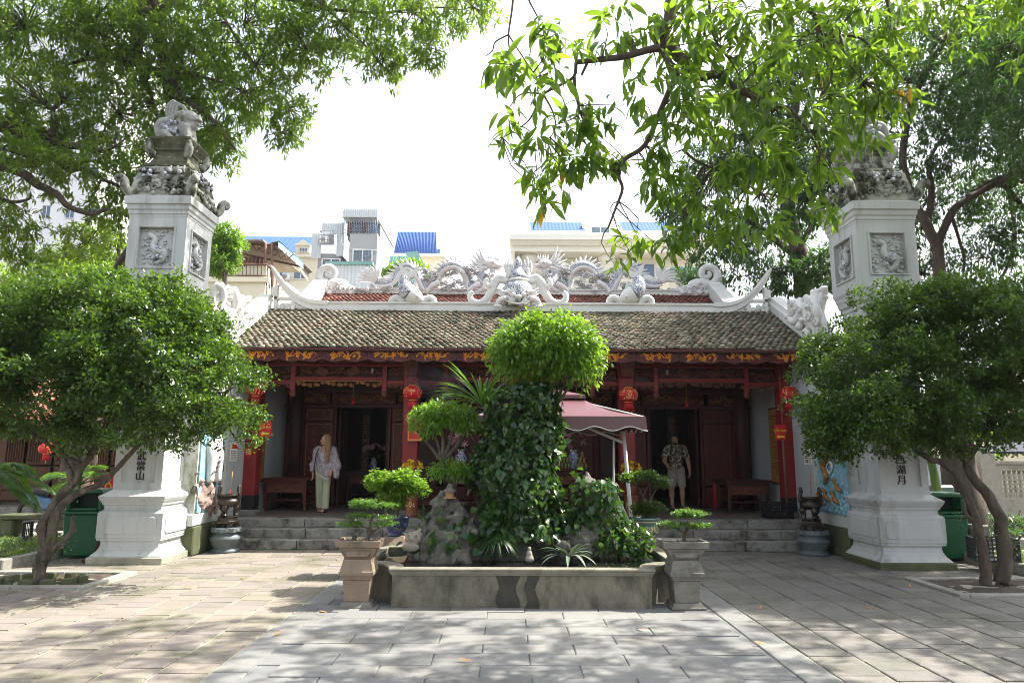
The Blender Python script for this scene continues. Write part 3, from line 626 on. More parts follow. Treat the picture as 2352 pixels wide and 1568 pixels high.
# columns
COLX = (-5.47, -2.08, 2.54, 6.0)
for x in COLX:
    m = MB(); m.sq((x, 14.78, 0), [(0.165, 0.59), (0.165, 3.95)]); c = m.build('column', 'lacquer_bright', temple, 0.02)
    m = MB(); m.sq((x, 14.78, 0), [(0.168, 0.585), (0.168, 0.93)]); m.build('base_band', 'black_paint', c, 0.02)
    m = MB(); m.sq((x, 14.78, 0), [(0.25, 0.516), (0.25, 0.60), (0.22, 0.615)]); m.build('base_stone', 'step_stone', c)
    m = MB(); m.sq((x, 14.6, 0), [(0.12, 3.42), (0.13, 3.44), (0.17, 3.78), (0.17, 3.82)]); m.build('capital', 'carved_wood', c)
for x in (-5.2, 5.72, -2.35, 2.8):
    m = MB(); m.lathe((x, 16.85, 0), [(0.16, 0.516), (0.16, 4.4)], 14); m.build('inner_column', 'lacquer_dark' if abs(x-TC) > 4 else 'lacquer', temple)
# beams and carved transoms between the columns
def bay(xa, xb, posts, seed):
    """posts: x of the two hanging posts"""
    y = 14.78
    for z0, z1, d, m_ in ((3.80, 3.95, 0.2, 'lacquer'), (3.655, 3.70, 0.14, 'lacquer_bright')):
        m = MB(); m.bb(xa+0.167, xb-0.167, y-d/2, y+d/2, z0, z1); m.build('beam', m_, temple, 0.008)
    m = MB(); fret(m, xa+0.2, xb-0.2, 3.71, 3.79, y-0.05, int((xb-xa)*5), 0.012, seed); m.bb(xa+0.167, xb-0.167, y, y+0.04, 3.703, 3.797); m.build('carved_beam', 'carved_wood', temple)
    p0, p1 = posts
    for p in posts:
        m = MB(); m.bb(p-0.05, p+0.05, y-0.06, y+0.05, 3.12, 3.654); h = m.build('hanging_post', 'lacquer_bright', temple, 0.006)
        m = MB(); m.lathe((p, y, 2.98), [(0.02, 0), (0.06, 0.03), (0.085, 0.08), (0.06, 0.12), (0.07, 0.138)], 10); m.build('lotus_bud', 'carved_wood', h)
    for k, (a, b, zt, zb, fz) in enumerate(((xa+0.167, p0-0.051, 3.653, 3.34, 3.16), (p0+0.051, p1-0.051, 3.653, 3.42, 3.2), (p1+0.051, xb-0.167, 3.653, 3.34, 3.16))):
        if b-a < 0.1: continue
        m = MB(); m.bb(a, b, y-0.055, y+0.045, zb-0.075, zb); m.build('beam', 'lacquer_bright', temple, 0.006)
        if k != 1 or True:
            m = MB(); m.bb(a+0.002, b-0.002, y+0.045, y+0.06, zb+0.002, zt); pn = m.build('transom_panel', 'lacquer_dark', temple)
            m = MB(); fret(m, a+0.05, b-0.05, zb+0.03, zt-0.03, y, max(4, int((b-a)*9)), 0.017, seed+k); fret(m, a+0.05, b-0.05, zb+0.03, zt-0.03, y+0.02, max(4, int((b-a)*7)), 0.015, seed+k+40)
            if k == 1:
                for cx in (a+(b-a)*0.3, a+(b-a)*0.66): m.box((cx, y-0.02, (zb+zt)/2), (0.24, 0.02, 0.17), tf=Matrix.Rotation(0.4 if cx < (a+b)/2 else -0.4, 3, 'Y'))
            m.build('carving', 'carved_wood', pn)
        m = MB(); fret(m, a+0.01, b-0.01, fz, zb-0.08, y-0.01, max(4, int((b-a)*8)), 0.016, seed+k+9)
        m.bb(a, b, y-0.03, y, zb-0.10, zb-0.077); m.build('fretwork', 'gilt_wood' if k == 1 and seed == 1 else 'carved_wood', temple)
bay(COLX[0], COLX[1], (-4.66, -2.68), 1); bay(COLX[1], COLX[2], (-1.35, 1.82), 2); bay(COLX[2], COLX[3], (3.2, 5.17), 3)
# couplets of small white characters on the black ends of the transoms
for x in (-2.95, 3.45): text('inscription', '福\n壽', 0.055, 'paper', temple, (x, 14.72, 3.55), depth=0.002)
# door wall
y = 17.1
def dwall(a, b, z0, z1, m_='lacquer', d=0.1, nm='wall_panel', yy=y): q = MB(); q.bb(a, b, yy-d/2, yy+d/2, z0, z1); return q.build(nm, m_, temple, 0.006)
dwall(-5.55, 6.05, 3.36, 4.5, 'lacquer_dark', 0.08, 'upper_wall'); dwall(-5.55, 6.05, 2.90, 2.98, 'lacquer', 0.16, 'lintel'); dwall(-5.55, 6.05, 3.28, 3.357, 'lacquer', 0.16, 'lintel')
OPEN = ((-4.25, -2.97), (-0.6, 1.1), (3.5, 4.76)); xs = -5.55
for k, (a, b) in enumerate(OPEN):
    for p in (a, b): dwall(p-0.06 if p == a else p, p if p == a else p+0.06, 0.516, 2.899, 'lacquer', 0.14, 'door_post')
cells = [(-5.5, -5.06), (-5.04, -4.33), (-2.89, -2.45), (-2.43, -1.6), (-1.58, -0.68), (1.18, 2.1), (2.12, 2.9), (2.92, 3.42), (4.84, 5.55), (5.57, 6.0)]
for k, (a, b) in enumerate(cells):
    for z0, z1, n in ((0.53, 1.0, 3), (1.04, 2.55, 9), (2.57, 2.89, 3)):
        p = dwall(a, b, z0, z1, 'lacquer', 0.06, 'door_panel'); q = MB(); zf = y-0.035
        for u in range(n): fret(q, a+0.12, b-0.12, z0+0.06+(z1-z0-0.12)*u/n, z0+0.06+(z1-z0-0.12)*(u+1)/n, zf, 2, 0.009, 60+k*9+u)
        for u0, u1, v0, v1 in ((a+0.05, b-0.05, z0+0.04, z0+0.055), (a+0.05, b-0.05, z1-0.055, z1-0.04), (a+0.05, a+0.065, z0+0.056, z1-0.056), (b-0.065, b-0.05, z0+0.056, z1-0.056)): q.bb(u0, u1, zf-0.008, zf+0.004, v0, v1)
        q.build('gilt_carving', 'gilt_wood' if k in (1, 2) else 'carved_wood', p)
for a, b in ((-5.5, -4.45), (-4.4, -2.8), (-2.75, -2.2), (-2.1, -0.7), (-0.6, 1.1), (1.2, 2.6), (2.7, 3.3), (3.35, 4.9), (5.0, 6.0)):
    p = dwall(a, b, 2.99, 3.27, 'lacquer', 0.06, 'transom_panel'); q = MB(); fret(q, a+0.05, b-0.05, 3.01, 3.25, y-0.035, int((b-a)*7)+2, 0.014, int(a*10)+99); q.build('gilt_carving', 'gilt_wood', p)
# door leaves folded open, seen edge on in the dark
for x in (-4.2, -3.02, 3.55, 4.71):
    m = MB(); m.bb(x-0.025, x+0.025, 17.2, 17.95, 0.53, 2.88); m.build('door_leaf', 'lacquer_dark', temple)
# dark inner room
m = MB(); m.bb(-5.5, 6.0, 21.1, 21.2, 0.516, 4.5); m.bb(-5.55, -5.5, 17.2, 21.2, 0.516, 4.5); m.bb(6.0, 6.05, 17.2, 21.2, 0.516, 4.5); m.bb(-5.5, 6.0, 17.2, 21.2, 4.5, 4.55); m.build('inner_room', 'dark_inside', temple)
for x in (-3.9, -3.2, 3.75, 4.5):
    m = MB(); m.bb(x-0.11, x+0.11, 18.9, 18.95, 0.9, 3.1); b = m.build('couplet_board', 'black_paint', temple); text('couplet_text', '\n'.join('德配天地道冠古今'), 0.2, 'gilt_wood', b, (x, 18.88, 2.0), depth=0.004)
# couplet boards of the middle bay
for x, s in ((-1.93, '萬古今'), (2.42, '化參天地')):
    m = MB(); m.bb(x-0.19, x+0.19, 16.72, 16.78, 0.95, 2.75); b = m.build('couplet_board', 'lacquer_dark', temple); text('couplet_text', '\n'.join(s), 0.34, 'black_paint', b, (x, 16.715, 1.85), depth=0.006)
# roof
dk = MB(); dk.prism([(13.78, 3.84), (16.0, 5.12), (18.5, 3.84), (18.5, 3.90), (16.0, 5.18), (13.78, 3.9)], -5.68, 6.28, 'x'); roof = dk.build('roof', 'tile_bed', temple)
tileroof(roof, -5.67, 6.27, 13.74, 3.90, 16.0, 5.17, 'roof_tile')
for k in range(30):
    x = -5.4+k*0.39; m = MB(); m.prism([(13.9, 3.76), (15.9, 4.93), (15.9, 5.05), (13.9, 3.85)], x-0.035, x+0.035, 'x'); m.build('rafter', 'lacquer_dark', roof)
m = MB(); m.bb(-5.67, 6.27, 13.76, 13.80, 3.86, 3.905); m.build('eave_board', 'lacquer', roof)
# scalloped valance board with gilded sprays
def spray(seed):
    rg = random.Random(seed); m = MB(); x = -0.36
    def petal(c, a, L, w_):
        d = Vector((math.cos(a), 0, math.sin(a))); n = Vector((-math.sin(a), 0, math.cos(a))); c = Vector(c)
        m.add([c, c+d*L*0.5+n*w_+Vector((0, -0.012, 0)), c+d*L, c+d*L*0.5-n*w_+Vector((0, -0.012, 0)), c+d*L*0.5+Vector((0, -0.026, 0))], [(0, 4, 1), (1, 4, 2), (2, 4, 3), (3, 4, 0)])
    pts = [(-0.4+0.1*k, 0, 0.03*math.sin(k*1.7+seed)) for k in range(9)]; m.tube(pts, 0.009, 5, True, 2)
    for k in range(rg.choice((3, 4))):
        c = (-0.3+k*0.2+rg.uniform(-0.03, 0.03), -0.005, rg.uniform(-0.025, 0.03)); R = rg.uniform(0.05, 0.07)
        for j in range(6): petal(c, j*1.047+rg.random(), R, R*0.38)
        m.ball((c[0], -0.025, c[2]), R*0.28, 6, 4)
    for k in range(16): petal((rg.uniform(-0.4, 0.4), 0, rg.uniform(-0.04, 0.04)), rg.uniform(-0.7, 0.7)+rg.choice((0, 3.14)), rg.uniform(0.06, 0.11), 0.018)
    return m.mesh('gilded_spray', 'gold_carving')
sp = [spray(s) for s in (1, 2, 3, 4)]
nseg = 13; x0, x1 = -5.62, 6.22; sw = (x1-x0)/nseg
for k in range(nseg):
    a, b = x0+k*sw, x0+(k+1)*sw; n = 24; poly = [(a+0.004, 3.905), (b-0.004, 3.905)]
    for j in range(n, -1, -1):
        t = j/n; poly.append((a+0.004+(sw-0.008)*t, 3.665+0.018*math.cos(t*2*math.pi*2)-0.02*math.sin(t*math.pi)))
    m = MB(); m.prism(poly, 13.86, 13.90); v = m.build('valance_board', 'lacquer', temple)
    o = bpy.data.objects.new('gilded_spray', sp[k % 4]); COL.objects.link(o); o.parent = v; o.location = ((a+b)/2, 13.855, 3.785); o.scale = (0.80 if k % 3 else -0.80, 1.5, 1.65)
    m = MB()
    for s in (-1, 1):
        for j in range(3): m.tube([(b+s*(0.03+0.03*j), 13.858, 3.88-0.02*j), (b+s*(0.02+0.025*j), 13.855, 3.80-0.02*j), (b+s*(0.06+0.04*j), 13.858, 3.70)], 0.006, 4, True, 3)
    if k < nseg-1: m.build('carved_fold', 'lacquer', v)
# ridge: moulded band, horns at both ends
m = MB(); m.bb(-4.3, 4.9, 15.88, 16.12, 5.12, 5.20); m.bb(-4.3, 4.9, 15.91, 16.09, 5.20, 5.30); m.bb(-4.3, 4.9, 15.87, 16.13, 5.30, 5.345); rd = m.build('ridge', 'ridge_plaster', temple)
m = MB(); m.bb(-5.6, 6.1, 15.86, 16.14, 5.08, 5.125); m.build('ridge_foot', 'moss_plinth', temple)
for s, xi in ((-1, -4.3), (1, 4.9)):
    N = 14; V = MB(); up, dn = [], []
    for k in range(N+1):
        t = k/N; x = xi+s*t*1.42; z = 5.235+0.98*t**2.6; th = 0.115*(1-t)**0.6+0.02
        dx, dz = 1.42, 0.98*2.6*t**1.6; L = math.hypot(dx, dz); nx, nz = -dz/L, dx/L
        up.append((x+s*nx*th, z+nz*th)); dn.append((x-s*nx*th, z-nz*th))
    for w_, sh in ((0.18, 1.0), (0.26, 0.45)):
        U = [((a[0]*sh+b[0]*(1-sh)), (a[1]*sh+b[1]*(1-sh))) for a, b in zip(up, dn)] if sh == 1.0 else up
        Lw = dn if sh == 1.0 else [(a[0]*0.62+b[0]*0.38, a[1]*0.62+b[1]*0.38) for a, b in zip(up, dn)]
        for k in range(N):
            b0 = len(V.v); q = [U[k], U[k+1], Lw[k+1], Lw[k]]
            V.prism(q, 16-w_/2, 16+w_/2)
    h = V.build('ridge_horn', 'ridge_plaster', temple)
    m = MB(); xe = xi+s*1.3
    m.bb(min(xe, xe-s*0.07), max(xe, xe-s*0.07), 15.93, 16.07, 5.13, 5.75); m.bb(min(xe, xe-s*0.5), max(xe, xe-s*0.5), 15.93, 16.07, 5.40, 5.46)
    m.bb(min(xe-s*0.42, xe-s*0.5), max(xe-s*0.42, xe-s*0.5), 15.935, 16.065, 5.13, 5.40); m.bb(min(xe+s*0.08, xe), max(xe+s*0.08, xe), 15.94, 16.06, 5.5, 5.7); fret(m, min(xe-s*1.0, xe), max(xe-s*1.0, xe), 5.14, 5.40, 16.0, 8, 0.035, 7)
    for k in range(6): m.ball((xe-s*(0.1+k*0.13), 16, 5.2+0.05*(k % 2)), 0.06, 8, 5)
    m.build('horn_bracket', 'ridge_plaster', temple)
# ================================================================== RIDGE SCULPTURES AND REAR HALL
def zp(x, y): return 784.4+0.3335*x, 522.5+0.3335*y          # enlarged-crop pixels -> frame pixels
def curl(m, c, R, a0, s, r, turns=1.2, n=14, y=0):
    pts = [(c[0]+R*(1-0.8*t)*math.cos(a0+s*t*turns*6.28), c[1]+y, c[2]+R*(1-0.8*t)*math.sin(a0+s*t*turns*6.28)) for t in np.linspace(0, 1, n)]
    m.tube(pts, [r*(1-0.35*t) for t in np.linspace(0, 1, n)], 7); m.ball(pts[-1], r*1.2, 7, 5); return m
def spike(m, a, b, r, bend=(0, 0, 0)):
    a, b = Vector(a), Vector(b); m.tube([a, (a+b)/2+Vector(bend), b], [r, r*0.75, 0.004], 6, True, 3); return m
# gourd finial on the front ridge
YR = 15.95; S = PXM(YR)*0.985; gx = D(1190, 700, YR).x
def gz(py): return D(1190, py, YR).z
g = MB(); pr = [(0.02, 705), (0.26, 704), (0.36, 690), (0.40, 672), (0.38, 660), (0.30, 652), (0.22, 648)]
g.lathe((gx, YR, 0), [(r_, gz(p)) for r_, p in ((0.30, 704), (0.36, 692), (0.39, 676), (0.37, 662), (0.29, 652), (0.24, 649))], 24); gourd = g.build('gourd_finial', 'mosaic', temple)
m = MB(); m.lathe((gx, YR, 0), [(r_, gz(p)) for r_, p in ((0.25, 649), (0.27, 646), (0.24, 642))], 24); m.build('collar', 'ridge_plaster', gourd)
m = MB(); m.lathe((gx, YR, 0), [(r_, gz(p)) for r_, p in ((0.23, 642), (0.225, 634), (0.17, 626), (0.11, 618), (0.10, 610), (0.11, 606), (0.085, 599), (0.05, 594), (0.01, 588))], 20); m.build('neck', 'mosaic', gourd)
for s in (-1, 1):
    m = MB()
    for k, (dx, pt) in enumerate(((0.13, 596), (0.2, 590), (0.27, 598))): spike(m, (gx+s*dx, YR, gz(625)), (gx+s*(dx+0.02), YR, gz(pt)), 0.05, (s*0.03, 0, 0))
    for k in range(5): m.ball((gx+s*0.23, YR, gz(620+k*4)), 0.07, 8, 5)
    m.build('flame', 'ridge_plaster', gourd)
    m = MB()
    P = [(s*dx, py) for dx, py in ((24, 646), (45, 643), (55, 655), (62, 672), (75, 690), (92, 697), (107, 690), (110, 677), (103, 671))]
    m.tube([D(1190+a, b, YR) for a, b in P], [0.085, 0.10, 0.105, 0.10, 0.095, 0.09, 0.08, 0.065, 0.06], 9, True, 4)
    P = [(s*dx, py) for dx, py in ((30, 640), (42, 636), (52, 644), (62, 657), (72, 655), (74, 645), (68, 641))]
    m.tube([D(1190+a, b, YR-0.03) for a, b in P], [0.06, 0.08, 0.085, 0.08, 0.07, 0.06, 0.05], 9, True, 4)
    m.build('scroll_arm', 'ridge_plaster', gourd)
fm = MB(); fy = YR-0.36; fc = D(1190, 690, YR)
for s in (-1, 1):
    fm.ball((fc.x+s*0.12, fy, fc.z+0.06), 0.07, 10, 6); curl(fm, (fc.x+s*0.25, fy, fc.z-0.02), 0.12, 1.5, s, 0.035); curl(fm, (fc.x+s*0.16, fy-0.02, fc.z-0.1), 0.08, 0, -s, 0.03)
    for k in range(5): spike(fm, (fc.x+s*(0.05+0.05*k), fy, fc.z+0.12), (fc.x+s*(0.1+0.07*k), fy, fc.z+0.26-0.03*k), 0.035)
    for k in range(4): spike(fm, (fc.x+s*0.3, fy+0.05, fc.z-0.05+k*0.05), (fc.x+s*0.48, fy+0.05, fc.z+0.02+k*0.07), 0.04)
    fm.tube([(fc.x+s*0.28, fy, fc.z-0.02), (fc.x+s*0.45, fy, fc.z-0.08), (fc.x+s*0.5, fy, fc.z-0.2)], [0.07, 0.06, 0.04], 8, True, 3)
    for k in range(4): fm.ball((fc.x+s*(0.42+0.04*k), fy-0.03, fc.z-0.22), 0.035, 7, 5)
fm.ball((fc.x, fy-0.05, fc.z), 0.07, 9, 6, (1.3, 1, 0.8)); fm.tube([(fc.x-0.2, fy, fc.z-0.12), (fc.x, fy-0.03, fc.z-0.16), (fc.x+0.2, fy, fc.z-0.12)], 0.03, 7, True, 3)
for k in range(20): fm.ball((fc.x+random.uniform(-0.3, 0.3), fy+0.05, fc.z+random.uniform(-0.18, 0.1)), random.uniform(0.03, 0.06), 7, 5)
fm.build('lion_mask', 'ridge_plaster', gourd)
# two fish standing on their heads
def fish(cx, s):
    c = lambda dx, py: D(cx+s*dx, py, YR)
    spine = [(24, 691), (14, 683), (-2, 675), (-12, 662), (-14, 648), (-10, 636)]; rr = [0.06, 0.17, 0.21, 0.20, 0.15, 0.10]
    m = MB(); m.tube([c(a, b) for a, b in spine[2:]], rr[2:], 14, True, 5); b = m.build('fish_finial', 'mosaic', temple)
    m = MB(); m.tube([c(a, q) for a, q in ((31, 696), (24, 691), (12, 684), (-1, 676))], [0.03, 0.11, 0.19, 0.215], 14, True, 4); m.ball(c(17, 684)+Vector((0, -0.17, 0)), 0.035, 8, 5); m.build('fish_head', 'ridge_plaster', b)
    def fin(pl, th, nm):
        q = MB(); P = [c(a, z) for a, z in pl]; q.prism([(p.x, p.z) for p in P], YR-th, YR+th); q.build(nm, 'ridge_plaster', b)
    fin([(-18, 640), (-24, 622), (-28, 606), (-20, 610), (-12, 622), (-6, 626), (4, 622), (14, 612), (21, 618), (12, 628), (2, 638)], 0.05, 'tail_fin')
    fin([(0, 668), (6, 655), (8, 640), (13, 650), (17, 662), (20, 672), (12, 678)], 0.03, 'back_fin')
    fin([(-22, 690), (-28, 670), (-30, 650), (-27, 636), (-20, 642), (-12, 660), (-6, 690)], 0.05, 'belly')
    for d in (-1, 1):
        q = MB(); P = [c(d*a+4, z) for a, z in ((20, 699), (30, 688), (40, 684), (48, 690), (50, 700), (44, 703))]; q.tube(P, [0.06, 0.08, 0.085, 0.08, 0.06, 0.05], 8, True, 4)
        for k in range(7): a = k*0.5-0.3; p = c(d*(34+15*math.sin(a))+4, 690-8*math.cos(a)); q.ball(p, 0.045, 7, 5)
        q.build('wave_foot', 'ridge_plaster', b)
fish(944, 1); fish(1452, -1)

# ------------------------------------------------------------------ rear hall
rear = thing('rear_hall', 'taller rear temple hall with red tile roof and two white dragons on its ridge', 'temple', (TC, 20.5, 0))
RY, RZ = 20.5, D(1190, 674, 20.5).z
m = MB(); m.bb(-5.9, 6.5, 21.5, 26, 0.5, 5.4); m.build('wall', 'wall_grey', rear)
dk = MB(); dk.prism([(18.3, RZ-1.42), (RY, RZ-0.05), (24, RZ-2.2), (24, RZ-2.1), (RY, RZ), (18.3, RZ-1.36)], -5.6, 6.1, 'x'); rr_ = dk.build('roof', 'lacquer_dark', rear)
tileroof(rr_, -5.55, 6.1, 18.3, RZ-1.36, RY, RZ-0.0, 'roof_tile_red', cap=300, rowskip=13)
for s, xi in ((-1, -5.6), (1, 6.12)):
    q = MB(); q.prism([(17.9, RZ-1.75), (RY, RZ-0.1), (RY, RZ+0.38), (17.9, RZ-1.28)], xi, xi+s*0.34, 'x'); q.prism([(17.9, RZ-1.275), (RY, RZ+0.385), (RY, RZ+0.46), (17.9, RZ-1.2)], xi-s*0.04, xi+s*0.38, 'x'); q.prism([(RY+.01, RZ-0.1), (24, RZ-2.3), (24, RZ-1.9), (RY+.01, RZ+0.38)], xi, xi+s*0.34, 'x'); q.build('verge_parapet', 'ridge_plaster', rear)
    q = MB(); q.prism([(18.3, 0.5), (24.5, 0.5), (24.5, RZ-2.3), (RY, RZ-0.12), (18.3, RZ-1.5)], xi+s*0.02, xi+s*0.32, 'x'); q.build('gable_wall', 'wall_grey', rear)
m = MB(); m.bb(-5.5, 6.0, RY-0.14, RY+0.14, RZ-0.06, RZ+0.07); m.bb(-5.5, 6.0, RY-0.17, RY+0.17, RZ+0.071, RZ+0.11); m.build('ridge', 'ridge_plaster', rear)
def dragon(mir):
    mx = (lambda px: 2*1190-px) if mir else (lambda px: px)
    def W(x, y, dy=0.0): a, b = zp(x, y); return D(mx(a), b, RY+dy)
    path = [(1005, 262), (962, 268), (945, 300), (962, 345), (988, 380), (968, 415), (915, 425), (868, 395), (858, 335), (822, 280), (765, 258), (705, 285), (668, 345), (645, 400), (600, 425), (558, 405), (532, 345), (500, 290), (455, 268), (405, 292), (372, 350), (330, 382), (275, 390), (228, 378)]
    r_ = [0.13, 0.13, 0.13, 0.15, 0.165, 0.165, 0.16, 0.16, 0.165, 0.17, 0.175, 0.17, 0.165, 0.16, 0.16, 0.155, 0.15, 0.15, 0.145, 0.14, 0.13, 0.11, 0.09, 0.06]
    pts = [W(x, y, 0.07*math.sin(k*1.1)) for k, (x, y) in enumerate(path)]
    r_ = [q*0.8 for q in r_]; m = MB(); m.tube(pts, r_, 12, True, 4); b = m.build('dragon', 'mosaic_fine', rear)
    m = MB(); P2, R2 = catmull(pts, r_, 3)
    for k in range(2, len(P2)-1):
        t = (P2[k+1]-P2[k-1]).normalized(); n = Vector((-t.z, 0, t.x)); n = n if n.z > 0 else -n
        spike(m, P2[k]+n*R2[k]*0.85, P2[k]+n*(R2[k]+0.16)+Vector(((-0.08 if not mir else 0.08), 0, 0)), 0.05)
    m.tube([p+Vector((0, -0.05, -0.09)) for p in P2], [x*0.72 for x in R2], 8); m.build('back_spine', 'dragon_plaster', b)
    h = MB(); s = -1 if mir else 1; hc = W(1030, 252)
    h.ball(hc, 0.19, 12, 8, (1.25, 0.8, 0.85)); h.ball(hc+Vector((s*0.22, 0, -0.06)), 0.13, 10, 7, (1.3, 0.8, 0.6)); h.ball(hc+Vector((s*0.18, 0, -0.17)), 0.10, 9, 6, (1.3, 0.8, 0.45))
    h.ball(hc+Vector((s*0.06, -0.13, 0.03)), 0.06, 9, 6); spike(h, hc+Vector((s*0.3, 0, -0.05)), hc+Vector((s*0.47, 0, 0.02)), 0.03)
    for k in range(5): spike(h, hc+Vector((s*(-0.05+0.07*k), 0, 0.12)), hc+Vector((s*(-0.1+0.08*k), 0, 0.30)), 0.04)
    for k in range(4): spike(h, hc+Vector((s*(0.0+0.04*k), -0.05, -0.18)), hc+Vector((s*(-0.05+0.05*k), -0.05, -0.34)), 0.035)
    h.build('head', 'dragon_plaster', b)
    m = MB()
    for k in range(7): a = 2.0+0.27*k; q = hc+Vector((-s*0.16, 0, 0.05-0.03*k)); e = q+Vector((s*math.cos(a)*0.55, 0, math.sin(a)*0.5+0.05)); m.tube([q, (q+e)/2+Vector((0, 0, -0.07)), e], [0.06, 0.055, 0.006], 7, True, 4)
    m.build('mane', 'dragon_plaster', b)
    m = MB(); tc = W(232, 378)
    for k in range(8): a = 1.35+0.26*k; e = tc+Vector((s*math.cos(a)*0.62, 0, math.sin(a)*0.55)); m.tube([tc, (tc+e)/2+Vector((s*0.05, 0, 0.08)), e], [0.07, 0.065, 0.006], 7, True, 4)
    m.build('tail_flame', 'dragon_plaster', b)
    for x, y in ((900, 440), (620, 430)):
        m = MB(); m.tube([W(x+50, y-50, -0.1), W(x+10, y-30, -0.14), W(x-20, y, -0.14), W(x-30, y+25, -0.16)], [0.11, 0.1, 0.08, 0.06], 8, True, 3)
        for k in range(4): spike(m, W(x-30, y+20, -0.16), W(x-48+14*k, y+45, -0.2), 0.03)
        m.build('leg', 'dragon_plaster', b)
    rg = random.Random(4+mir); hues = [(150, 440), (200, 445), (260, 430), (320, 430), (360, 440), (430, 430), (480, 400), (470, 330), (540, 300), (580, 310), (600, 350), (690, 380), (720, 420), (760, 410), (790, 320), (800, 380), (830, 430), (880, 340), (900, 300), (930, 380), (1010, 440), (1030, 380), (1020, 340), (640, 330), (680, 440), (560, 440), (730, 330), (870, 290)]
    for x, y in hues:
        m = MB(); c = W(x+rg.uniform(-8, 8), min(y, 447), rg.uniform(-0.12, 0.1))
        for k in range(6): m.ball(c+Vector((rg.uniform(-0.14, 0.14), rg.uniform(-0.05, 0.02), rg.uniform(-0.08, 0.08))), rg.uniform(0.035, 0.065), 8, 5, (1, 0.7, 0.9))
        for k in (-1, 0, 1): curl(m, c+Vector((0.11*k, -0.07, rg.uniform(-0.05, 0.05))), 0.085, rg.uniform(0, 6), rg.choice((-1, 1)), 0.022, 1.1); m.build('cloud', 'dragon_plaster', b)
dragon(False); dragon(True)
# ridge-end monster heads with curled tails
def makara(px, s):
    c = lambda dx, py, dy=0.0: D(px+s*dx, py, RY-0.02+dy)
    m = MB(); m.tube([c(5, 655), (c(-2, 645)), c(-5, 632), c(2, 618), c(18, 613), c(30, 620), c(30, 633), c(20, 637), c(12, 630), c(18, 624)], [0.16, 0.14, 0.12, 0.1, 0.1, 0.1, 0.09, 0.08, 0.07, 0.05], 10, True, 4)
    m.ball(c(34, 655), 0.27, 12, 8, (1.5, 0.7, 0.8)); m.ball(c(60, 662), 0.16, 10, 6, (1.8, 0.7, 0.6)); m.ball(c(36, 650, -0.18), 0.07, 9, 6); m.ball(c(12, 662), 0.2, 9, 6); m.ball(c(78, 668), 0.1, 9, 6, (2.2, 0.7, 0.7))
    for k in range(9): spike(m, c(22+8*k, 652+k*1.6), c(16+8*k, 636+k*2.8), 0.05)
    for k in range(10): m.ball(c(4+8*k, 672, random.uniform(-0.15, 0)), 0.09, 8, 5)
    for k in range(4): curl(m, c(10+20*k, 663, -0.17), 0.11, random.uniform(0, 6), 1, 0.03)
    m.build('ridge_monster', 'dragon_plaster', rear)
makara(738, 1); makara(1643, -1)
# ================================================================== BUILDINGS BEHIND
mat('cream_wall', (0.80, 0.74, 0.58), (0.74, 0.68, 0.53), 0.8, 0.85, 0.1, 10, stain=(0.42, 0.38, 0.28), sscale=0.7, sth=(0.6, 0.8))
mat('pale_wall', (0.86, 0.84, 0.76), (0.82, 0.80, 0.72), 0.6, 0.85)
mat('concrete_grey', (0.42, 0.42, 0.42), (0.36, 0.36, 0.365), 0.9, 0.85, 0.15, 8, stain=(0.28, 0.28, 0.28), sscale=0.8, sth=(0.55, 0.8))
mat('concrete_dark', (0.30, 0.30, 0.33), (0.26, 0.26, 0.28), 0.9, 0.85)
mat('white_wall', (0.86, 0.86, 0.86), (0.80, 0.80, 0.81), 0.5, 0.85)
mat('blue_sheet', (0.055, 0.115, 0.32), (0.065, 0.13, 0.35), 2, 0.75, spec=0.2)
mat('white_sheet', (0.60, 0.63, 0.66), (0.54, 0.57, 0.60), 2, 0.5)
mat('green_sheet', (0.17, 0.34, 0.32), (0.20, 0.38, 0.36), 2, 0.5)
mat('rusty_sheet', (0.33, 0.29, 0.25), (0.22, 0.17, 0.14), 3, 0.7)
mat('rust', (0.17, 0.08, 0.055), (0.11, 0.06, 0.045), 6, 0.8)
mat('grille', (0.28, 0.30, 0.33), None, 1, 0.5)
mat('clothes', (0.05, 0.03, 0.04), (0.18, 0.08, 0.06), 4, 0.9)
glassmat('pane', (0.10, 0.14, 0.18), 0.12); glassmat('pane_blue', (0.05, 0.10, 0.20), 0.2)
mat('frame_white', (0.68, 0.68, 0.66), None, 1, 0.5)
def corr(m, x0, x1, y0, z0, y1, z1, pitch=0.2, amp=0.035, th=0.02):
    """corrugated sheet between a lower and an upper edge"""
    n = max(2, int((x1-x0)/pitch))*4; b = len(m.v)
    for k in range(n+1):
        x = x0+(x1-x0)*k/n; o = amp*math.sin(k*math.pi/2); m.v += [(x, y0-o, z0), (x, y1-o, z1)]
    for k in range(n): m.f.append((b+2*k, b+2*k+2, b+2*k+3, b+2*k+1)); m.sm.append(False)
    return m
def R(px0, px1, py0, py1, Y):                 # pixel rectangle -> x0,x1,z0,z1 on plane Y
    a, b = D(px0, py1, Y), D(px1, py0, Y); return a.x, b.x, a.z, b.z
def blk(nm, m_, par, px, py, Y, dep, bevel=0): x0, x1, z0, z1 = R(*px, *py, Y); q = MB(); q.bb(x0, x1, Y, Y+dep, z0, z1); return q.build(nm, m_, par, bevel)
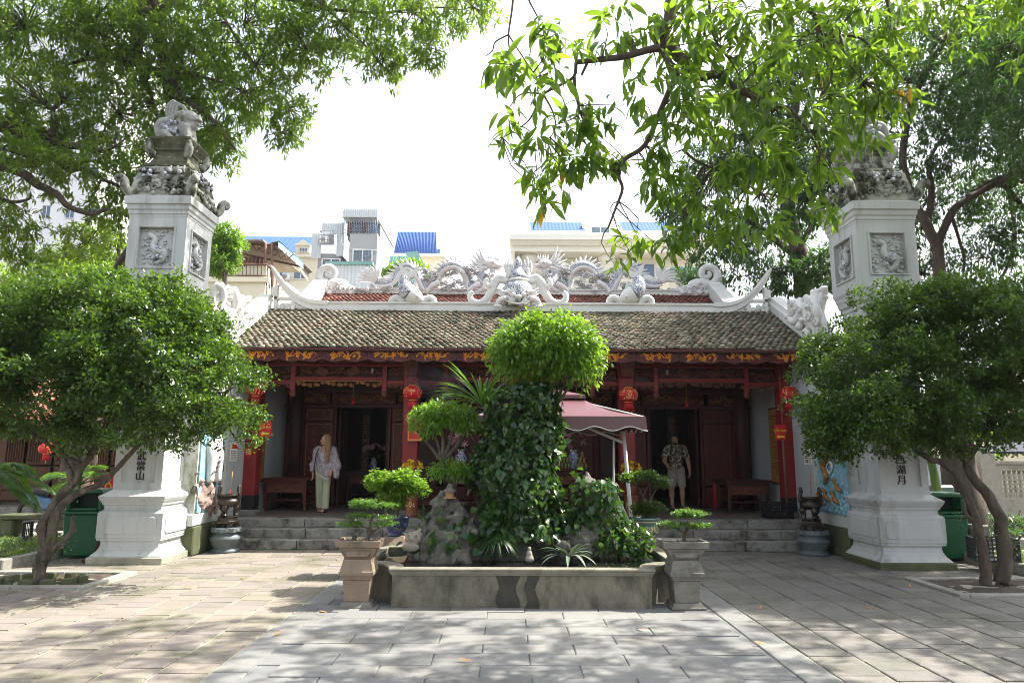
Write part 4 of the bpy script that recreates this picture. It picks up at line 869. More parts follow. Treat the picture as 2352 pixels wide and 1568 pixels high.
def win(par, px, py, Y, panes=2, glass='pane', frame='frame_white', bars=0):
    x0, x1, z0, z1 = R(*px, *py, Y); t = (x1-x0)*0.06; m = MB(); m.bb(x0, x1, Y-0.07, Y+0.02, z0, z0+t); m.bb(x0, x1, Y-0.07, Y+0.02, z1-t, z1); m.bb(x0, x0+t, Y-0.068, Y+0.02, z0, z1); m.bb(x1-t, x1, Y-0.068, Y+0.02, z0, z1)
    for k in range(1, panes): x = x0+(x1-x0)*k/panes; m.bb(x-t/2, x+t/2, Y-0.066, Y+0.02, z0+t, z1-t)
    f = m.build('window', frame, par)
    for k in range(panes): a, b = x0+(x1-x0)*k/panes+t*0.6, x0+(x1-x0)*(k+1)/panes-t*0.6; q = MB(); q.bb(a, b, Y-0.035, Y-0.02, z0+t, z1-t); q.build('pane', glass, f)
    if bars:
        q = MB()
        for k in range(bars): x = x0+(x1-x0)*(k+0.5)/bars; q.tube([(x, Y-0.05, z0), (x, Y-0.05, z1)], 0.012, 4)
        for k in range(3): z = z0+(z1-z0)*(k+0.5)/3; q.tube([(x0, Y-0.052, z), (x1, Y-0.052, z)], 0.012, 4)
        q.build('bars', 'grille', f)
    return f
def base(Y, px): return (D(px, 1000, Y).x, Y, 0)
def ac(par, px, py, Y):
    x0, x1, z0, z1 = R(*px, *py, Y); q = MB(); q.bb(x0, x1, Y-0.4, Y-0.05, z0, z1); a = q.build('air_conditioner', 'white_wall', par, 0.02); q = MB(); q.lathe((0, 0, 0), [(0.25, 0), (0.25, 0.03), (0.05, 0.05)], 14); cx = x0+(x1-x0)*0.38
    q.v = [(cx+v[0]*(z1-z0)*1.5, Y-0.4-v[2], (z0+z1)/2+v[1]*(z1-z0)*1.5) for v in q.v]; q.build('fan', 'concrete_dark', a)
# house with an open roof terrace under a rusty awning
Y = 30.0; h = thing('terrace_house', 'cream house with rusty awning over its open roof terrace', 'building', base(Y, 580))
blk('wall', 'cream_wall', h, (430, 612), (612, 1010), Y, 6); blk('cornice', 'cream_wall', h, (425, 618), (636, 646), Y-0.15, 0.2)
blk('back_wall', 'white_wall', h, (440, 560), (575, 612), Y+4, 0.3)
x0, x1, z0, z1 = R(440, 697, 545, 575, Y); 
m = MB(); A = D(430, 548, Y+3); B = D(640, 551, Y+0.5); b = len(m.v)
zt = D(600, 553, Y).z; m.bb(D(430, 0, Y).x, D(641, 0, Y).x, Y, Y+5.5, zt, zt+0.06); m.build('awning_roof', 'rusty_sheet', h)
m = MB(); a0 = D(640, 552, Y); a1 = D(697, 606, Y+4.5)
m.add([(a0.x, Y, zt), (a0.x+0.05, Y, zt), (a1.x, Y+5.5, zt-0.55), (a1.x, Y+5.5, zt-0.05), (a0.x, Y+5.5, zt)], [(0, 1, 3, 4), (1, 2, 3), (0, 1, 2, 3)]); m.build('awning_slope', 'rusty_sheet', h)
m = MB(); p0, p1, p2, p3 = D(639, 553, Y), D(696, 600, Y+2), D(696, 618, Y+2), D(639, 568, Y); q0 = Vector((0, 0.06, 0)); m.add([p0, p1, p2, p3, p0+q0, p1+q0, p2+q0, p3+q0], [(0, 1, 2, 3), (7, 6, 5, 4), (0, 4, 5, 1), (3, 2, 6, 7)]); m.build('fascia_sheet', 'green_sheet', h)
m = MB(); u = D(640, 553, Y); v = D(697, 602, Y+2); u2, v2 = u+Vector((-6, 4, 0)), v+Vector((-6, 4, 0)); m.add([u, v, v2, u2], [(0, 1, 2, 3)]); m.build('awning_underside', 'rusty_sheet', h)
m = MB()
for px in (610, 625): a = D(px, 560, Y+0.2); m.tube([a, D(px, 720, Y+0.2)], 0.06, 6)
for k in range(7):
    a = D(560+k*14, 556+k*2, Y+0.3); c = D(575+k*14, 572+k*4, Y+0.3); e = D(590+k*14, 560+k*4, Y+0.3); m.tube([a, c, e], 0.035, 5)
m.tube([D(520, 575, Y+0.3), D(690, 612, Y+2)], 0.05, 5); m.tube([D(520, 560, Y+0.3), D(640, 562, Y+0.3)], 0.05, 5); m.build('truss', 'rust', h)
m = MB()
for k in range(16): a = D(480+k*8.6, 607, Y-0.1); m.tube([a, D(480+k*8.6, 632, Y-0.1)], 0.018, 4)
m.tube([D(478, 607, Y-0.1), D(612, 607, Y-0.1), D(655, 645, Y+1)], 0.05, 5); m.tube([D(478, 633, Y-0.1), D(612, 633, Y-0.1)], 0.03, 5)
for k in range(6): a = D(615+k*7, 612+k*6, Y+0.1+k*0.15); m.tube([a, a-Vector((0, 0, 0.9))], 0.018, 4)
m.build('railing', 'rust', h)
for k in range(5):
    c = D(565+k*9, 602, Y+0.8); m = MB(); m.box(c, (0.14, 0.06, 0.5), 0.3*k); m.build('hung_clothes', 'clothes', h, 0.02)
blk('parapet_block', 'cream_wall', h, (562, 612), (607, 634), Y-0.02, 0.2)
# long cream building with blue sheet roof and a dormer
Y = 46.0; h = thing('cream_block', 'long cream building with blue sheet roof and small dormer behind the awning', 'building', base(Y, 600))
blk('wall', 'cream_wall', h, (480, 770), (585, 1020), Y, 8); blk('sill_band', 'pale_wall', h, (480, 770), (664, 672), Y-0.4, 0.4); blk('cornice', 'pale_wall', h, (480, 770), (581, 588), Y-0.3, 0.5)
m = MB(); a, b = D(495, 586, Y), D(720, 586, Y); t = D(600, 541, Y); corr(m, a.x, b.x, Y-0.1, a.z, Y+3.0, t.z+0.9, 0.35, 0.015); m.build('roof_sheet', 'blue_sheet', h)
d = MB(); x0, x1, z0, z1 = R(681, 713, 565, 582, Y-0.3); d.bb(x0, x1, Y-0.4, Y+1.5, z0, z1); d.prism([(x0-0.15, z1), (x1+0.15, z1), ((x0+x1)/2, z1+0.42)], Y-0.5, Y+1.5); d.build('dormer', 'cream_wall', h); win(h, (687, 708), (569, 580), Y-0.42, 3)
win(h, (673, 710), (622, 642), Y, 2); win(h, (640, 665), (622, 645), Y, 1); ac(h, (652, 668), (630, 644), Y)
# grey concrete house with roof cage
Y = 38.0; h = thing('grey_house', 'narrow grey concrete house with corrugated sheets and a caged rooftop room', 'building', base(Y, 800))
blk('wall', 'concrete_dark', h, (708, 783), (583, 1020), Y+0.6, 6); blk('wall', 'concrete_grey', h, (782, 867), (536, 1020), Y, 6); 
sw = MB(); a = D(867, 540, Y); sw.bb(a.x-0.01, a.x+0.02, Y+0.02, Y+6, 0, D(867, 545, Y).z); sw.build('side_wall', 'white_wall', h)
x0, x1, z0, z1 = R(786, 867, 500, 537, Y); m = MB(); m.bb(x0+.05, x1-.05, Y+1.2, Y+5.5, z0, z1); m.build('rooftop_room', 'concrete_dark', h)
m = MB(); m.bb(x0, x1, Y-0.1, Y+6, z1, z1+0.1); corr(m, x0, x1, Y-0.12, z1+0.1, Y-0.12, z1+0.46, 0.12, 0.02); m.bb(x0-.1, x1, Y-0.1, Y+0.05, z1+0.46, z1+0.5); m.build('roof_sheet', 'white_sheet', h)
m = MB()
for k in range(21): x = x0+(x1-x0)*k/20; m.tube([(x, Y, z0), (x, Y, z1)], 0.016, 4)
for k in range(7):
    z = z0+(z1-z0)*k/6
    for j in range(20):
        xx = x0+(x1-x0)*j/20; zz = z+(0.07 if j % 2 else 0); m.tube([(xx, Y, min(zz, z1)), (xx+(x1-x0)/20, Y, min(zz, z1))], 0.014, 4)
m.build('window_cage', 'grille', h)
for k in range(6): q = MB(); xx = x0+0.15+(x1-x0-0.3)*k/6; q.bb(xx, xx+(x1-x0)/6.5, Y+0.5, Y+0.55, z0+0.05, z1-0.1); q.build('cage_curtain', 'pane_blue' if k % 3 else 'clothes', h)
win(h, (809, 857), (573, 603), Y, 2, 'pane', bars=7); win(h, (738, 783), (594, 624), Y+0.6, 2, 'pane_blue', bars=9)
m = MB(); a, b = D(733, 532, Y), D(786, 505, Y); corr(m, a.x, b.x, Y+0.5, a.z, Y+0.5, b.z, 0.14, 0.025); a, b = D(767, 583, Y), D(787, 531, Y); corr(m, a.x, b.x, Y+0.45, a.z, Y+0.45, b.z, 0.14, 0.025); a, b = D(708, 587, Y), D(734, 528, Y); corr(m, a.x, b.x, Y+0.5, a.z, Y+0.5, b.z, 0.14, 0.025); m.build('sheet_cladding', 'white_sheet', h)
blk('window_recess', 'concrete_dark', h, (733, 768), (531, 562), Y+0.55, 0.05); ac(h, (738, 757), (547, 560), Y+0.5)
m = MB(); x0, x1, z0, z1 = R(733, 768, 531, 562, Y+0.2)
for k in range(6): x = x0+(x1-x0)*k/5; m.tube([(x, Y+0.1, z0), (x, Y+0.1, z1)], 0.02, 4)
for k in range(4): z = z0+(z1-z0)*k/3; m.tube([(x0, Y+0.1, z), (x1, Y+0.1, z)], 0.02, 4)
m.build('window_cage', 'grille', h)
m = MB(); m.tube([D(784, 545, Y-0.05), D(786, 560, Y-0.05), D(800, 570, Y-0.05), D(830, 572, Y-0.05), D(868, 576, Y-0.05)], 0.03, 5, True, 4); m.build('cable', 'frame_white', h)
m = MB(); a, b = D(760, 712, Y), D(862, 622, Y); corr(m, a.x, b.x, Y-1.2, a.z, Y-1.2, b.z, 0.2, 0.03); m.build('sheet_wall', 'white_sheet', h); m = MB(); m.bb(a.x-.1, b.x+.1, Y-1.3, Y-0.9, b.z, b.z+0.18); m.build('sheet_cap', 'green_sheet', h)
# green sheet shed
Y = 42.0; h = thing('green_shed', 'green corrugated shed beside the grey house', 'building', base(Y, 920))
m = MB(); a, b = D(866, 700, Y), D(962, 588, Y); corr(m, a.x, b.x, Y, a.z, Y, b.z, 0.18, 0.03); m.build('wall', 'green_sheet', h)
m = MB(); a = D(935, 590, Y); m.prism([(a.x, a.z), (a.x+0.8, a.z+0.1), (a.x+1.6, a.z-1.6), (a.x+0.9, a.z-1.6)], Y-1.0, Y-0.9); m.build('gable_sheet', 'green_sheet', h)
# building with mansard blue roof
Y = 55.0; h = thing('mansard_house', 'cream house under a steep blue sheet roof in the middle distance', 'building', base(Y, 955))
blk('wall', 'cream_wall', h, (900, 1022), (586, 1020), Y, 8); blk('cornice', 'pale_wall', h, (897, 1025), (582, 588), Y-0.4, 0.5)
m = MB(); a, b = D(905, 583, Y), D(1003, 583, Y); t0, t1 = D(906, 543, Y), D(995, 543, Y); m.add([(a.x, Y, a.z), (b.x, Y, b.z), (t1.x, Y+1.8, t1.z+1), (t0.x, Y+1.8, t0.z+1)], [(0, 1, 2, 3)])
for k in range(28): x = a.x+(b.x-a.x)*k/27; t = t0.x+(t1.x-t0.x)*k/27; m.tube([(x, Y-0.02, a.z), (t, Y+1.78, t0.z+1)], 0.035, 4)
m.build('roof_sheet', 'blue_sheet', h); blk('chimney_tank', 'blue_sheet', h, (1004, 1010), (572, 582), Y, 0.8)
# big cream villa on the right
Y = 40.0; h = thing('cream_villa', 'large cream villa with moulded cornice, round column and blue sheet roof', 'building', base(Y, 1350))
blk('wall', 'pale_wall', h, (1175, 1620), (575, 1020), Y+1.5, 8); blk('cornice', 'pale_wall', h, (1170, 1625), (540, 549), Y-0.55, 2); blk('frieze', 'pale_wall', h, (1173, 1622), (549, 556), Y-0.35, 2); blk('cornice', 'pale_wall', h, (1173, 1622), (556, 561), Y-0.25, 2); blk('soffit_beam', 'pale_wall', h, (1176, 1620), (561, 577), Y, 1.4)
blk('side_pier', 'cream_wall', h, (1172, 1182), (577, 1020), Y, 1.4)
for px in (1215, 1395):
    m = MB(); a = D(px, 700, Y+0.9); m.lathe((a.x, Y+0.9, 0), [(0.42, 0), (0.42, D(px, 592, Y).z), (0.52, D(px, 588, Y).z), (0.52, D(px, 578, Y).z)], 20); m.build('column', 'pale_wall', h)
m = MB()
for k in range(14): z = D(1200, 700-k*9, Y+1.5).z; a, b = D(1228, 600, Y).x, D(1610, 600, Y).x; m.bb(a, b, Y+1.44, Y+1.5, z, z+0.16)
m.build('siding', 'pale_wall', h)
for px in ((1455, 1505), (1258, 1290)): win(h, px, (604, 640) if px[0] > 1400 else (620, 650), Y+1.4, 1, 'pane_blue')
m = MB(); a, b = D(1218, 541, Y+3), D(1340, 541, Y+3); t = D(1224, 513, Y+3); corr(m, a.x, b.x, Y+2, a.z, Y+3.5, t.z+0.25, 0.22, 0.012); m.build('roof_sheet', 'blue_sheet', h)
m = MB(); a, b = D(1425, 541, Y+3), D(1545, 541, Y+3); t = D(1455, 512, Y+3); corr(m, a.x, b.x, Y+2, a.z, Y+3.5, t.z+0.25, 0.22, 0.012); m.build('roof_sheet', 'blue_sheet', h)
blk('roof_room', 'pale_wall', h, (1338, 1425), (514, 541), Y+2.4, 3); win(h, (1356, 1402), (520, 538), Y+2.4, 2)
# white tower block far left behind the trees
Y = 60.0; h = thing('white_tower', 'tall white apartment tower behind the mango tree at far left', 'building', base(Y, 120))
blk('wall', 'white_wall', h, (-60, 262), (40, 1020), Y, 14)
for r in range(9):
    for k, px in enumerate((40, 95, 150, 205)):
        if (r*5+k) % 7 != 3: win(h, (px, px+24), (120+r*88, 150+r*88), Y, 2, 'pane_blue')
blk('stair_recess', 'white_wall', h, (8, 38), (60, 1020), Y-0.3, 0.3)
# house with window grilles seen low at the right, behind the roof ridge
Y = 33.0; h = thing('grille_house', 'pale house with grilled window between villa and dark tree', 'building', base(Y, 1585))
blk('wall', 'cream_wall', h, (1548, 1640), (618, 1000), Y, 5); win(h, (1555, 1600), (624, 652), Y, 2, 'pane', 'grille', 10); blk('cap', 'green_sheet', h, (1540, 1645), (614, 619), Y-0.3, 1)
# ================================================================== GATE PILLARS
def frame_face(m, cx, cy, h, core, z0, z1, bw, bt, bb_):
    """square shaft with a sunk panel on each face: a core and four proud borders a side"""
    m.sq((cx, cy, 0), [(core, z0), (core, z1)])
    for s in (-1, 1):
        for a, b, u, v in ((-h, h, z1-bt, z1), (-h, h, z0, z0+bb_), (-h, -h+bw, z0+bb_, z1-bt), (h-bw, h, z0+bb_, z1-bt)):
            m.bb(cx+a, cx+b, cy+s*core if s > 0 else cy-h, cy+h if s > 0 else cy-core, u, v)
            if a == -h and b == h: a, b = -core, core
            elif a == -h: a = -core
            else: b = core
            m.bb(cx+core if s > 0 else cx-h, cx+h if s > 0 else cx-core, cy+a, cy+b, u, v)
def pillar(cx, cy, txt, lab, flip, dz=0.0):
    t = thing('gate_pillar', lab, 'pillar', (cx, cy, 0), 'white gate pillars')
    m = MB(); m.sq((cx, cy, 0), [(0.62, -0.01), (0.62, 0.11)]); m.build('plinth', 'pillar_foot' if flip < 0 else 'moss_plinth', t, 0.015)
    m = MB(); m.sq((cx, cy, 0), [(0.58, 0.112), (0.575, 0.13), (0.52, 0.19), (0.485, 0.26), (0.475, 0.32), (0.49, 0.36), (0.525, 0.365), (0.525, 0.39), (0.535, 0.41), (0.535, 0.80), (0.51, 0.83), (0.48, 0.845), (0.47, 0.87), (0.475, 0.92), (0.495, 0.93), (0.50, 0.96), (0.52, 0.99), (0.545, 1.04), (0.55, 1.07), (0.42, 1.16), (0.405, 1.17)])
    b = m.build('pedestal', 'pillar_plaster', t)
    for s, ax in ((-1, 'y'), (1, 'x') if flip < 0 else (-1, 'x')):
        q = MB(); P = [(-0.44, -0.10), (-0.40, -0.14), (0.40, -0.14), (0.44, -0.10), (0.44, 0.10), (0.40, 0.14), (-0.40, 0.14), (-0.44, 0.10)]
        if ax == 'y': q.prism([(cx+a, 0.605+z) for a, z in P], cy-0.553, cy-0.53)
        else: q.prism([(cy+a, 0.605+z) for a, z in P], cx+s*0.53, cx+s*0.553, 'x')
        q.build('pedestal_panel', 'pillar_plaster', b, 0.006)
    n0 = len(bpy.data.objects)
    before = set(bpy.data.objects)
    m = MB(); frame_face(m, cx, cy, 0.405, 0.375, 1.17, 4.42, 0.12, 0.25, 0.12); sh = m.build('shaft', 'pillar_plaster', t)
    for k, ch in enumerate(txt): text('character', ch, 0.165, 'black_paint', sh, (cx-0.02*flip, cy-0.381, 1.72-0.165*k), depth=0.008)
    m = MB(); m.sq((cx, cy, 0), [(0.405, 4.42), (0.42, 4.44), (0.42, 4.50), (0.45, 4.53), (0.46, 4.60), (0.48, 4.66), (0.485, 4.70), (0.51, 4.76), (0.51, 4.80)]); m.build('corbel', 'pillar_plaster', t)
    m = MB(); frame_face(m, cx, cy, 0.51, 0.44, 4.80, 5.90, 0.2, 0.2, 0.18); bx = m.build('lantern_box', 'pillar_plaster', t)
    for s, ax in ((-1, 'y'), (-flip, 'x')):
        q = MB()
        for u0, u1, v0, v1 in ((-0.33, 0.33, 4.955, 4.98), (-0.33, 0.33, 5.70, 5.725), (-0.33, -0.305, 4.981, 5.699), (0.305, 0.33, 4.981, 5.699)):
            if ax == 'y': q.bb(cx+u0, cx+u1, cy-0.535, cy-0.512, v0, v1)
            else: q.bb(cx+min(s*0.512, s*0.535), cx+max(s*0.512, s*0.535), cy+u0, cy+u1, v0, v1)
        q.build('panel_frame', 'pillar_plaster', bx)
        q = MB(); qb = MB(); rg = random.Random(int(cx*10)+s)
        def W(u, z, d): return (cx+u, cy-0.44-d, z) if ax == 'y' else (cx+s*(0.44+d), cy+u, z)
        q.tube([W(a, z, 0.04) for a, z in ((0.02, 5.05), (0.12, 5.12), (0.14, 5.25), (0.02, 5.28), (-0.06, 5.36), (-0.04, 5.5), (-0.14, 5.56))], [0.03, 0.05, 0.07, 0.07, 0.055, 0.045, 0.06], 8, True, 4)
        for k in range(10): a = 0.3*k; q.tube([W(0.08, 5.2, 0.05), W(0.08+0.16*math.cos(a), 5.2+0.14*math.sin(a), 0.06)], [0.03, 0.01], 5)
        for k in range(80):
            a, z = rg.uniform(-0.27, 0.27), rg.uniform(5.02, 5.68); c = W(a, z, 0.015); q.ball(c, rg.uniform(0.02, 0.045), 6, 4, (1, 0.6, 0.7) if ax == 'y' else (0.6, 1, 0.7))
        for k in range(7): qb.ball(W(0.02+rg.uniform(-0.07, 0.1), 5.22+rg.uniform(-0.08, 0.12), 0.075), 0.04, 7, 5)
        q.build('phoenix_relief', 'pillar_plaster', bx); qb.build('mosaic_inlay', 'mosaic_fine', bx)
    m = MB(); m.sq((cx, cy, 0), [(0.515, 5.90), (0.515, 5.93), (0.53, 5.95), (0.53, 6.0), (0.55, 6.03), (0.555, 6.10), (0.585, 6.12), (0.585, 6.26), (0.56, 6.28)]); m.build('cornice', 'pillar_plaster', t)
    # sculpted frieze: monster masks between corner scrolls
    m = MB(); m.sq((cx, cy, 0), [(0.55, 6.28), (0.54, 6.36), (0.50, 6.6), (0.44, 6.84), (0.38, 6.9)]); m.build('frieze_core', 'mossy_stucco', t)
    rg = random.Random(int(abs(cx)*100)); fz = MB(); fb = MB()
    for (ux, uy) in ((0, -1), (1, 0), (-1, 0), (0, 1)):
        tx, ty = -uy, ux
        def F(a, z, d=0.0): r_ = 0.545-0.2*(z-6.3)+d; return (cx+ux*r_+tx*a, cy+uy*r_+ty*a, z)
        for s in (-1, 1):
            fz.ball(F(s*0.12, 6.62, 0.05), 0.05, 8, 5)
            for q0 in range(3): c = F(s*(0.1+0.13*q0), 6.42+0.03*q0, 0.03); fz.tube([(c[0]+tx*0.07*math.cos(a)*(1-a/9), c[1]+ty*0.07*math.cos(a)*(1-a/9), c[2]+0.07*math.sin(a)*(1-a/9)) for a in np.linspace(0, 7, 13)], 0.02, 6)
            for q0 in range(3): fz.tube([F(s*(0.1+q0*0.11), 6.72, 0.04), F(s*(0.14+q0*0.12), 6.86, 0.06)], [0.045, 0.012], 6)
        for k in range(30): fz.ball(F(rg.uniform(-0.46, 0.46), rg.uniform(6.31, 6.80), 0.02), rg.uniform(0.03, 0.065), 7, 5)
        for k in range(9): fb.ball(F(rg.uniform(-0.42, 0.42), rg.uniform(6.62, 6.80), 0.07), rg.uniform(0.03, 0.045), 7, 5)
    fz.build('monster_frieze', 'mossy_stucco', t); fb.build('mosaic_inlay', 'mosaic_fine', t)
    for sx in (-1, 1):
        for sy in (-1, 1):
            q = MB(); P = [(0.40, 6.36), (0.50, 6.31), (0.62, 6.33), (0.69, 6.42), (0.70, 6.52), (0.76, 6.58), (0.80, 6.53), (0.76, 6.49)]
            q.tube([(cx+sx*a*0.86, cy+sy*a*0.86, z) for a, z in P], [0.09, 0.09, 0.085, 0.08, 0.07, 0.065, 0.06, 0.05], 9, True, 3); q.build('corner_scroll', 'mossy_stucco', t)
    m = MB(); m.sq((cx, cy, 0), [(0.40, 6.9), (0.40, 6.94), (0.33, 6.96), (0.33, 7.02), (0.31, 7.06), (0.28, 7.14), (0.28, 7.22), (0.31, 7.25), (0.29, 7.29), (0.33, 7.36), (0.38, 7.44), (0.385, 7.47), (0.30, 7.48)]); st = m.build('lion_stand', 'moss_dark' if flip < 0 else 'mossy_stucco', t)
    q = MB()
    for sx in (-1, 1):
        for sy in (-1, 1): q.tube([(cx+sx*0.30, cy+sy*0.30, 7.1), (cx+sx*0.36, cy+sy*0.36, 7.25), (cx+sx*0.36, cy+sy*0.36, 7.4)], [0.06, 0.08, 0.04], 7, True, 3)
        for k in range(3): q.ball((cx+(k-1)*0.15, cy-0.3, 7.38), 0.05, 7, 5); q.ball((cx+sx*0.3, cy+(k-1)*0.15, 7.38), 0.05, 7, 5)
    q.build('stand_carving', 'mossy_stucco', st)
    f = -flip                                   # which way the lion looks
    def lion(P):
        Q = P-np.array([cx, cy-0.05, 7.47]); Q = Q*np.array([f, 1, 1])
        d = smin(ell(Q, (-0.17, 0, 0.17), (0.17, 0.17, 0.19)), ell(Q, (-0.06, 0, 0.30), (0.15, 0.13, 0.13)), 0.05)
        d = smin(d, ell(Q, (0.13, 0, 0.27), (0.14, 0.15, 0.22)), 0.05); d = smin(d, ell(Q, (0.19, -0.02, 0.50), (0.15, 0.15, 0.15)), 0.03); d = smin(d, ell(Q, (0.31, -0.02, 0.46), (0.10, 0.11, 0.10)), 0.03)
        d = smin(d, ell(Q, (0.22, -0.02, 0.36), (0.12, 0.12, 0.10)), 0.03); d = smin(d, ell(Q, (0.33, -0.02, 0.535), (0.06, 0.10, 0.035)), 0.015)
        for sy in (-0.12, 0.10): d = smin(d, caps(Q, (0.18, sy, 0.28), (0.24, sy, 0.04), 0.075, 0.06), 0.02); d = smin(d, ell(Q, (0.27, sy, 0.03), (0.09, 0.06, 0.045)), 0.015); d = smin(d, caps(Q, (-0.2, sy*1.3, 0.13), (-0.05, sy*1.4, 0.03), 0.09, 0.055), 0.02)
        for k in range(14): a_ = 0.25+k*0.24; d = smin(d, ell(Q, (0.10+0.02*(k % 2), -0.02-0.15*math.cos(a_), 0.46+0.16*math.sin(a_)), (0.05, 0.05, 0.05)), 0.012)
        for k in range(7): d = smin(d, ell(Q, (0.03+0.03*(k % 3), -0.13, 0.26+0.05*k), (0.045, 0.04, 0.04)), 0.012)
        for sy in (-0.09, 0.06): d = smin(d, ell(Q, (0.29, sy, 0.56), (0.03, 0.03, 0.03)), 0.008); d = smin(d, caps(Q, (0.16, sy*1.3, 0.6), (0.12, sy*1.6, 0.68), 0.035, 0.02), 0.012)
        d = np.maximum(d, -ell(Q, (0.40, -0.02, 0.425), (0.12, 0.14, 0.028)))
        return d+0.008*vnoise(Q*30, 5)
    body = organic('lion', lion, (cx-0.65, cy-0.5, 7.44), (cx+0.65, cy+0.4, 8.4), 0.016, 'lion_plaster', t)
    q = MB(); o = Vector((cx-f*0.27, cy-0.05, 7.6))
    q.tube([o+Vector((f*a, 0, z)) for a, z in ((0, 0), (-0.1, 0.12), (-0.06, 0.28), (0.06, 0.34), (0.12, 0.46))], [0.09, 0.10, 0.11, 0.09, 0.06], 9, True, 4)
    for k in range(4): q.tube([o+Vector((f*(0.02+0.05*k), 0, 0.42)), o+Vector((f*(0.0+0.06*k), 0, 0.62)), o+Vector((f*(0.10+0.06*k), 0, 0.74-0.03*k)), o+Vector((f*(0.16+0.05*k), 0, 0.68-0.04*k))], [0.035, 0.035, 0.03, 0.02], 7, True, 4)
    q.build('lion_tail', 'lion_plaster', body)
    q = MB()
    for k in range(26): a = rg.uniform(0, 6.28); q.ball((cx+f*(-0.12+rg.uniform(-0.13, 0.13)), cy-0.05-0.17*abs(math.cos(a)), 7.72+rg.uniform(-0.14, 0.14)), 0.042, 7, 5)
    q.build('lion_inlay', 'mosaic_fine', body)
    if dz:
        for o in [q for q in bpy.data.objects if q not in before and q.type == 'MESH' and not q.name.startswith(('shaft', 'character'))]: o.data.transform(Matrix.Translation((0, 0, dz)))
pillar(-6.2, 12.1, '武當山', 'white gate pillar with lion on top and lit right face, left of the court', -1)
pillar(6.53, 11.84, '西湖月', 'white gate pillar half hidden by branches and round tree, right of the court', 1, -0.11)
# little camera on the right pillar
m = MB(); m.box((7.19, 11.7, 4.88), (0.22, 0.1, 0.1), 0.2); tag(m.build('security_camera', 'paper', None, 0.02), 'small white security camera on the right side of the right gate pillar', 'camera')
# ------------------------------------------------------------------ bins
def wbin(x, y, rz, lab, sl):
    t = thing('waste_bin', lab, 'waste bin', (x, y, 0), 'green waste bins', rz); L = dict(world=False)
    m = MB(); m.sq((0, 0, 0), [(0.25, 0.03), (0.27, 0.06), (0.31, 0.74)], 0.85); m.build('body', 'bin_green', t, 0.02, **L)
    m = MB(); m.sq((0, 0, 0), [(0.335, 0.74), (0.335, 0.785), (0.31, 0.79)], 0.88); m.build('rim', 'bin_green', t, 0.01, **L)
    m = MB(); m.bb(-0.30, -0.22, -0.26, 0.26, 0.79, 1.08); m.bb(0.22, 0.30, -0.26, 0.26, 0.79, 1.08); m.bb(-0.22, 0.22, -0.26, 0.26, 0.79, 0.84); m.bb(-0.22, 0.22, 0.2, 0.26, 0.84, 1.06); m.prism([(-0.30, 1.08), (0.30, 1.08), (0.24, 1.16), (-0.24, 1.16)], -0.26, 0.26); m.build('hood', 'bin_green', t, 0.02, **L)
    m = MB(); m.bb(-0.2, 0.2, 0.02, 0.1, 0.845, 1.07); m.build('slot_shade', 'bin_green_shade', t, 0, **L)  # solid dark slab painted as the shade inside the hood
wbin(-7.3, 12.3, 0.12, 'green plastic waste bin behind the left gate pillar', 0)
wbin(7.66, 12.35, -0.1, 'green plastic waste bin behind the right gate pillar', 0)
# ================================================================== POND WITH ROCKERY
PX, PW, PY0, PY1, PN = 0.175, 2.05, 8.42, 10.95, 0.48
def pondpoly(off, arc=8):
    """plan of the tank: a rectangle with concave quarter-round corners, offset inwards by off"""
    P = []; x0, x1, y0, y1, n = PX-PW+off, PX+PW-off, PY0+off, PY1-off, PN
    for cx, cy, a0 in ((x0, y0, 0.0), (x1, y0, 90.0), (x1, y1, 180.0), (x0, y1, 270.0)):
        seq = []
        for k in range(arc+1):
            a = math.radians(a0+90*(1-k/arc)); seq.append((cx+n*math.cos(a), cy+n*math.sin(a)))
        P += seq
    return P
def ringwall(poly_o, poly_i, z0, z1):
    m = MB(); n = len(poly_o); m.v = [(x, y, z) for z in (z0, z1) for pl in (poly_o, poly_i) for x, y in pl]
    for i in range(n):
        j = (i+1) % n; m.f += [(i, j, 2*n+j, 2*n+i), (n+j, n+i, 3*n+i, 3*n+j), (2*n+i, 2*n+j, 3*n+j, 3*n+i), (j, i, n+i, n+j)]
    m.sm = [False]*len(m.f); return m
pond = thing('garden_pond', 'grey stained concrete pond tank with notched corners and dark water in front of temple', 'pond', (PX, 9.7, 0))
ringwall(pondpoly(0.03), pondpoly(0.13), -0.01, 0.37).build('tank_wall', 'tank_wall', pond)
ringwall(pondpoly(0.015), pondpoly(0.135), 0.371, 0.395).build('moulding', 'tank_cap', pond)
ringwall(pondpoly(0.0), pondpoly(0.14), 0.396, 0.417).build('moulding', 'tank_cap', pond)
ringwall(pondpoly(-0.012), pondpoly(0.145), 0.418, 0.45).build('coping', 'tank_cap', pond, 0.008)
mt, t_, b_ = _nodes('pond_water'); b_.inputs['Base Color'].default_value = (0.008, 0.010, 0.008, 1); b_.inputs['Roughness'].default_value = 0.02; b_.inputs['Specular IOR Level'].default_value = 0.6
bn = t_.nodes.new('ShaderNodeBump'); bn.inputs['Strength'].default_value = 0.04; t_.links.new(_noise(t_, _pos(t_), 6, 2), bn.inputs['Height']); t_.links.new(bn.outputs[0], b_.inputs['Normal'])
m = MB(); pp = pondpoly(0.132); m.v = [(x, y, 0.375) for x, y in pp]; m.f = [tuple(range(len(pp)))]; m.sm = [False]; m.build('pond_water', 'pond_water', pond)
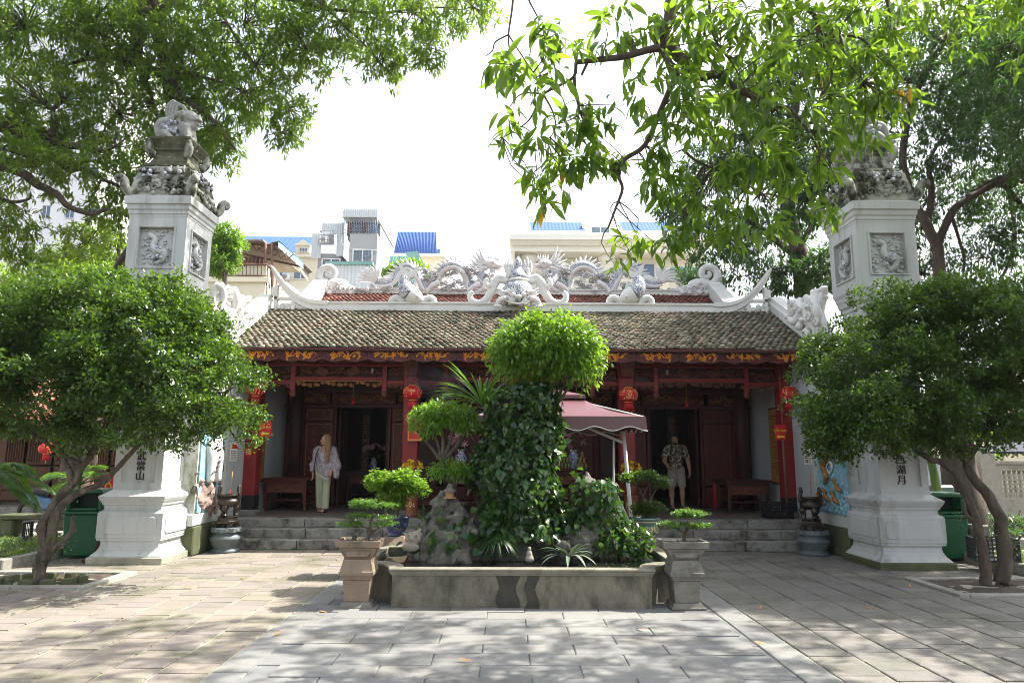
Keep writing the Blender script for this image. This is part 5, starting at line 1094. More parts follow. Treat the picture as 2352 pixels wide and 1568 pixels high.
# dark wet streaks below the front edge
mat('wet_stain', (0.022, 0.02, 0.016), (0.045, 0.04, 0.03), 6, 0.6, 0.3, 30)
for x0, x1 in ((-0.12, 0.13), (0.22, 0.36)):
    rg = random.Random(int(x0*50)); n = 16; L = [(x0+0.02*math.sin(k*0.5+x0*9)+rg.uniform(-0.004, 0.004), 0.365-0.365*k/n) for k in range(n+1)]; Rr = [(x1+0.025*math.sin(k*0.42+2)+rg.uniform(-0.004, 0.004), 0.365-0.365*k/n) for k in range(n, -1, -1)]
    m = MB(); m.prism(L+Rr, PY0+0.0268, PY0+0.034); m.build('wet_streak', 'wet_stain', pond)
# ------------------------------------------------------------------ rocks
def rock(name, label, parts, lo, hi, seed, h=0.05, amp=0.16, rm='rock'):
    parts = [((a[0], a[1]+0.27, a[2]), (b[0], b[1]+0.27, b[2]), ra, rb) for a, b, ra, rb in parts]; lo = (lo[0], lo[1]+0.27, lo[2]); hi = (hi[0], hi[1]+0.27, hi[2])
    def fn(P):
        d = None
        for a, b, ra, rb in parts:
            e = caps(P, a, b, ra, rb); d = e if d is None else smin(d, e, 0.06)
        n = fbm(P*np.array([4.5, 4.5, 3.2]), seed, 3); holes = vnoise(P*6.5, seed+20)
        return d+amp*n*0.75+0.16*np.maximum(0, holes-0.3)+0.09*np.abs(vnoise(P*np.array([9, 9, 6]), seed+7))+0.035*vnoise(P*21, seed+9)
    V, F = nets(fn, lo, hi, h); o = link(name, rawmesh(name, V, F, rm, True)); tag(o, label, 'rock'); return o, V
YM = 9.75
r1, V1 = rock('karst_rock', 'tallest craggy rock in the pond under hanging pothos leaves', [((0.12, YM, 0.35), (0.12, YM, 1.4), 0.50, 0.48), ((0.12, YM, 1.4), (0.18, YM, 2.42), 0.52, 0.40), ((-0.25, YM-0.15, 0.35), (-0.1, YM, 1.0), 0.36, 0.3), ((0.45, YM-0.1, 0.35), (0.40, YM, 1.0), 0.24, 0.2)], (-1.0, 8.8, 0.3), (1.3, 10.6, 3.0), 3, 0.055)
r2, V2 = rock('karst_rock', 'craggy rock at left of the pond carrying the flat-topped ficus', [((-0.88, 9.6, 0.35), (-0.86, 9.7, 0.95), 0.37, 0.28), ((-1.15, 9.4, 0.35), (-1.1, 9.45, 0.55), 0.22, 0.18), ((-0.7, 9.25, 0.35), (-0.72, 9.3, 0.62), 0.25, 0.2), ((-0.92, 9.25, 0.35), (-0.95, 9.3, 0.5), 0.22, 0.16), ((-0.5, 9.4, 0.35), (-0.5, 9.4, 0.7), 0.2, 0.12)], (-1.65, 8.8, 0.3), (-0.2, 10.2, 1.35), 8, 0.03, 0.13, 'rock_light')
r3, V3 = rock('karst_rock', 'craggy rock at right of the pond half covered by bright leaves', [((1.24, 9.7, 0.35), (1.26, 9.75, 1.22), 0.31, 0.26), ((1.04, 9.55, 0.35), (1.02, 9.6, 0.75), 0.17, 0.14)], (0.6, 9.0, 0.3), (1.95, 10.3, 1.55), 12, 0.03, 0.13, 'rock_light')
r4, V4 = rock('karst_rock', 'low dark rock at the front of the pond beside the spiky leaves', [((0.72, 9.1, 0.32), (0.75, 9.12, 0.52), 0.16, 0.1)], (0.4, 8.7, 0.3), (1.1, 9.5, 0.8), 15, 0.03, 0.08)
# ------------------------------------------------------------------ pothos climbing the rocks
def pothos(name, V, n, seed, lab, zlo, zhi, L=(0.07, 0.13), parent_loc=None, front=0.25, cap=300, dens=None):
    rg = np.random.default_rng(seed); c = V.mean(0); N = V-np.array([c[0], c[1], 0]); N[:, 2] = 0; N /= np.maximum(np.linalg.norm(N, axis=1, keepdims=True), 1e-6)
    ok = (V[:, 2] > zlo) & (V[:, 2] < zhi) & (N[:, 1] < front)
    if dens is not None: ok &= (fbm(V*2.2, dens) > -0.05) | (V[:, 2] > 1.45)
    idx = np.where(ok)[0]; k = rg.choice(idx, n); o = V[k]+N[k]*(0.03+0.14*rg.random((n, 1)))+rvec(n, rg)*0.03
    up = N[k]+rvec(n, rg)*0.8; up[:, 2] += 0.6; d = rvec(n, rg)*1.0; d[:, 2] -= 0.7; d += N[k]*0.45
    t = thing(name, lab, 'plant', parent_loc or (c[0], c[1], zlo)); leafobjs('leaf', T_heart(), o, d, up, L[0]+(L[1]-L[0])*rg.random(n), 'leaf_pothos', t, cap)
    m = MB()
    for j in range(26):
        p = V[rg.choice(idx)]; q = p.copy(); pts = []
        for s in range(7): pts.append(Vector(q)+Vector((N[k[j]][0]*0.05, -0.07, 0))); q = q+np.array([rg.uniform(-0.07, 0.07), 0, -0.09])
        m.tube(pts, 0.006, 4, True, 2)
    m.build('vine_stem', 'leaf_palm', t); return t
pothos('pothos_vine', V1, 5200, 2, 'dense pothos vine with heart-shaped leaves covering the tallest pond rock', 0.62, 3.0, (0.05, 0.105), front=0.5, dens=4)
pothos('pothos_vine', V3, 560, 5, 'bright variegated pothos vine on top of the right pond rock', 0.78, 1.7, (0.06, 0.11), front=0.6)
pothos('pothos_vine', V2, 70, 6, 'sparse pothos vine trailing over the left pond rock', 0.5, 1.2, (0.09, 0.15))
# leafy mound at the water's right edge
rg = np.random.default_rng(14); t = thing('leafy_shrub', 'low leafy green plant spilling over the water at right of the pond', 'plant', (1.6, 9.65, 0.4))
tp, u = tips_in([(1.48, 9.62, 0.55, 0.32, 0.22, 0.2), (1.76, 9.7, 0.58, 0.2, 0.2, 0.24)], 70, rg, 0.5, 0.2, 0.4); o, d, up = whorls(tp, u, 5, rg, 0.8, 0.1, 0.02); leafobjs('leaf', T_oval(), o, d, up, 0.08+0.05*rg.random(len(o)), 'leaf_pothos', t, 200, 1.1)
def strap(name, lab, c, n, L, w_, m_, seed, rise=0.7, fall=0.9, cat='plant', tilt=0.0):
    rg = random.Random(seed); t = thing(name, lab, cat, c)
    for k in range(n):
        a = 2*math.pi*k/n+rg.uniform(-0.3, 0.3); e = rg.uniform(0.5, 1.0); l = L*rg.uniform(0.75, 1.1); m = MB(); N = 7; vs = []
        for j in range(N+1):
            s = j/N; r_ = l*s*(0.25+0.75*e); z = l*(rise*s*(1.25-e*0.7)-fall*e*s*s*0.8); w2 = w_*math.sin(math.pi*min(1, 0.12+s*0.88))**0.7
            p = Vector((c[0]+math.cos(a)*r_, c[1]+math.sin(a)*r_, c[2]+z)); sd_ = Vector((-math.sin(a), math.cos(a), 0))*w2; vs += [p+sd_, p+Vector((0, 0, -w2*0.35)), p-sd_]
        m.v = [tuple(v) for v in vs]
        for j in range(N): b = 3*j; m.f += [(b, b+1, b+4, b+3), (b+1, b+2, b+5, b+4)]
        m.sm = [True]*len(m.f); m.build('blade', m_, t)
    return t
leafmat('leaf_rhoeo', [(0.10, 0.15, 0.10), (0.18, 0.22, 0.17), (0.06, 0.10, 0.06)], (0.15, 0.2, 0.1), 0.15)
strap('rhoeo_plant', 'spiky grey green strap-leaved plant at the front of the pond', (0.80, 9.34, 0.44), 22, 0.46, 0.028, 'leaf_rhoeo', 3, 1.1, 1.0)
strap('grass_clump', 'drooping dark grass clump hanging to the pond water', (-0.14, 9.34, 0.64), 90, 0.36, 0.007, 'leaf_dark', 5, 0.9, 1.5)
strap('dracaena', 'spiky dracaena with long narrow leaves jutting left from the tall rock', (-0.36, 9.75, 2.45), 60, 0.98, 0.014, 'leaf_palm', 9, 1.0, 0.75)
# conch shell
def conch(P):
    Q = P-np.array([-1.27, 9.5, 0.66]); d = ell(Q, (0, 0, 0), (0.11, 0.10, 0.09)); d = smin(d, caps(Q, (0.02, 0, 0.03), (0.10, 0, 0.13), 0.06, 0.015), 0.03); d = smin(d, caps(Q, (0, 0, -0.03), (0.02, 0, -0.15), 0.07, 0.02), 0.03)
    for k in range(6): a = k*1.05; d = smin(d, caps(Q, (0.07*math.cos(a), 0.07*math.sin(a), 0.03), (0.13*math.cos(a), 0.13*math.sin(a), 0.08), 0.03, 0.006), 0.012)
    d = smin(d, ell(Q, (-0.02, -0.08, -0.10), (0.12, 0.03, 0.06)), 0.02); return d
mat('shell', (0.31, 0.28, 0.22), (0.22, 0.19, 0.15), 14, 0.5, 0.3, 40)
tag(organic('conch_shell', conch, (-1.5, 9.25, 0.42), (-1.05, 9.75, 0.88), 0.012, 'shell'), 'large pale spiked conch shell on the rocks at left of the pond', 'shell')
# little pottery pagoda and seated figurine
mat('pottery', (0.36, 0.22, 0.11), (0.28, 0.17, 0.09), 12, 0.7); pg = D(1033, 1144, 9.74)
t = thing('toy_pagoda', 'tiny pottery pagoda on top of the left pond rock', 'ornament', pg)
m = MB(); m.lathe(pg, [(0.085, 0), (0.085, 0.02), (0.06, 0.025), (0.06, 0.10)], 6, False); m.build('body', 'pottery', t); m = MB(); m.lathe(pg, [(0.11, 0.10), (0.06, 0.125), (0.04, 0.15)], 6, False); m.build('roof', 'grey_cement', t); m = MB(); m.lathe(pg, [(0.04, 0.15), (0.04, 0.17), (0.055, 0.168), (0.01, 0.2)], 6, False); m.build('upper_roof', 'grey_cement', t)
fg = D(1321, 1283, 9.28); fg = Vector((fg.x, fg.y, 0.42))
tag(organic('figurine', lambda P: smin(smin(ell(P, (fg.x-0.6, 9.28, 0.44), (0.06, 0.05, 0.05)), ell(P, (fg.x-0.6, 9.28, 0.50), (0.04, 0.035, 0.05)), 0.02), ell(P, (fg.x-0.6, 9.28, 0.565), (0.026, 0.026, 0.03)), 0.01), (fg.x-0.72, 9.18, 0.36), (fg.x-0.48, 9.38, 0.62), 0.01, 'shell'), 'small pale seated figurine among the front rocks of the pond', 'figurine')

# ------------------------------------------------------------------ ficus trees on the rocks
def tree_thing(name, lab, base_, cat='tree'): return thing(name, lab, cat, base_)
rg = np.random.default_rng(21); c = D(1255, 808, 10.02)
t = tree_thing('ficus_tree', 'bright green round clipped ficus tree growing above the tall pond rock', (0.46, 10.1, 2.2))
bl = [(c.x, c.y, c.z+0.05, 0.80, 0.72, 0.50), (c.x-0.38, c.y, c.z-0.08, 0.48, 0.5, 0.46), (c.x+0.42, c.y-0.1, c.z-0.12, 0.44, 0.5, 0.42), (c.x+0.05, c.y-0.3, c.z+0.1, 0.66, 0.42, 0.42)]
tp, u = tips_in(bl, 1900, rg, 0.6, 0.13); keep = (fbm(tp*3.2, 6) > -0.55) & ~((tp[:, 2] < c.z-0.22) & (rg.random(len(tp)) < 0.6)); tp, u = tp[keep], u[keep]
o, d, up = whorls(tp, u, 8, rg, 0.8, 0.5, 0.05, 0.5); q = link('crown', leafmesh('crown', T_lance(), o, d, up, 0.06+0.05*rg.random(len(o)), 'leaf_ficus', 1.5), t)
m = MB()
for k in range(7):
    e = Vector((c.x+random.uniform(-0.6, 0.6), c.y+random.uniform(-0.4, 0.3), c.z-0.05)); limb(m, [(0.40+0.03*k-0.1, 10.05, 1.9), (0.42+0.05*(k-3), 10.05, 2.35), ((0.42+e.x)/2+0.05*(k-3), 10.05, 2.7), e], 0.035, 0.012, 6, 4, 0.03)
twigs(m, [(c.x+a, c.y+b, c.z-0.15) for a in (-0.5, -0.2, 0.1, 0.4) for b in (-0.2, 0.1)], tp, 0.008, rg, 6); m.build('trunk', 'bark', t)
t = tree_thing('ficus_tree', 'flat-topped ficus bonsai on the left pond rock', (-0.97, 9.95, 0.95)); c = D(1022, 968, 9.87)
bl = [(c.x-0.05, c.y, c.z+0.12, 0.44, 0.34, 0.14), (c.x-0.25, c.y, c.z+0.0, 0.26, 0.3, 0.2), (c.x+0.25, c.y, c.z+0.06, 0.26, 0.3, 0.17)]
tp, u = tips_in(bl, 420, rg, 0.6, 0.12, 0.5); o, d, up = whorls(tp, u, 8, rg, 0.7, 0.5, 0.03, 0.5); link('crown', leafmesh('crown', T_lance(), o, d, up, 0.06+0.025*rg.random(len(o)), 'leaf_ficus', 1.5), t)
m = MB(); b0 = Vector((-0.98, 9.92, 0.95)); k0 = D(1015, 1060, 9.92); limb(m, [b0, D(1040, 1110, 9.92), D(1022, 1085, 9.92), k0], 0.07, 0.055, 8)
for ex, ey in ((955, 985), (985, 965), (1010, 950), (1045, 955), (1085, 962), (1065, 985)): limb(m, [k0, (k0+D(ex, ey, 9.87))/2+Vector((0.03, 0, -0.03)), D(ex, ey, 9.87)], 0.035, 0.01, 6)
twigs(m, [D(a, 970, 9.87) for a in (960, 990, 1020, 1050, 1080)], tp, 0.007, rg, 4)
bl = [(*D(1010, 1080, 9.82), 0.16, 0.15, 0.10), (*D(1055, 1078, 9.82), 0.18, 0.15, 0.10)]; limb(m, [D(1040, 1110, 9.92), D(1050, 1085, 9.87)], 0.03, 0.015, 6); m.build('trunk', 'bark', t)
tp, u = tips_in(bl, 150, rg, 0.4, 0.15, 0.3); o, d, up = whorls(tp, u, 7, rg, 0.7, 0.6, 0.03, 0.5); link('lower_crown', leafmesh('lower_crown', T_lance(), o, d, up, 0.055+0.02*rg.random(len(o)), 'leaf_ficus', 1.4), t)

# ------------------------------------------------------------------ pedestals, trays and bonsai at the front corners
def pedestal(cx, cy, m_, lab):
    t = thing('plant_pedestal', lab, 'pedestal', (cx, cy, 0), 'pedestals at the pond corners')
    m = MB(); m.sq((cx, cy, 0), [(0.205, -0.008), (0.205, 0.012), (0.185, 0.02), (0.165, 0.06)]); m.build('foot', 'grey_cement', t)
    m = MB(); m.sq((cx, cy, 0), [(0.148, 0.061), (0.150, 0.10), (0.160, 0.31)]); m.build('shaft', m_, t, 0.006)
    m = MB(); m.sq((cx, cy, 0), [(0.163, 0.311), (0.172, 0.318), (0.172, 0.335), (0.185, 0.345), (0.19, 0.365), (0.205, 0.37), (0.205, 0.405), (0.195, 0.415), (0.168, 0.525), (0.165, 0.545)]); m.build('cap', m_, t)
def tray(cx, cy, z, m_, lab):
    t = thing('bonsai_tray', lab, 'plant pot', (cx, cy, z), 'bonsai trays'); n = MB()
    o = [(0.165, 0.0), (0.168, 0.015), (0.222, 0.115), (0.222, 0.13), (0.262, 0.14), (0.275, 0.20), (0.275, 0.215), (0.235, 0.217), (0.22, 0.19), (0.2, 0.189)]
    n.sq((cx, cy, z), o, 0.72); n.build('tray', m_, t)
    m = MB(); m.bb(cx-0.2, cx+0.2, cy-0.14, cy+0.14, z+0.188, z+0.2); m.build('soil', 'earth', t)
    m = MB(); m.prism([(cx-0.12, z+0.03), (cx+0.12, z+0.03), (cx+0.16, z+0.095), (cx-0.16, z+0.095)], cy-0.160, cy-0.125); m.build('tray_panel', m_, t)
    m = MB()
    for k in range(40): m.ball((cx+random.uniform(-0.18, 0.18), cy+random.uniform(-0.12, 0.12), z+0.2), random.uniform(0.006, 0.014), 5, 3)
    tag(m.build('pebbles', 'step_stone', t), kind='stuff'); return t
def bonsai(lab, base_, limbs, pads, seed, n=260, lf='leaf_bonsai', L=0.03, fine=True):
    rg = np.random.default_rng(seed); t = thing('bonsai', lab, 'bonsai', base_); m = MB()
    for pts, r0, r1 in limbs: limb(m, pts, r0, r1, 8, 4)
    bl = [(*p[:3], p[3]*(1.2 if L < 0.035 else 1), p[4], p[5]*(0.55 if L < 0.035 else 1)) for p in pads]; tp, u = tips_in(bl, n, rg, 0.35, 0.25, 0.3); hubs = [p[:3] for p in pads]+[q for pts, _, _ in limbs for q in pts]
    twigs(m, hubs, tp, 0.005, rg, 4, 0.15); m.build('trunk', 'bark', t)
    o, d, up = whorls(tp, u, 9, rg, 0.8, 0.0, 0.02 if L > 0.035 else 0.012, 0.3); d[:, 2] *= 0.5; link('crown', leafmesh('crown', T_oval(), o, d, up, L*(0.7+0.6*rg.random(len(o))), lf), t); return t
yb = 8.62
for s, cx, m_, nm in ((-1, -1.79, 'terracotta_stone', 'left'), (1, 2.14, 'grey_cement', 'right')):
    pedestal(cx, yb, m_, 'brownish square stone pedestal at the front left corner of the pond' if s < 0 else 'grey square stone pedestal at the front right corner of the pond')
    tray(cx, yb, 0.546, m_, 'shallow pinkish stone bonsai tray on front left pedestal' if s < 0 else 'shallow grey stone bonsai tray on front right pedestal')
m0 = lambda px, py: D(px, py, yb)
B = lambda px, py, rx, rz, ry=0.16: (*D(px, py, yb), rx, ry, rz)
bonsai('layered bonsai with bright flat pads in front left tray', (-1.79, yb, 0.745), [([m0(818, 1246), m0(842, 1238), m0(850, 1215), m0(852, 1195), m0(862, 1180)], 0.03, 0.012), ([m0(850, 1215), m0(830, 1208), m0(806, 1204)], 0.012, 0.006), ([m0(848, 1225), m0(870, 1212), m0(890, 1206)], 0.012, 0.006), ([m0(852, 1195), m0(835, 1188)], 0.01, 0.005), ([m0(818, 1246), m0(812, 1238), m0(818, 1230)], 0.035, 0.02)],
       [B(856, 1160, 0.26, 0.05), B(836, 1152, 0.14, 0.03), B(826, 1184, 0.17, 0.03), B(812, 1202, 0.14, 0.03), B(885, 1202, 0.15, 0.035), B(885, 1188, 0.1, 0.02)], 31, 420, L=0.026)
bonsai('layered bonsai with two dull green pads in front right tray', (2.14, yb, 0.745), [([m0(1572, 1248), m0(1572, 1232), m0(1578, 1212), m0(1580, 1195)], 0.03, 0.012), ([m0(1574, 1226), m0(1556, 1214), m0(1540, 1208)], 0.012, 0.006), ([m0(1578, 1214), m0(1596, 1210), m0(1606, 1207)], 0.012, 0.006)],
       [B(1582, 1180, 0.2, 0.055), B(1545, 1204, 0.15, 0.045), B(1606, 1206, 0.16, 0.04), B(1575, 1176, 0.1, 0.05)], 32, 420, L=0.026)
# glazed pots at the rear corners
mat('glaze_blue', (0.02, 0.035, 0.13), (0.05, 0.055, 0.09), 9, 0.2, 0.3, 30, stretch=(4, 4, 0.6), coat=0.5); mat('glaze_green', (0.12, 0.20, 0.17), (0.09, 0.16, 0.13), 8, 0.3, coat=0.4); mat('glaze_cream', (0.50, 0.40, 0.22), (0.42, 0.33, 0.18), 8, 0.4)
yr = 10.72
for s, px, m_, lab in ((-1, 909, 'glaze_blue', 'dark blue glazed round pot on the rear left pond corner'), (1, 1481, 'glaze_green', 'green glazed pot with cream medallions on the rear right pond corner')):
    x = D(px, 1200, yr).x; pedl = thing('plant_pedestal', 'squat stone pedestal under the blue glazed pot' if s < 0 else 'squat stone pedestal under the green glazed pot', 'pedestal', (x, yr, 0), 'pedestals at the pond corners')
    m = MB(); m.sq((x, yr, 0), [(0.17, -0.008), (0.17, 0.40), (0.21, 0.42), (0.21, 0.455), (0.15, 0.55), (0.145, 0.56)]); m.build('body', 'terracotta_stone' if s < 0 else 'grey_cement', pedl)
    t = thing('glazed_pot', lab, 'plant pot', (x, yr, 0.56)); m = MB()
    pr = [(0.12, 0.0), (0.125, 0.02), (0.115, 0.03), (0.17, 0.10), (0.195, 0.18), (0.20, 0.25), (0.215, 0.265), (0.215, 0.285), (0.185, 0.287), (0.18, 0.25), (0.02, 0.245)] if s < 0 else [(0.145, 0.0), (0.15, 0.02), (0.175, 0.06), (0.20, 0.16), (0.205, 0.245), (0.235, 0.255), (0.235, 0.285), (0.19, 0.288), (0.18, 0.25), (0.02, 0.246)]
    m.lathe((x, yr, 0.561), pr, 28); m.build('pot', m_, t); m = MB(); m.lathe((x, yr, 0.82), [(0.178, 0), (0.178, 0.006)], 20); m.build('soil', 'earth', t)
    if s > 0:
        for z, z2 in ((0.561, 0.585), (0.775, 0.80)): m = MB(); r_ = 0.152 if z < 0.6 else 0.207; m.lathe((x, yr, 0), [(r_, z+0.004), (r_+0.004, (z+z2)/2), (r_, z2)], 28, True, False); m.build('band', 'glaze_cream', t)
        for a in (-2.2, -1.45, -0.75):
            m = MB(); R0 = 0.187; cx_, cy_ = x+R0*math.cos(a), yr+R0*math.sin(a); q = MB()
            q.lathe((0, 0, 0), [(0.062, -0.012), (0.062, 0.012), (0.05, 0.016)], 16); T4 = Matrix.Translation((cx_, cy_, 0.685)) @ Matrix.Rotation(a+math.pi/2, 4, 'Z') @ Matrix.Rotation(math.pi/2-0.12, 4, 'X'); q.v = [tuple(T4 @ Vector(v)) for v in q.v]; q.build('medallion', 'glaze_cream', t)
            text('emblem', '壽', 0.085, 'glaze_green', t, (x+(R0+0.02)*math.cos(a), yr+(R0+0.02)*math.sin(a), 0.685), (math.pi/2-0.12, 0, a+math.pi/2), 0.002)
BB = lambda px, py, rx, rz, ry=0.3: (*D(px, py, yr), rx, ry, rz); mr = lambda px, py: D(px, py, yr)
bonsai('bushy bright green bonsai in the blue glazed pot', (mr(909, 1190).x, yr, 0.82), [([mr(912, 1190), mr(913, 1165), mr(908, 1145), mr(895, 1125)], 0.02, 0.01), ([mr(912, 1165), mr(930, 1140), mr(945, 1120)], 0.014, 0.008), ([mr(908, 1145), mr(880, 1125), mr(862, 1110)], 0.012, 0.006), ([mr(910, 1190), mr(918, 1160), mr(925, 1135)], 0.012, 0.006)],
       [BB(885, 1100, 0.26, 0.13), BB(930, 1100, 0.27, 0.14), BB(958, 1120, 0.2, 0.13), BB(860, 1108, 0.15, 0.1), BB(905, 1130, 0.28, 0.14), BB(915, 1155, 0.12, 0.08)], 41, 620, 'leaf_ficus', 0.05)
bonsai('loose dark green bonsai with bare twisting stems in the green pot', (mr(1481, 1195).x, yr, 0.82), [([mr(1480, 1192), mr(1482, 1165), mr(1476, 1140), mr(1466, 1115)], 0.016, 0.007), ([mr(1482, 1170), mr(1498, 1140), mr(1512, 1115)], 0.014, 0.007), ([mr(1480, 1192), mr(1465, 1165), mr(1455, 1140)], 0.012, 0.006), ([mr(1482, 1192), mr(1495, 1170), mr(1508, 1160)], 0.012, 0.006), ([mr(1476, 1140), mr(1490, 1110), mr(1485, 1098)], 0.01, 0.005)],
       [BB(1450, 1098, 0.18, 0.07, .2), BB(1480, 1090, 0.17, 0.06, .2), BB(1512, 1106, 0.16, 0.09, .2), BB(1495, 1165, 0.2, 0.11, .2), BB(1470, 1170, 0.13, 0.09, .2)], 42, 330, 'leaf_jasmine', 0.045)
# ================================================================== PORCH AND COURT FURNISHINGS
def burner(x, y, lab, hand_rz):
    t = thing('incense_burner', lab, 'incense burner', (x, y, 0), 'bronze incense burners')
    m = MB(); m.lathe((x, y, 0), [(0.25, -0.005), (0.26, 0.03), (0.235, 0.055), (0.215, 0.07), (0.235, 0.10), (0.295, 0.235), (0.30, 0.25), (0.24, 0.31), (0.21, 0.345), (0.235, 0.36)], 28); m.build('stone_drum', 'blue_stone', t)
    m = MB(); m.lathe((x, y, 0), [(0.285, 0.361), (0.285, 0.43), (0.27, 0.437)], 8, False); d = m.build('stone_top', 'blue_stone', t)
    m = MB()
    for k in range(16): a = 2*math.pi*k/16; m.box((x+0.268*math.cos(a), y+0.268*math.sin(a), 0.396), (0.012, 0.05, 0.035), a)
    m.build('fret_band', 'step_stone', d)
    m = MB(); m.lathe((x, y, 0), [(0.19, 0.50), (0.215, 0.52), (0.215, 0.55), (0.185, 0.56), (0.175, 0.60), (0.19, 0.625), (0.165, 0.635)], 6, False)
    for k in range(6): a = 2*math.pi*k/6; m.box((x+0.18*math.cos(a), y+0.18*math.sin(a), 0.47), (0.07, 0.06, 0.066), a)
    m.build('bronze_stand', 'bronze', t)
    m = MB(); m.lathe((x, y, 0), [(0.08, 0.80), (0.16, 0.82), (0.195, 0.87), (0.195, 0.91), (0.165, 0.945), (0.135, 0.965), (0.135, 0.99), (0.18, 1.0), (0.185, 1.03), (0.16, 1.032), (0.15, 0.98), (0.02, 0.975)], 24); b = m.build('bowl', 'bronze', t)
    for k in range(3):
        a = 0.5+2*math.pi*k/3-2.1; q = MB(); q.tube([(x+0.10*math.cos(a), y+0.10*math.sin(a), 0.86), (x+0.15*math.cos(a), y+0.15*math.sin(a), 0.78), (x+0.12*math.cos(a), y+0.12*math.sin(a), 0.70), (x+0.15*math.cos(a), y+0.15*math.sin(a), 0.635)], [0.05, 0.065, 0.035, 0.05], 9, True, 4); q.ball((x+0.16*math.cos(a), y+0.16*math.sin(a), 0.79), 0.05, 8, 6); q.build('lion_leg', 'bronze', t)
    for s in (-1, 1):
        q = MB(); q.tube([(x+s*0.13, y, 0.93), (x+s*0.20, y, 0.96), (x+s*0.19, y, 1.06), (x+s*0.165, y, 1.11), (x+s*0.175, y, 1.17), (x+s*0.155, y, 1.20)], [0.03, 0.035, 0.03, 0.03, 0.035, 0.015], 8, True, 3)
        for k in range(4): q.ball((x+s*0.185, y-0.02, 1.05+0.035*k), 0.026, 7, 5)
        q.build('dragon_handle', 'bronze', b)
    s_ = thing('incense_stick', 'thin incense stick standing in the left bronze burner' if x < 0 else 'thin incense stick standing in the right bronze burner', 'incense', (x, y, 1.0)); q = MB(); q.tube([(x+0.01, y, 0.97), (x+0.02, y, 1.12)], 0.006, 5); q.build('red_shaft', 'red_print', s_); q = MB(); q.tube([(x+0.02, y, 1.12), (x+0.03, y, 1.44)], 0.007, 5); q.build('ash_end', 'board_brown', s_)
burner(-5.17, 13.0, 'bronze incense burner on round blue-grey stone base left of the steps', 0)
burner(5.62, 12.95, 'bronze incense burner on round blue-grey stone base right of the steps', 0)
# lanterns
def lantern(c, R, lab, txt=None, hang=0.35, tassel=True):
    t = thing('red_lantern', lab, 'lantern', c, 'round red lanterns'); x, y, z = c
    m = MB(); n = 28; pr = [(R*math.cos(a)*1.0+0.0, R*0.78*math.sin(a)) for a in np.linspace(-1.15, 1.15, 11)]; b0 = len(m.v)
    for r_, zz in pr:
        for j in range(n): a = 2*math.pi*j/n; q = r_*(1+0.012*(1 if j % 2 else -1)); m.v.append((x+q*math.cos(a), y+q*math.sin(a), z+zz))
    for k in range(10):
        for j in range(n): m.f.append((n*k+j, n*k+(j+1) % n, n*k+n+(j+1) % n, n*k+n+j)); m.sm.append(False)
    body = m.build('shade', 'lantern_red', t)
    for s in (-1, 1): m = MB(); zz = z+s*R*0.72; m.lathe((x, y, zz-R*0.07), [(R*0.42, 0), (R*0.43, R*0.14)], 18); m.build('gold_cap', 'gold', t)
    m = MB(); m.tube([(x, y, z+R*0.75), (x, y, z+R*0.75+hang)], 0.006, 4); m.build('cord', 'black_paint', t)
    if tassel:
        m = MB()
        for j in range(22): a = 2*math.pi*j/22; m.tube([(x+R*0.36*math.cos(a), y+R*0.36*math.sin(a), z-R*0.8), (x+R*0.4*math.cos(a), y+R*0.4*math.sin(a), z-R*1.55)], R*0.05, 4)
        m.build('fringe', 'lantern_red', t); m = MB(); m.tube([(x, y, z-R*1.5), (x, y, z-R*1.75)], R*0.05, 5); m.ball((x, y, z-R*1.8), R*0.09, 7, 5); m.build('bead', 'gold', t)
    if txt: text('gold_lettering', txt, R*0.42, 'gold_print', t, (x, y-R*1.0, z), depth=0.002, spacing=0.8)
    m = MB(); rg = random.Random(int(x*100))
    for k in range(46):
        a = -math.pi/2+rg.choice((-1, 1))*rg.uniform(0.55, 1.3); e = rg.uniform(-0.8, 0.8); m.box((x+R*1.0*math.cos(e)*math.cos(a), y+R*1.0*math.cos(e)*math.sin(a), z+R*0.79*math.sin(e)), (R*0.09, R*0.02, R*0.07), a+math.pi/2)
    tag(m.build('gold_flowers', 'gold_print', t), kind='stuff'); return t
R0 = 23*PXM(14.3)*0.97
lantern(D(948, 902, 14.3), R0, 'red lantern with gold flowers hanging before the second column from left', 'Như\nÝ')
lantern(D(1443, 907, 14.3), R0, 'red lantern lettered in gold hanging before the third column from left', 'Vạn\nSự\nNhư')
lantern(D(588, 893, 14.3), R0, 'red lantern at the left outer column, half hidden by leaves')
lantern(D(1812, 905, 14.3), R0, 'red lantern at the right outer column, half hidden by leaves')
lantern(D(108, 1030, 18.6), 17*PXM(18.6), 'small bright red lantern before the brown side hall at far left', hang=0.3)
for px, py in ((811, 915), (1577, 922)):
    c = D(px, py, 15.4); t = thing('hanging_tassel', 'small red tassel hanging over the left doorway' if px < 1000 else 'small red tassel hanging over the right doorway', 'tassel', c); m = MB(); m.tube([c, c+Vector((0, 0, 0.5))], 0.004, 4); m.build('cord', 'gold', t); m = MB(); m.lathe(c, [(0.035, -0.13), (0.03, 0)], 8); m.build('fringe', 'lantern_red', t)
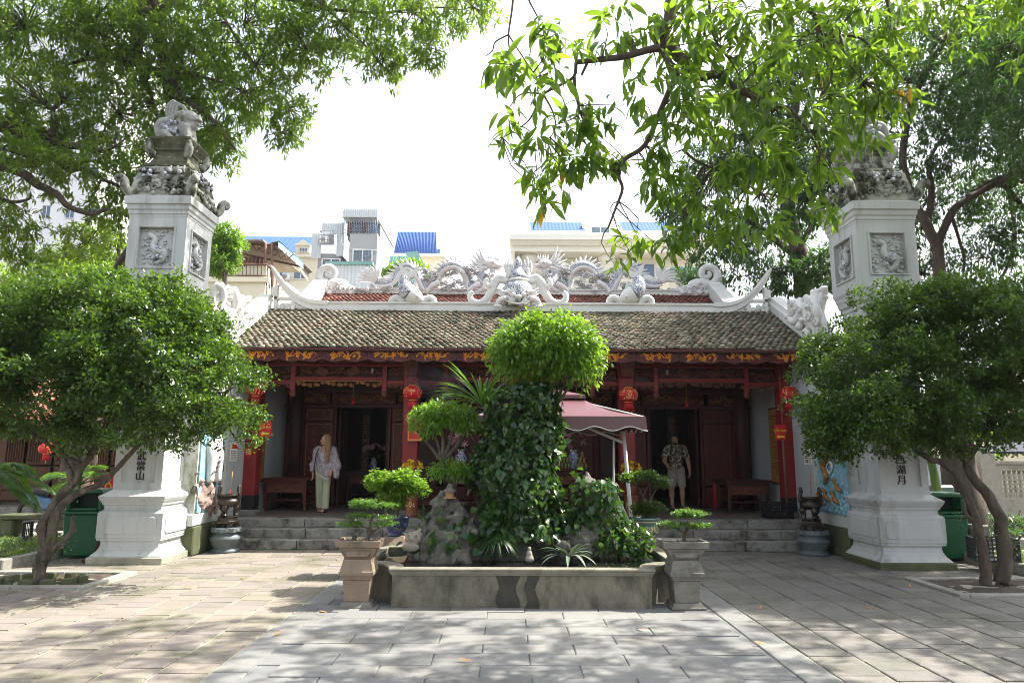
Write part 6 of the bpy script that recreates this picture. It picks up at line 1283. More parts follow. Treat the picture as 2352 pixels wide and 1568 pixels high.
# signs, boards, notices
def sign(px, py, Y, txt, lab, arrow):
    x0, x1, z0, z1 = R(*px, *py, Y); t = thing('direction_sign', lab, 'sign', ((x0+x1)/2, Y, z0)); m = MB(); m.bb(x0, x1, Y, Y+0.015, z0, z1); m.build('plate', 'sign_red', t, 0.004); cx = (x0+x1)/2; wd = x1-x0
    text('lettering', txt, wd*0.30, 'sign_yellow', t, (cx, Y-0.004, z0+(z1-z0)*0.62), depth=0.003, sx=1.0).scale
    m = MB(); z = z0+(z1-z0)*0.22; m.prism([(cx+arrow*0.09, z), (cx+arrow*0.03, z+0.04), (cx+arrow*0.03, z+0.016), (cx-arrow*0.08, z+0.016), (cx-arrow*0.08, z-0.016), (cx+arrow*0.03, z-0.016), (cx+arrow*0.03, z-0.04)], Y-0.006, Y-0.001); m.build('arrow', 'sign_yellow', t); return t, x0, x1, z0
t, x0, x1, z0 = sign((594, 624), (967, 1003), 14.35, 'LỐI RA', 'red sign reading LỐI RA at the left outer column', -1)
t, x0, x1, z0 = sign((1781, 1804), (976, 1010), 14.3, 'LỐI VÀO', 'red sign reading LỐI VÀO on a pole at the right outer column', -1)
m = MB(); m.tube([(x1-0.05, 14.33, 0.516), (x1-0.07, 14.33, z0+0.25)], 0.025, 7); m.build('pole', 'rust', t)
def wallboard(s, x, y0, y1, z0, z1, lab):
    t = thing('notice_board', lab, 'board', (x, (y0+y1)/2, z0), 'tall rule boards'); m = MB(); m.bb(min(x, x+s*0.03), max(x, x+s*0.03), y0, y1, z0, z1); m.build('frame', 'black_paint', t); m = MB(); m.bb(min(x+s*0.03, x+s*0.036), max(x+s*0.03, x+s*0.036), y0+0.03, y1-0.03, z0+0.03, z1-0.03); p = m.build('panel', 'board_brown', t)
    m = MB(); rg = random.Random(2); n = 24
    for k in range(n):
        if k % 6 == 5: continue
        z = z1-0.2-(z1-z0-0.3)*k/n; l = (y1-y0-0.16)*rg.uniform(0.55, 1); m.bb(min(x+s*0.036, x+s*0.039), max(x+s*0.036, x+s*0.039), y0+0.08, y0+0.08+l, z, z+0.022)
    tag(m.build('text_lines', 'board_text', p), kind='stuff')
wallboard(1, -5.555, 15.05, 15.75, 1.15, 2.85, 'tall brown printed rule board on the left porch wall')
wallboard(-1, 6.055, 15.05, 15.85, 1.15, 2.85, 'tall brown printed rule board on the right porch wall')
def notice(s, x, y0, y1, z0, z1, lab):
    t = thing('paper_notice', lab, 'notice', (x, y0, z0)); m = MB(); m.bb(min(x, x+s*0.012), max(x, x+s*0.012), y0, y1, z0, z1); m.build('sheet', 'paper', t); m = MB(); f = (min(x+s*0.012, x+s*0.014), max(x+s*0.012, x+s*0.014))
    for k in range(5):
        z = z0+0.04+(z1-z0)*0.5*k/5
        for j in range(4): y = y0+0.03+(y1-y0-0.06)*j/4; m.bb(f[0], f[1], y, y+(y1-y0)*0.14, z, z+0.015)
    tag(m.build('print', 'board_text', t), kind='stuff'); m = MB(); m.bb(f[0], f[1], y0+0.04, y1-0.04, z1-0.13, z1-0.05); m.build('heading', 'red_print', t)
notice(1, -5.555, 13.85, 14.2, 1.62, 2.0, 'white paper notice on the left wall beside the tiger relief'); notice(-1, 6.055, 13.75, 14.1, 1.6, 2.05, 'white calendar sheet on the right wall beside the sea relief')
c = (-5.47, 14.61, 1.80); m = MB(); m.prism([(c[0]-0.11, c[2]), (c[0], c[2]-0.13), (c[0]+0.11, c[2]), (c[0], c[2]+0.13)], 14.606, 14.611); o = tag(m.build('fortune_paper', 'sign_red'), 'gold fortune character on a red diamond stuck to left column', 'sticker'); text('character', '福', 0.14, 'gold_print', o, (c[0], 14.604, c[2]), depth=0.001)
x0, x1, z0, z1 = R(936, 970, 958, 1012, 14.5); t = thing('framed_banner', 'red and gold framed banner on the second column from left', 'banner', ((x0+x1)/2, 14.5, z0)); m = MB(); m.bb(x0, x1, 14.5, 14.54, z0, z1); m.build('frame', 'gold_carving', t); m = MB(); m.bb(x0+0.03, x1-0.03, 14.492, 14.4995, z0+0.04, z1-0.04); b = m.build('panel', 'sign_red', t)
text('lettering', 'GIỮ\nGÌN VỆ\nSINH', 0.075, 'gold_print', b, ((x0+x1)/2, 14.489, (z0+z1)/2), depth=0.001)
# tables
def table(x, y, w_, d_, h, lab, m_='lacquer', z=0.517):
    t = thing('altar_table', lab, 'table', (x, y, z)); m = MB(); m.bb(x-w_/2-0.04, x+w_/2+0.04, y-d_/2-0.03, y+d_/2+0.03, z+h-0.05, z+h); m.bb(x-w_/2, x+w_/2, y-d_/2, y+d_/2, z+h-0.13, z+h-0.051); m.build('top', m_, t, 0.008)
    m = MB(); fret(m, x-w_/2+0.05, x+w_/2-0.05, z+h-0.3, z+h-0.15, y-d_/2+0.02, int(w_*9), 0.012, 5); m.bb(x-w_/2+0.04, x+w_/2-0.04, y-d_/2+0.03, y-d_/2+0.05, z+h-0.32, z+h-0.131); m.build('apron', 'carved_wood', t)
    for sx in (-1, 1):
        for sy in (-1, 1): m = MB(); m.tube([(x+sx*(w_/2-0.05), y+sy*(d_/2-0.05), z+h-0.131), (x+sx*(w_/2-0.04), y+sy*(d_/2-0.05), z+0.15), (x+sx*(w_/2-0.02), y+sy*(d_/2-0.04), z)], [0.05, 0.045, 0.055], 4, False, 2); m.build('leg', m_, t)
    m = MB(); m.bb(x-w_/2+0.06, x+w_/2-0.06, y-d_/2+0.06, y+d_/2-0.06, z+0.22, z+0.245); m.build('shelf', m_, t)
table(-4.95, 16.0, 0.95, 0.9, 0.72, 'dark red carved table on the porch at left, behind the column'); table(5.35, 15.9, 0.95, 0.9, 0.72, 'dark red carved table on the porch at right, behind the column', 'lacquer_dark')
table(0.2, 15.6, 2.9, 0.8, 0.95, 'long carved altar table in the middle of the porch behind the pond rocks', 'lacquer_dark'); 
table(-3.6, 18.4, 1.2, 0.5, 0.8, 'dark offering table just inside the left doorway', 'lacquer_dark')
# offerings: cans, vases, lilies
mat('can_green', (0.05, 0.20, 0.07), (0.40, 0.16, 0.03), 9, 0.3, stretch=(1, 1, 1.4), metal=0.3); mat('can_white', (0.62, 0.60, 0.56), (0.50, 0.10, 0.06), 12, 0.3, stretch=(1, 1, 1.6)); mat('can_lid', (0.6, 0.6, 0.6), None, 1, 0.25, metal=0.8); mosaicmat('porcelain', 14, (0.62, 0.64, 0.68), (0.05, 0.10, 0.35))
canm = {}
for nm in ('can_green', 'can_white'):
    m = MB(); m.lathe((0, 0, 0), [(0.028, 0), (0.033, 0.008), (0.033, 0.105), (0.027, 0.118)], 14); canm[nm] = m.mesh('can_body', nm)
m = MB(); m.lathe((0, 0, 0.118), [(0.026, 0), (0.024, 0.003)], 14); lidm = m.mesh('can_lid', 'can_lid'); ZT = 0.517+0.95
def canstack(cx, y, rows, nm, lab):
    for r, n in enumerate(rows):
        for k in range(n):
            c = (cx+(k-(n-1)/2)*0.075, y+random.uniform(-0.01, 0.01), ZT+0.002+r*0.123); row = ('bottom', 'second', 'third', 'top')[r]; pos = 'only' if n == 1 else ('leftmost' if k == 0 else 'rightmost' if k == n-1 else ('middle' if n == 3 else 'second' if k == 1 else 'third'))
            t = tag(thing('drink_can', '%s can in %s row of the %s' % (pos, row, lab), 'can', c), group='stacked drink cans')
            o = bpy.data.objects.new('can_body', canm[nm]); COL.objects.link(o); o.parent = t; o = bpy.data.objects.new('can_lid', lidm); COL.objects.link(o); o.parent = t
canstack(1.65, 15.35, (3, 2, 1), 'can_green', 'green can stack farthest right'); canstack(1.25, 15.42, (4, 3, 2), 'can_green', 'green can stack just right of tall rock'); canstack(-1.28, 15.4, (3, 2, 1), 'can_green', 'green can stack farthest left'); canstack(-0.55, 15.38, (4, 3, 2), 'can_white', 'white can stack left of tall rock')
leafmat('lily_petal', [(0.55, 0.25, 0.33), (0.62, 0.40, 0.46), (0.50, 0.18, 0.28)], (0.6, 0.3, 0.35), 0.3); leafmat('petal_yellow', [(0.62, 0.40, 0.01), (0.70, 0.50, 0.02), (0.55, 0.33, 0.01)], (0.7, 0.5, 0.05), 0.3)
def flowers(t, c, rad, n, petals, L, m_, seed, stem=True):
    rg = np.random.default_rng(seed)
    for k in range(n):
        p = np.array(c)+rvec(1, rg)[0]*np.array(rad)*rg.random()**0.33; o = np.repeat(p[None], petals, 0); a = np.linspace(0, 6.28, petals, endpoint=False); ax = (p-np.array(c)); ax = ax/max(np.linalg.norm(ax), 1e-6)+np.array([0, -0.4, 0.4]); ax /= np.linalg.norm(ax)
        e1 = np.cross(ax, [0.3, 0.2, 1]); e1 /= np.linalg.norm(e1); e2 = np.cross(ax, e1); d = e1[None]*np.cos(a)[:, None]+e2[None]*np.sin(a)[:, None]+ax*0.5; q = link('flower', leafmesh('flower', T_oval(), o, d, np.tile(ax, (petals, 1)), L, m_, 0.8), t)
def vase(x, y, z, h, r_, m_, lab, fl=None, cat='vase'):
    t = thing('vase', lab, cat, (x, y, z)); m = MB(); m.lathe((x, y, z), [(r_*0.6, 0), (r_*0.7, h*0.05), (r_, h*0.45), (r_*0.95, h*0.65), (r_*0.5, h*0.85), (r_*0.72, h), (r_*0.6, h)], 20); m.build('body', m_, t)
    if fl:
        fm, n, rad, L, pet = fl; b = MB(); rg = random.Random(int(x*100)); c = (x, y, z+h+rad[2]*1.1)
        for k in range(10): b.tube([(x, y, z+h*0.9), (x+rg.uniform(-1, 1)*rad[0]*0.8, y+rg.uniform(-1, 1)*rad[1]*0.8, c[2]+rg.uniform(-0.5, 0.5)*rad[2])], 0.006, 4)
        b.build('stems', 'leaf_dark', t); flowers(t, c, rad, n, pet, L, fm, int(x*10)+50)
        rr = np.random.default_rng(9); o = np.array(c)+rvec(50, rr)*np.array(rad)*0.9-np.array([0, 0, rad[2]*0.5]); link('foliage', leafmesh('foliage', T_lance(), o, rvec(50, rr), np.tile([0, 0, 1.0], (50, 1))+rvec(50, rr)*.3, 0.12, 'leaf_dark'), t)
    return t
vase(-1.05, 15.5, ZT, 0.42, 0.13, 'porcelain', 'blue and white vase of pink lilies left of the tall rock', ('lily_petal', 9, (0.3, 0.2, 0.22), 0.11, 6)); vase(1.48, 15.6, ZT, 0.42, 0.13, 'porcelain', 'blue and white vase of pink lilies right of the tall rock', ('lily_petal', 9, (0.3, 0.2, 0.22), 0.11, 6)); vase(-3.55, 18.35, 1.32, 0.35, 0.09, 'porcelain', 'dim vase of pink flowers inside the left doorway', ('lily_petal', 12, (0.3, 0.2, 0.2), 0.11, 6))
mat('vase_brown', (0.17, 0.05, 0.03), (0.26, 0.10, 0.05), 8, 0.4, 0.2, 30, coat=0.2)
for px, lab, lab2 in ((945, 'tall brown floor vase with gold letters at the second column', 'left'), (1449, 'tall dark red floor vase at the third column', 'right')):
    x = D(px, 1150, 14.25).x; t = thing('floor_vase', lab, 'vase', (x, 14.25, 0.517)); m = MB(); m.lathe((x, 14.25, 0.517), [(0.13, 0), (0.135, 0.05), (0.125, 0.2), (0.145, 0.42), (0.15, 0.44), (0.12, 0.44)], 22); m.build('body', 'vase_brown', t)
    text('gold_lettering', 'Lộc' if px < 1000 else 'Phúc', 0.13, 'gold_print', t, (x, 14.09, 0.78), depth=0.003)
    t = thing('chrysanthemum_pot', 'yellow chrysanthemums blooming at the %s porch column' % ('second' if px < 1000 else 'third'), 'flowers', (x, 14.25, 0.96)); m = MB(); m.lathe((x, 14.25, 0.958), [(0.10, 0), (0.13, 0.18), (0.135, 0.2), (0.02, 0.19)], 18); m.build('pot', 'vase_brown', t)
    flowers(t, (x, 14.25, 1.54), (0.25, 0.2, 0.12), 60, 11, 0.045, 'petal_yellow', 5); rr = np.random.default_rng(19); o = np.array((x, 14.25, 1.32))+rvec(260, rr)*np.array([0.2, 0.16, 0.16]); link('foliage', leafmesh('foliage', T_oval(), o, rvec(260, rr), np.tile([0, 0, 1.0], (260, 1))+rvec(260, rr)*.3, 0.06, 'leaf_dark'), t)
# thin incense smoke drifting under the eave
mt, t_, b_ = _nodes('smoke'); t_.nodes.remove(b_); pv = t_.nodes.new('ShaderNodeVolumePrincipled'); pv.inputs['Color'].default_value = (0.75, 0.80, 0.92, 1); pv.inputs['Anisotropy'].default_value = 0.2
t_.links.new(_math(t_, 'MULTIPLY', _ramp(t_, _noise(t_, _pos(t_), 2.2, 4, 0.6, 1.0), [(0.42, 0.0), (0.72, 1.0)]), 2.2), pv.inputs['Density']); t_.links.new(pv.outputs[0], t_.nodes['Material Output'].inputs['Volume'])
m = MB(); c = D(1005, 872, 14.35); m.ball(c, 0.5, 16, 10, (1.3, 0.6, 1.2)); tag(m.build('incense_smoke', 'smoke'), 'thin bluish incense smoke drifting under the eave left of the ficus', 'smoke', kind='stuff')
# plastic crate, fire extinguisher, bottles
mat('black_plastic', (0.012, 0.012, 0.014), None, 1, 0.5)
def crate(x, y, z, rz, lab, w_=0.5, h=0.3, d_=0.36):
    t = thing('plastic_crate', lab, 'crate', (x, y, z), 'black plastic crates', rz)
    for nm, s, ax in (('side', -1, 'y'), ('side', 1, 'y'), ('side', -1, 'x'), ('side', 1, 'x')):
        m = MB(); L = w_ if ax == 'y' else d_-0.02
        def Q(a, zz): return (a, s*d_/2, zz) if ax == 'y' else (s*w_/2, a, zz)
        for k in range(11): a = -L/2+L*k/10; m.tube([Q(a, 0.01), Q(a, h)], 0.008, 4, False)
        for k in range(6): zz = 0.01+(h-0.01)*k/5; m.tube([Q(-L/2, zz), Q(L/2, zz)], 0.009 if 0 < k < 5 else 0.016, 4, False)
        m.build(nm, 'black_plastic', t, 0, False)
    m = MB(); m.bb(-w_/2, w_/2, -d_/2, d_/2, 0.004, 0.014); m.build('bottom', 'black_plastic', t, 0, False)
crate(5.55, 14.15+0.25, 0.517, 0.1, 'black plastic crate on the porch behind the right incense burner'); crate(7.75, 11.25, 0.16, -0.3, 'black plastic crate on the kerb behind the right round tree', 0.6, 0.34, 0.42)
m = MB(); m.lathe((4.95, 16.6, 0.517), [(0.06, 0), (0.06, 0.55), (0.03, 0.62)], 12); tag(m.build('fire_extinguisher', 'sign_red'), 'red fire extinguisher standing by the right door panel', 'extinguisher')
# parasol
t = thing('garden_parasol', 'square maroon parasol with scalloped valance on a white side post', 'parasol', (2.05, 11.75, 0)); cx, cy, hw = 0.83, 12.5, 1.4; ze, zt = 2.40, 2.80
m = MB(); N = 10; top = 0.38
def cz(u): return ze+(zt-ze)*(1-u)-0.06*math.sin(math.pi*u)
for s in range(4):
    for j in range(N):
        for i in range(8):
            def Pt(a, u):
                a = a*2-1; w_ = (top+(hw-top)*u); sag = -0.05*(1-a*a)*0*u; x_, y_ = [(a*w_, -w_), (w_, a*w_), (-a*w_, w_), (-w_, -a*w_)][s]; return (cx+x_, cy+y_, cz(u)+sag)
            b0 = len(m.v); m.v += [Pt(i/8, j/N), Pt((i+1)/8, j/N), Pt((i+1)/8, (j+1)/N), Pt(i/8, (j+1)/N)]; m.f.append((b0, b0+1, b0+2, b0+3)); m.sm.append(True)
m.build('canopy', 'maroon_cloth', t)
m = MB(); P = [(-0.52, -0.52), (0.52, -0.52), (0.52, 0.52), (-0.52, 0.52)]; m.v = [(cx+a, cy+b, zt+0.02) for a, b in P]+[(cx, cy, zt+0.17)]+[(cx+a*1.02, cy+b*1.02, zt-0.04) for a, b in P]; m.f = [(0, 1, 4), (1, 2, 4), (2, 3, 4), (3, 0, 4)]+[(5+i, 5+(i+1) % 4, (i+1) % 4, i) for i in range(4)]; m.sm = [False]*8; m.build('vent_cap', 'maroon_cloth', t)
for s in range(4):
    m = MB(); pp = MB(); K = 48; pts = []
    for k in range(K+1):
        a = k/K*2-1; x_, y_ = [(a*hw, -hw), (hw, a*hw), (-a*hw, hw), (-hw, -a*hw)][s]; zb = ze-0.20-0.035*math.cos(k/K*2*math.pi*5); m.v += [(cx+x_, cy+y_, ze), (cx+x_*1.012, cy+y_*1.012, zb)]; pts.append((cx+x_*1.014, cy+y_*1.014, zb))
    for k in range(K): m.f.append((2*k, 2*k+1, 2*k+3, 2*k+2)); m.sm.append(True)
    v = m.build('valance', 'maroon_cloth', t); pp.tube(pts, 0.009, 4); pp.build('piping', 'piping', v)
m = MB(); m.tube([(2.10, 11.72, 0.0), (2.08, 11.72, 0.55)], 0.045, 10); m.tube([(2.08, 11.72, 0.5), (1.97, 11.75, 2.18)], 0.034, 10); m.build('post', 'white_metal', t)
m = MB(); m.tube([(1.985, 11.75, 1.98), (1.9, 11.8, 2.02), (1.2, 12.2, 2.35), (cx, cy, 2.62)], 0.026, 8); m.build('arm', 'white_metal', t)
m = MB(); m.tube([(1.80, 11.74, 2.02), (1.78, 11.72, 1.25), (1.90, 11.72, 0.98), (2.06, 11.72, 0.62)], 0.017, 7); m.ball((1.78, 11.71, 1.24), 0.035, 8, 6); m.build('strut', 'white_metal', t)
for sx in (-1, 1):
    for sy in (-1, 1): m = MB(); m.tube([(cx+sx*0.1, cy+sy*0.1, zt+0.02), (cx+sx*hw*0.985, cy+sy*hw*0.985, ze-0.01)], 0.014, 6); m.build('rib', 'white_metal', t)
m = MB(); m.bb(1.8, 2.4, 11.45, 12.0, 0.001, 0.07); m.build('base', 'grey_cement', t, 0.01)
# broom at the left pillar, garden lamp, manhole, fallen leaves
t = thing('long_broom', 'dark red long-handled mop leaning beside the left green bin', 'mop', (-6.75, 11.75, 0)); m = MB(); m.tube([(-6.86, 11.75, 0.05), (-6.62, 12.0, 1.22)], 0.014, 6); m.build('handle', 'lacquer', t); m = MB(); m.bb(-7.0, -6.78, 11.68, 11.78, 0.003, 0.055); m.build('head', 'lacquer', t, 0.01)
c = G(59, 1256); t = thing('garden_lamp', 'black slotted garden bollard lamp in the left bed', 'lamp', c); m = MB(); m.lathe(c, [(0.09, 0), (0.09, 0.2)], 14); m.build('base', 'black_plastic', t)
for k in range(8): a = 2*math.pi*k/8; m = MB(); m.box((c[0]+0.075*math.cos(a), c[1]+0.075*math.sin(a), 0.32), (0.025, 0.014, 0.238), a); m.build('slat', 'black_plastic', t)
m = MB(); m.lathe((c[0], c[1], 0.44), [(0.095, 0), (0.095, 0.035), (0.07, 0.05)], 14); m.build('cap', 'black_plastic', t)
c = G(2072, 1316); m = MB(); m.lathe((c[0], c[1], -0.004), [(0.2, 0), (0.2, 0.012), (0.17, 0.014)], 24); tag(m.build('manhole_cover', 'grey_cement'), 'round grey manhole cover before the right gate pillar', 'manhole cover')
for k, (px, py) in enumerate(((727, 1408), (2006, 1400), (650, 1455), (1730, 1480), (1480, 1450), (2090, 1345), (420, 1350), (560, 1330), (1750, 1395), (1050, 1520))):
    c = G(px, py); o = leafmesh('fallen_leaf', T_mango(), np.array([[c.x, c.y, 0.025]]), np.array([[math.cos(k*2.1), math.sin(k*2.1), 0.05]]), np.array([[0.2, 0, 1.0]]), 0.13, 'leaf_yellow' if k % 2 else 'board_brown'); tag(link('fallen_leaf', o), '%s fallen leaf on the paving, %s' % ('yellow' if k % 2 else 'brown', ('left of the pond pedestal', 'before the right tree pit', 'on the left edge of the stone walk', 'right of the stone walk', 'on the stone walk before the pond', 'by the right pillar', 'before the left pillar', 'halfway from left pillar to pond', 'right of the right pond pedestal', 'nearest on the stone walk')[k]), 'leaf', 'fallen leaves')
# ------------------------------------------------------------------ side hall at far left
mat('old_wood', (0.13, 0.06, 0.04), (0.08, 0.04, 0.03), 6, 0.6, 0.3, 25, stretch=(4, 4, 0.4)); mat('post_wood', (0.30, 0.16, 0.10), (0.20, 0.11, 0.07), 6, 0.6, 0.3, 25)
Y = 20.5; hall = thing('side_hall', 'low brown timber side hall with orange tile roof at far left', 'building', (-14, Y, 0)); xa, xb = -24.0, -10.6
m = MB(); m.bb(xa, xb+0.6, Y-1.4, Y+4, -0.03, 0.3); m.build('stone_base', 'step_stone', hall, 0.02); m = MB(); m.bb(xa, xb, Y+0.9, Y+1.0, 0.3, 3.0); m.build('back_wall', 'lacquer_dark', hall)
for k in range(9):
    x = xb-0.2-k*0.85
    for z0, z1 in ((0.34, 0.62), (0.66, 1.35), (1.40, 2.35)):
        m = MB(); m.bb(x-0.38, x+0.38, Y+0.55, Y+0.62, z0, z1); p = m.build('wall_panel', 'old_wood', hall, 0.01)
        if z0 > 1.3:
            m = MB()
            for j in range(9): m.tube([(x-0.3+j*0.075, Y+0.53, z0+0.08), (x-0.3+j*0.075, Y+0.53, z1-0.08)], 0.014, 5)
            m.build('balusters', 'post_wood', p)
for x in (-12.0, -14.6, -17.2, -19.8): m = MB(); m.lathe((x, Y-0.6, 0.3), [(0.2, 0), (0.19, 0.1), (0.17, 2.4)], 16); m.build('post', 'post_wood', hall)
m = MB(); m.bb(xa, xb+0.3, Y-0.75, Y-0.5, 2.42, 2.65); m.build('beam', 'post_wood', hall)
m = MB(); m.prism([(Y-1.7, 2.5), (Y+1.6, 4.5), (Y+1.6, 4.6), (Y-1.7, 2.62)], xa, xb+0.6, 'x'); rf = m.build('roof', 'old_wood', hall); tileroof(rf, -17.5, xb+0.6, Y-1.75, 2.62, Y+1.6, 4.62, 'roof_tile_orange', 0.16, 0.14, 150)
# scooter under the side hall
t = thing('parked_scooter', 'blue scooter parked under the brown side hall', 'scooter', (-12.9, 18.4, 0)); sx0 = D(118, 1110, 18.4).x
for dx in (-0.55, 0.55):
    q = MB(); q.lathe((0, 0, 0), [(0.24, -0.04), (0.27, 0), (0.24, 0.04), (0.17, 0.03), (0.17, -0.03), (0.24, -0.04)], 20, True, False); q.v = [(sx0+dx+v[0], 18.4+v[2], 0.26+v[1]) for v in q.v]; q.build('wheel', 'black_plastic', t)
mat('scooter_blue', (0.05, 0.13, 0.22), (0.04, 0.11, 0.19), 5, 0.25, coat=0.5)
organic('body', lambda P: smin(smin(caps(P, (sx0-0.5, 18.4, 0.62), (sx0+0.1, 18.4, 0.42), 0.13, 0.12), caps(P, (sx0+0.45, 18.4, 0.95), (sx0+0.3, 18.4, 0.45), 0.12, 0.10), 0.08), caps(P, (sx0+0.3, 18.4, 0.4), (sx0-0.1, 18.4, 0.36), 0.09, 0.1), 0.08), (sx0-0.9, 18.1, 0.1), (sx0+0.9, 18.7, 1.2), 0.035, 'scooter_blue', t)
m = MB(); m.tube([(sx0-0.55, 18.4, 0.78), (sx0-0.05, 18.4, 0.74)], [0.11, 0.1], 8); m.build('seat', 'black_plastic', t); m = MB(); m.tube([(sx0+0.42, 18.05, 1.06), (sx0+0.46, 18.4, 1.05), (sx0+0.42, 18.75, 1.06)], 0.02, 6); m.build('handlebar', 'black_plastic', t)
# stone bench, red notice panel at left
t = thing('stone_bench', 'dark grey stone bench behind the twisting left tree', 'bench', (-10.2, 15.2, 0)); m = MB(); m.bb(-10.9, -9.0, 15.0, 15.45, 0.36, 0.46); m.build('seat', 'moss_plinth', t, 0.02)
for x in (-10.7, -9.2): m = MB(); m.bb(x-0.15, x+0.15, 15.05, 15.4, -0.02, 0.359); m.build('leg', 'moss_plinth', t, 0.03)
x0, x1, z0, z1 = R(236, 268, 1088, 1150, 13.2); t = thing('direction_sign', 'red panel with yellow letters VÀO half behind the left pillar', 'sign', (x0, 13.2, 0)); m = MB(); m.bb(x0, x1+0.35, 13.2, 13.23, z0, z1); m.build('plate', 'sign_red', t); text('lettering', 'LỐI VÀO', 0.19, 'sign_yellow', t, ((x0+x1+0.35)/2, 13.195, (z0+z1)/2), depth=0.003); m = MB(); m.bb((x0+x1)/2-0.02, (x0+x1)/2+0.02, 13.232, 13.27, -0.02, z1); m.build('stand', 'rust', t)
# ------------------------------------------------------------------ lattice wall, gate and dark parasol at far right
mat('fence_stone', (0.50, 0.45, 0.38), (0.40, 0.36, 0.30), 4, 0.85, 0.3, 25, stain=(0.2, 0.19, 0.13), sscale=2, sth=(0.55, 0.75)); Y = 21.0
t = thing('lattice_wall', 'cream garden wall with pierced lattice panel and pier at far right', 'wall', D(2320, 1140, Y)); X0 = D(2262, 1100, Y).x
m = MB(); m.sq((X0, Y, 0), [(0.27, -0.03), (0.27, 0.35), (0.22, 0.36), (0.22, 1.95), (0.28, 2.0), (0.28, 2.1), (0.18, 2.2)]); m.build('pier', 'fence_stone', t)
for xa_, xb_ in ((X0+0.25, X0+4.5),):
    m = MB(); m.bb(xa_, xb_, Y-0.1, Y+0.1, -0.03, 0.55); m.bb(xa_, xb_, Y-0.1, Y+0.1, 1.35, 1.55); m.bb(xa_, xb_, Y-0.16, Y+0.16, 1.55, 1.65); m.bb(xa_, xa_+0.2, Y-0.1, Y+0.1, 0.55, 1.35); m.build('wall', 'fence_stone', t)
    m = MB(); nx, nz = 26, 6; w_, h = (xb_-xa_-0.2)/nx, 0.8/nz
    for i in range(nx+1): m.bb(xa_+0.2+i*w_-0.03, xa_+0.2+i*w_+0.03, Y-0.05, Y+0.05, 0.55, 1.35)
    for j in range(1, nz): m.bb(xa_+0.2, xb_, Y-0.045, Y+0.045, 0.55+j*h-0.03, 0.55+j*h+0.03)
    m.build('lattice', 'fence_stone', t)
t = thing('metal_fence', 'pale grey metal fence with round openings beside the lattice wall', 'fence', (X0-2, Y, 0))
for k in range(14): m = MB(); x = X0-0.4-k*0.16; m.bb(x-0.055, x+0.055, Y+0.02, Y+0.05, 0, 1.75); m.build('board', 'white_sheet', t)
m = MB(); m.bb(X0-2.7, X0-0.3, Y+0.055, Y+0.08, 1.4, 1.5); m.bb(X0-2.7, X0-0.3, Y+0.055, Y+0.08, 0.3, 0.4); m.build('rail', 'white_sheet', t)
mat('dark_cloth', (0.05, 0.055, 0.075), None, 1, 0.7); c = D(2345, 1030, 17.5); t = thing('dark_parasol', 'dark slate parasol at the right edge before the lattice wall', 'parasol', (c.x+0.3, 17.5, 0)); m = MB(); m.lathe((c.x+0.3, 17.5, c.z-0.12), [(1.1, 0), (1.08, 0.05), (0.6, 0.25), (0.02, 0.4)], 8, False, False); m.build('canopy', 'dark_cloth', t); m = MB(); m.tube([(c.x+0.3, 17.5, -0.02), (c.x+0.3, 17.5, c.z+0.28)], 0.03, 8); m.build('pole', 'black_plastic', t)
wb = G(2145, 1150); m = MB(); m.bb(9.3, 9.85, 15.3, 15.8, -0.02, 1.15); tag(m.build('waste_bin', 'glaze_green', None, 0.04), 'teal waste bin behind the young palm at right', 'waste bin', 'green waste bins')
m = MB(); m.bb(7.98, 8.3, 12.05, 12.35, -0.02, 0.62); tag(m.build('stone_post', 'grey_cement', None, 0.02), 'square grey stone post beside the right green bin', 'post')
m = MB(); m.bb(-60, 60, 75, 76, -0.3, 7); tag(m.build('far_wall', 'concrete_grey'), 'long grey wall closing the yards far behind', 'wall')
for s in (-1, 1):
    m = MB(); m.bb(min(s*26, s*26.6), max(s*26, s*26.6), 5, 75, -0.3, 5.5); tag(m.build('boundary_wall', 'cream_wall'), 'cream boundary wall at the far left of the grounds' if s < 0 else 'cream boundary wall at the far right of the grounds', 'wall')
# ================================================================== PEOPLE
mat('skin', (0.52, 0.29, 0.20), (0.47, 0.26, 0.18), 10, 0.5); mat('skin_tan', (0.44, 0.25, 0.17), (0.40, 0.22, 0.15), 10, 0.5)
mat('hair_blond', (0.36, 0.22, 0.10), (0.18, 0.10, 0.045), 30, 0.45, 0.4, 60, stretch=(3, 3, 0.4)); mat('hair_dark', (0.02, 0.014, 0.01), (0.035, 0.024, 0.018), 30, 0.5, 0.4, 60)
mat('shawl', (0.40, 0.37, 0.41), (0.24, 0.15, 0.20), 26, 0.85, 0.3, 60, dist=2.5, stain=(0.50, 0.48, 0.50), sscale=34, sth=(0.5, 0.56)); mat('trousers_sage', (0.46, 0.48, 0.34), (0.40, 0.42, 0.29), 6, 0.85, 0.2, 40); mat('shorts_grey', (0.36, 0.33, 0.29), (0.32, 0.29, 0.26), 6, 0.85, 0.2, 40)
mat('shirt_print', (0.015, 0.035, 0.05), (0.16, 0.10, 0.05), 7, 0.8, 0, None, dist=2.2, stain=(0.52, 0.50, 0.44), sscale=17, sth=(0.53, 0.56)); mat('eye_dark', (0.01, 0.01, 0.01), None, 1, 0.2); mat('lips', (0.36, 0.13, 0.11), None, 1, 0.5); mat('sandal', (0.03, 0.025, 0.022), None, 1, 0.6); mat('fringe', (0.58, 0.56, 0.52), None, 1, 0.8); mat('phone', (0.02, 0.02, 0.025), None, 1, 0.2)
def rotz(P, a): c, s = math.cos(a), math.sin(a); Q = P.copy(); Q[:, 0] = P[:, 0]*c-P[:, 1]*s; Q[:, 1] = P[:, 0]*s+P[:, 1]*c; return Q
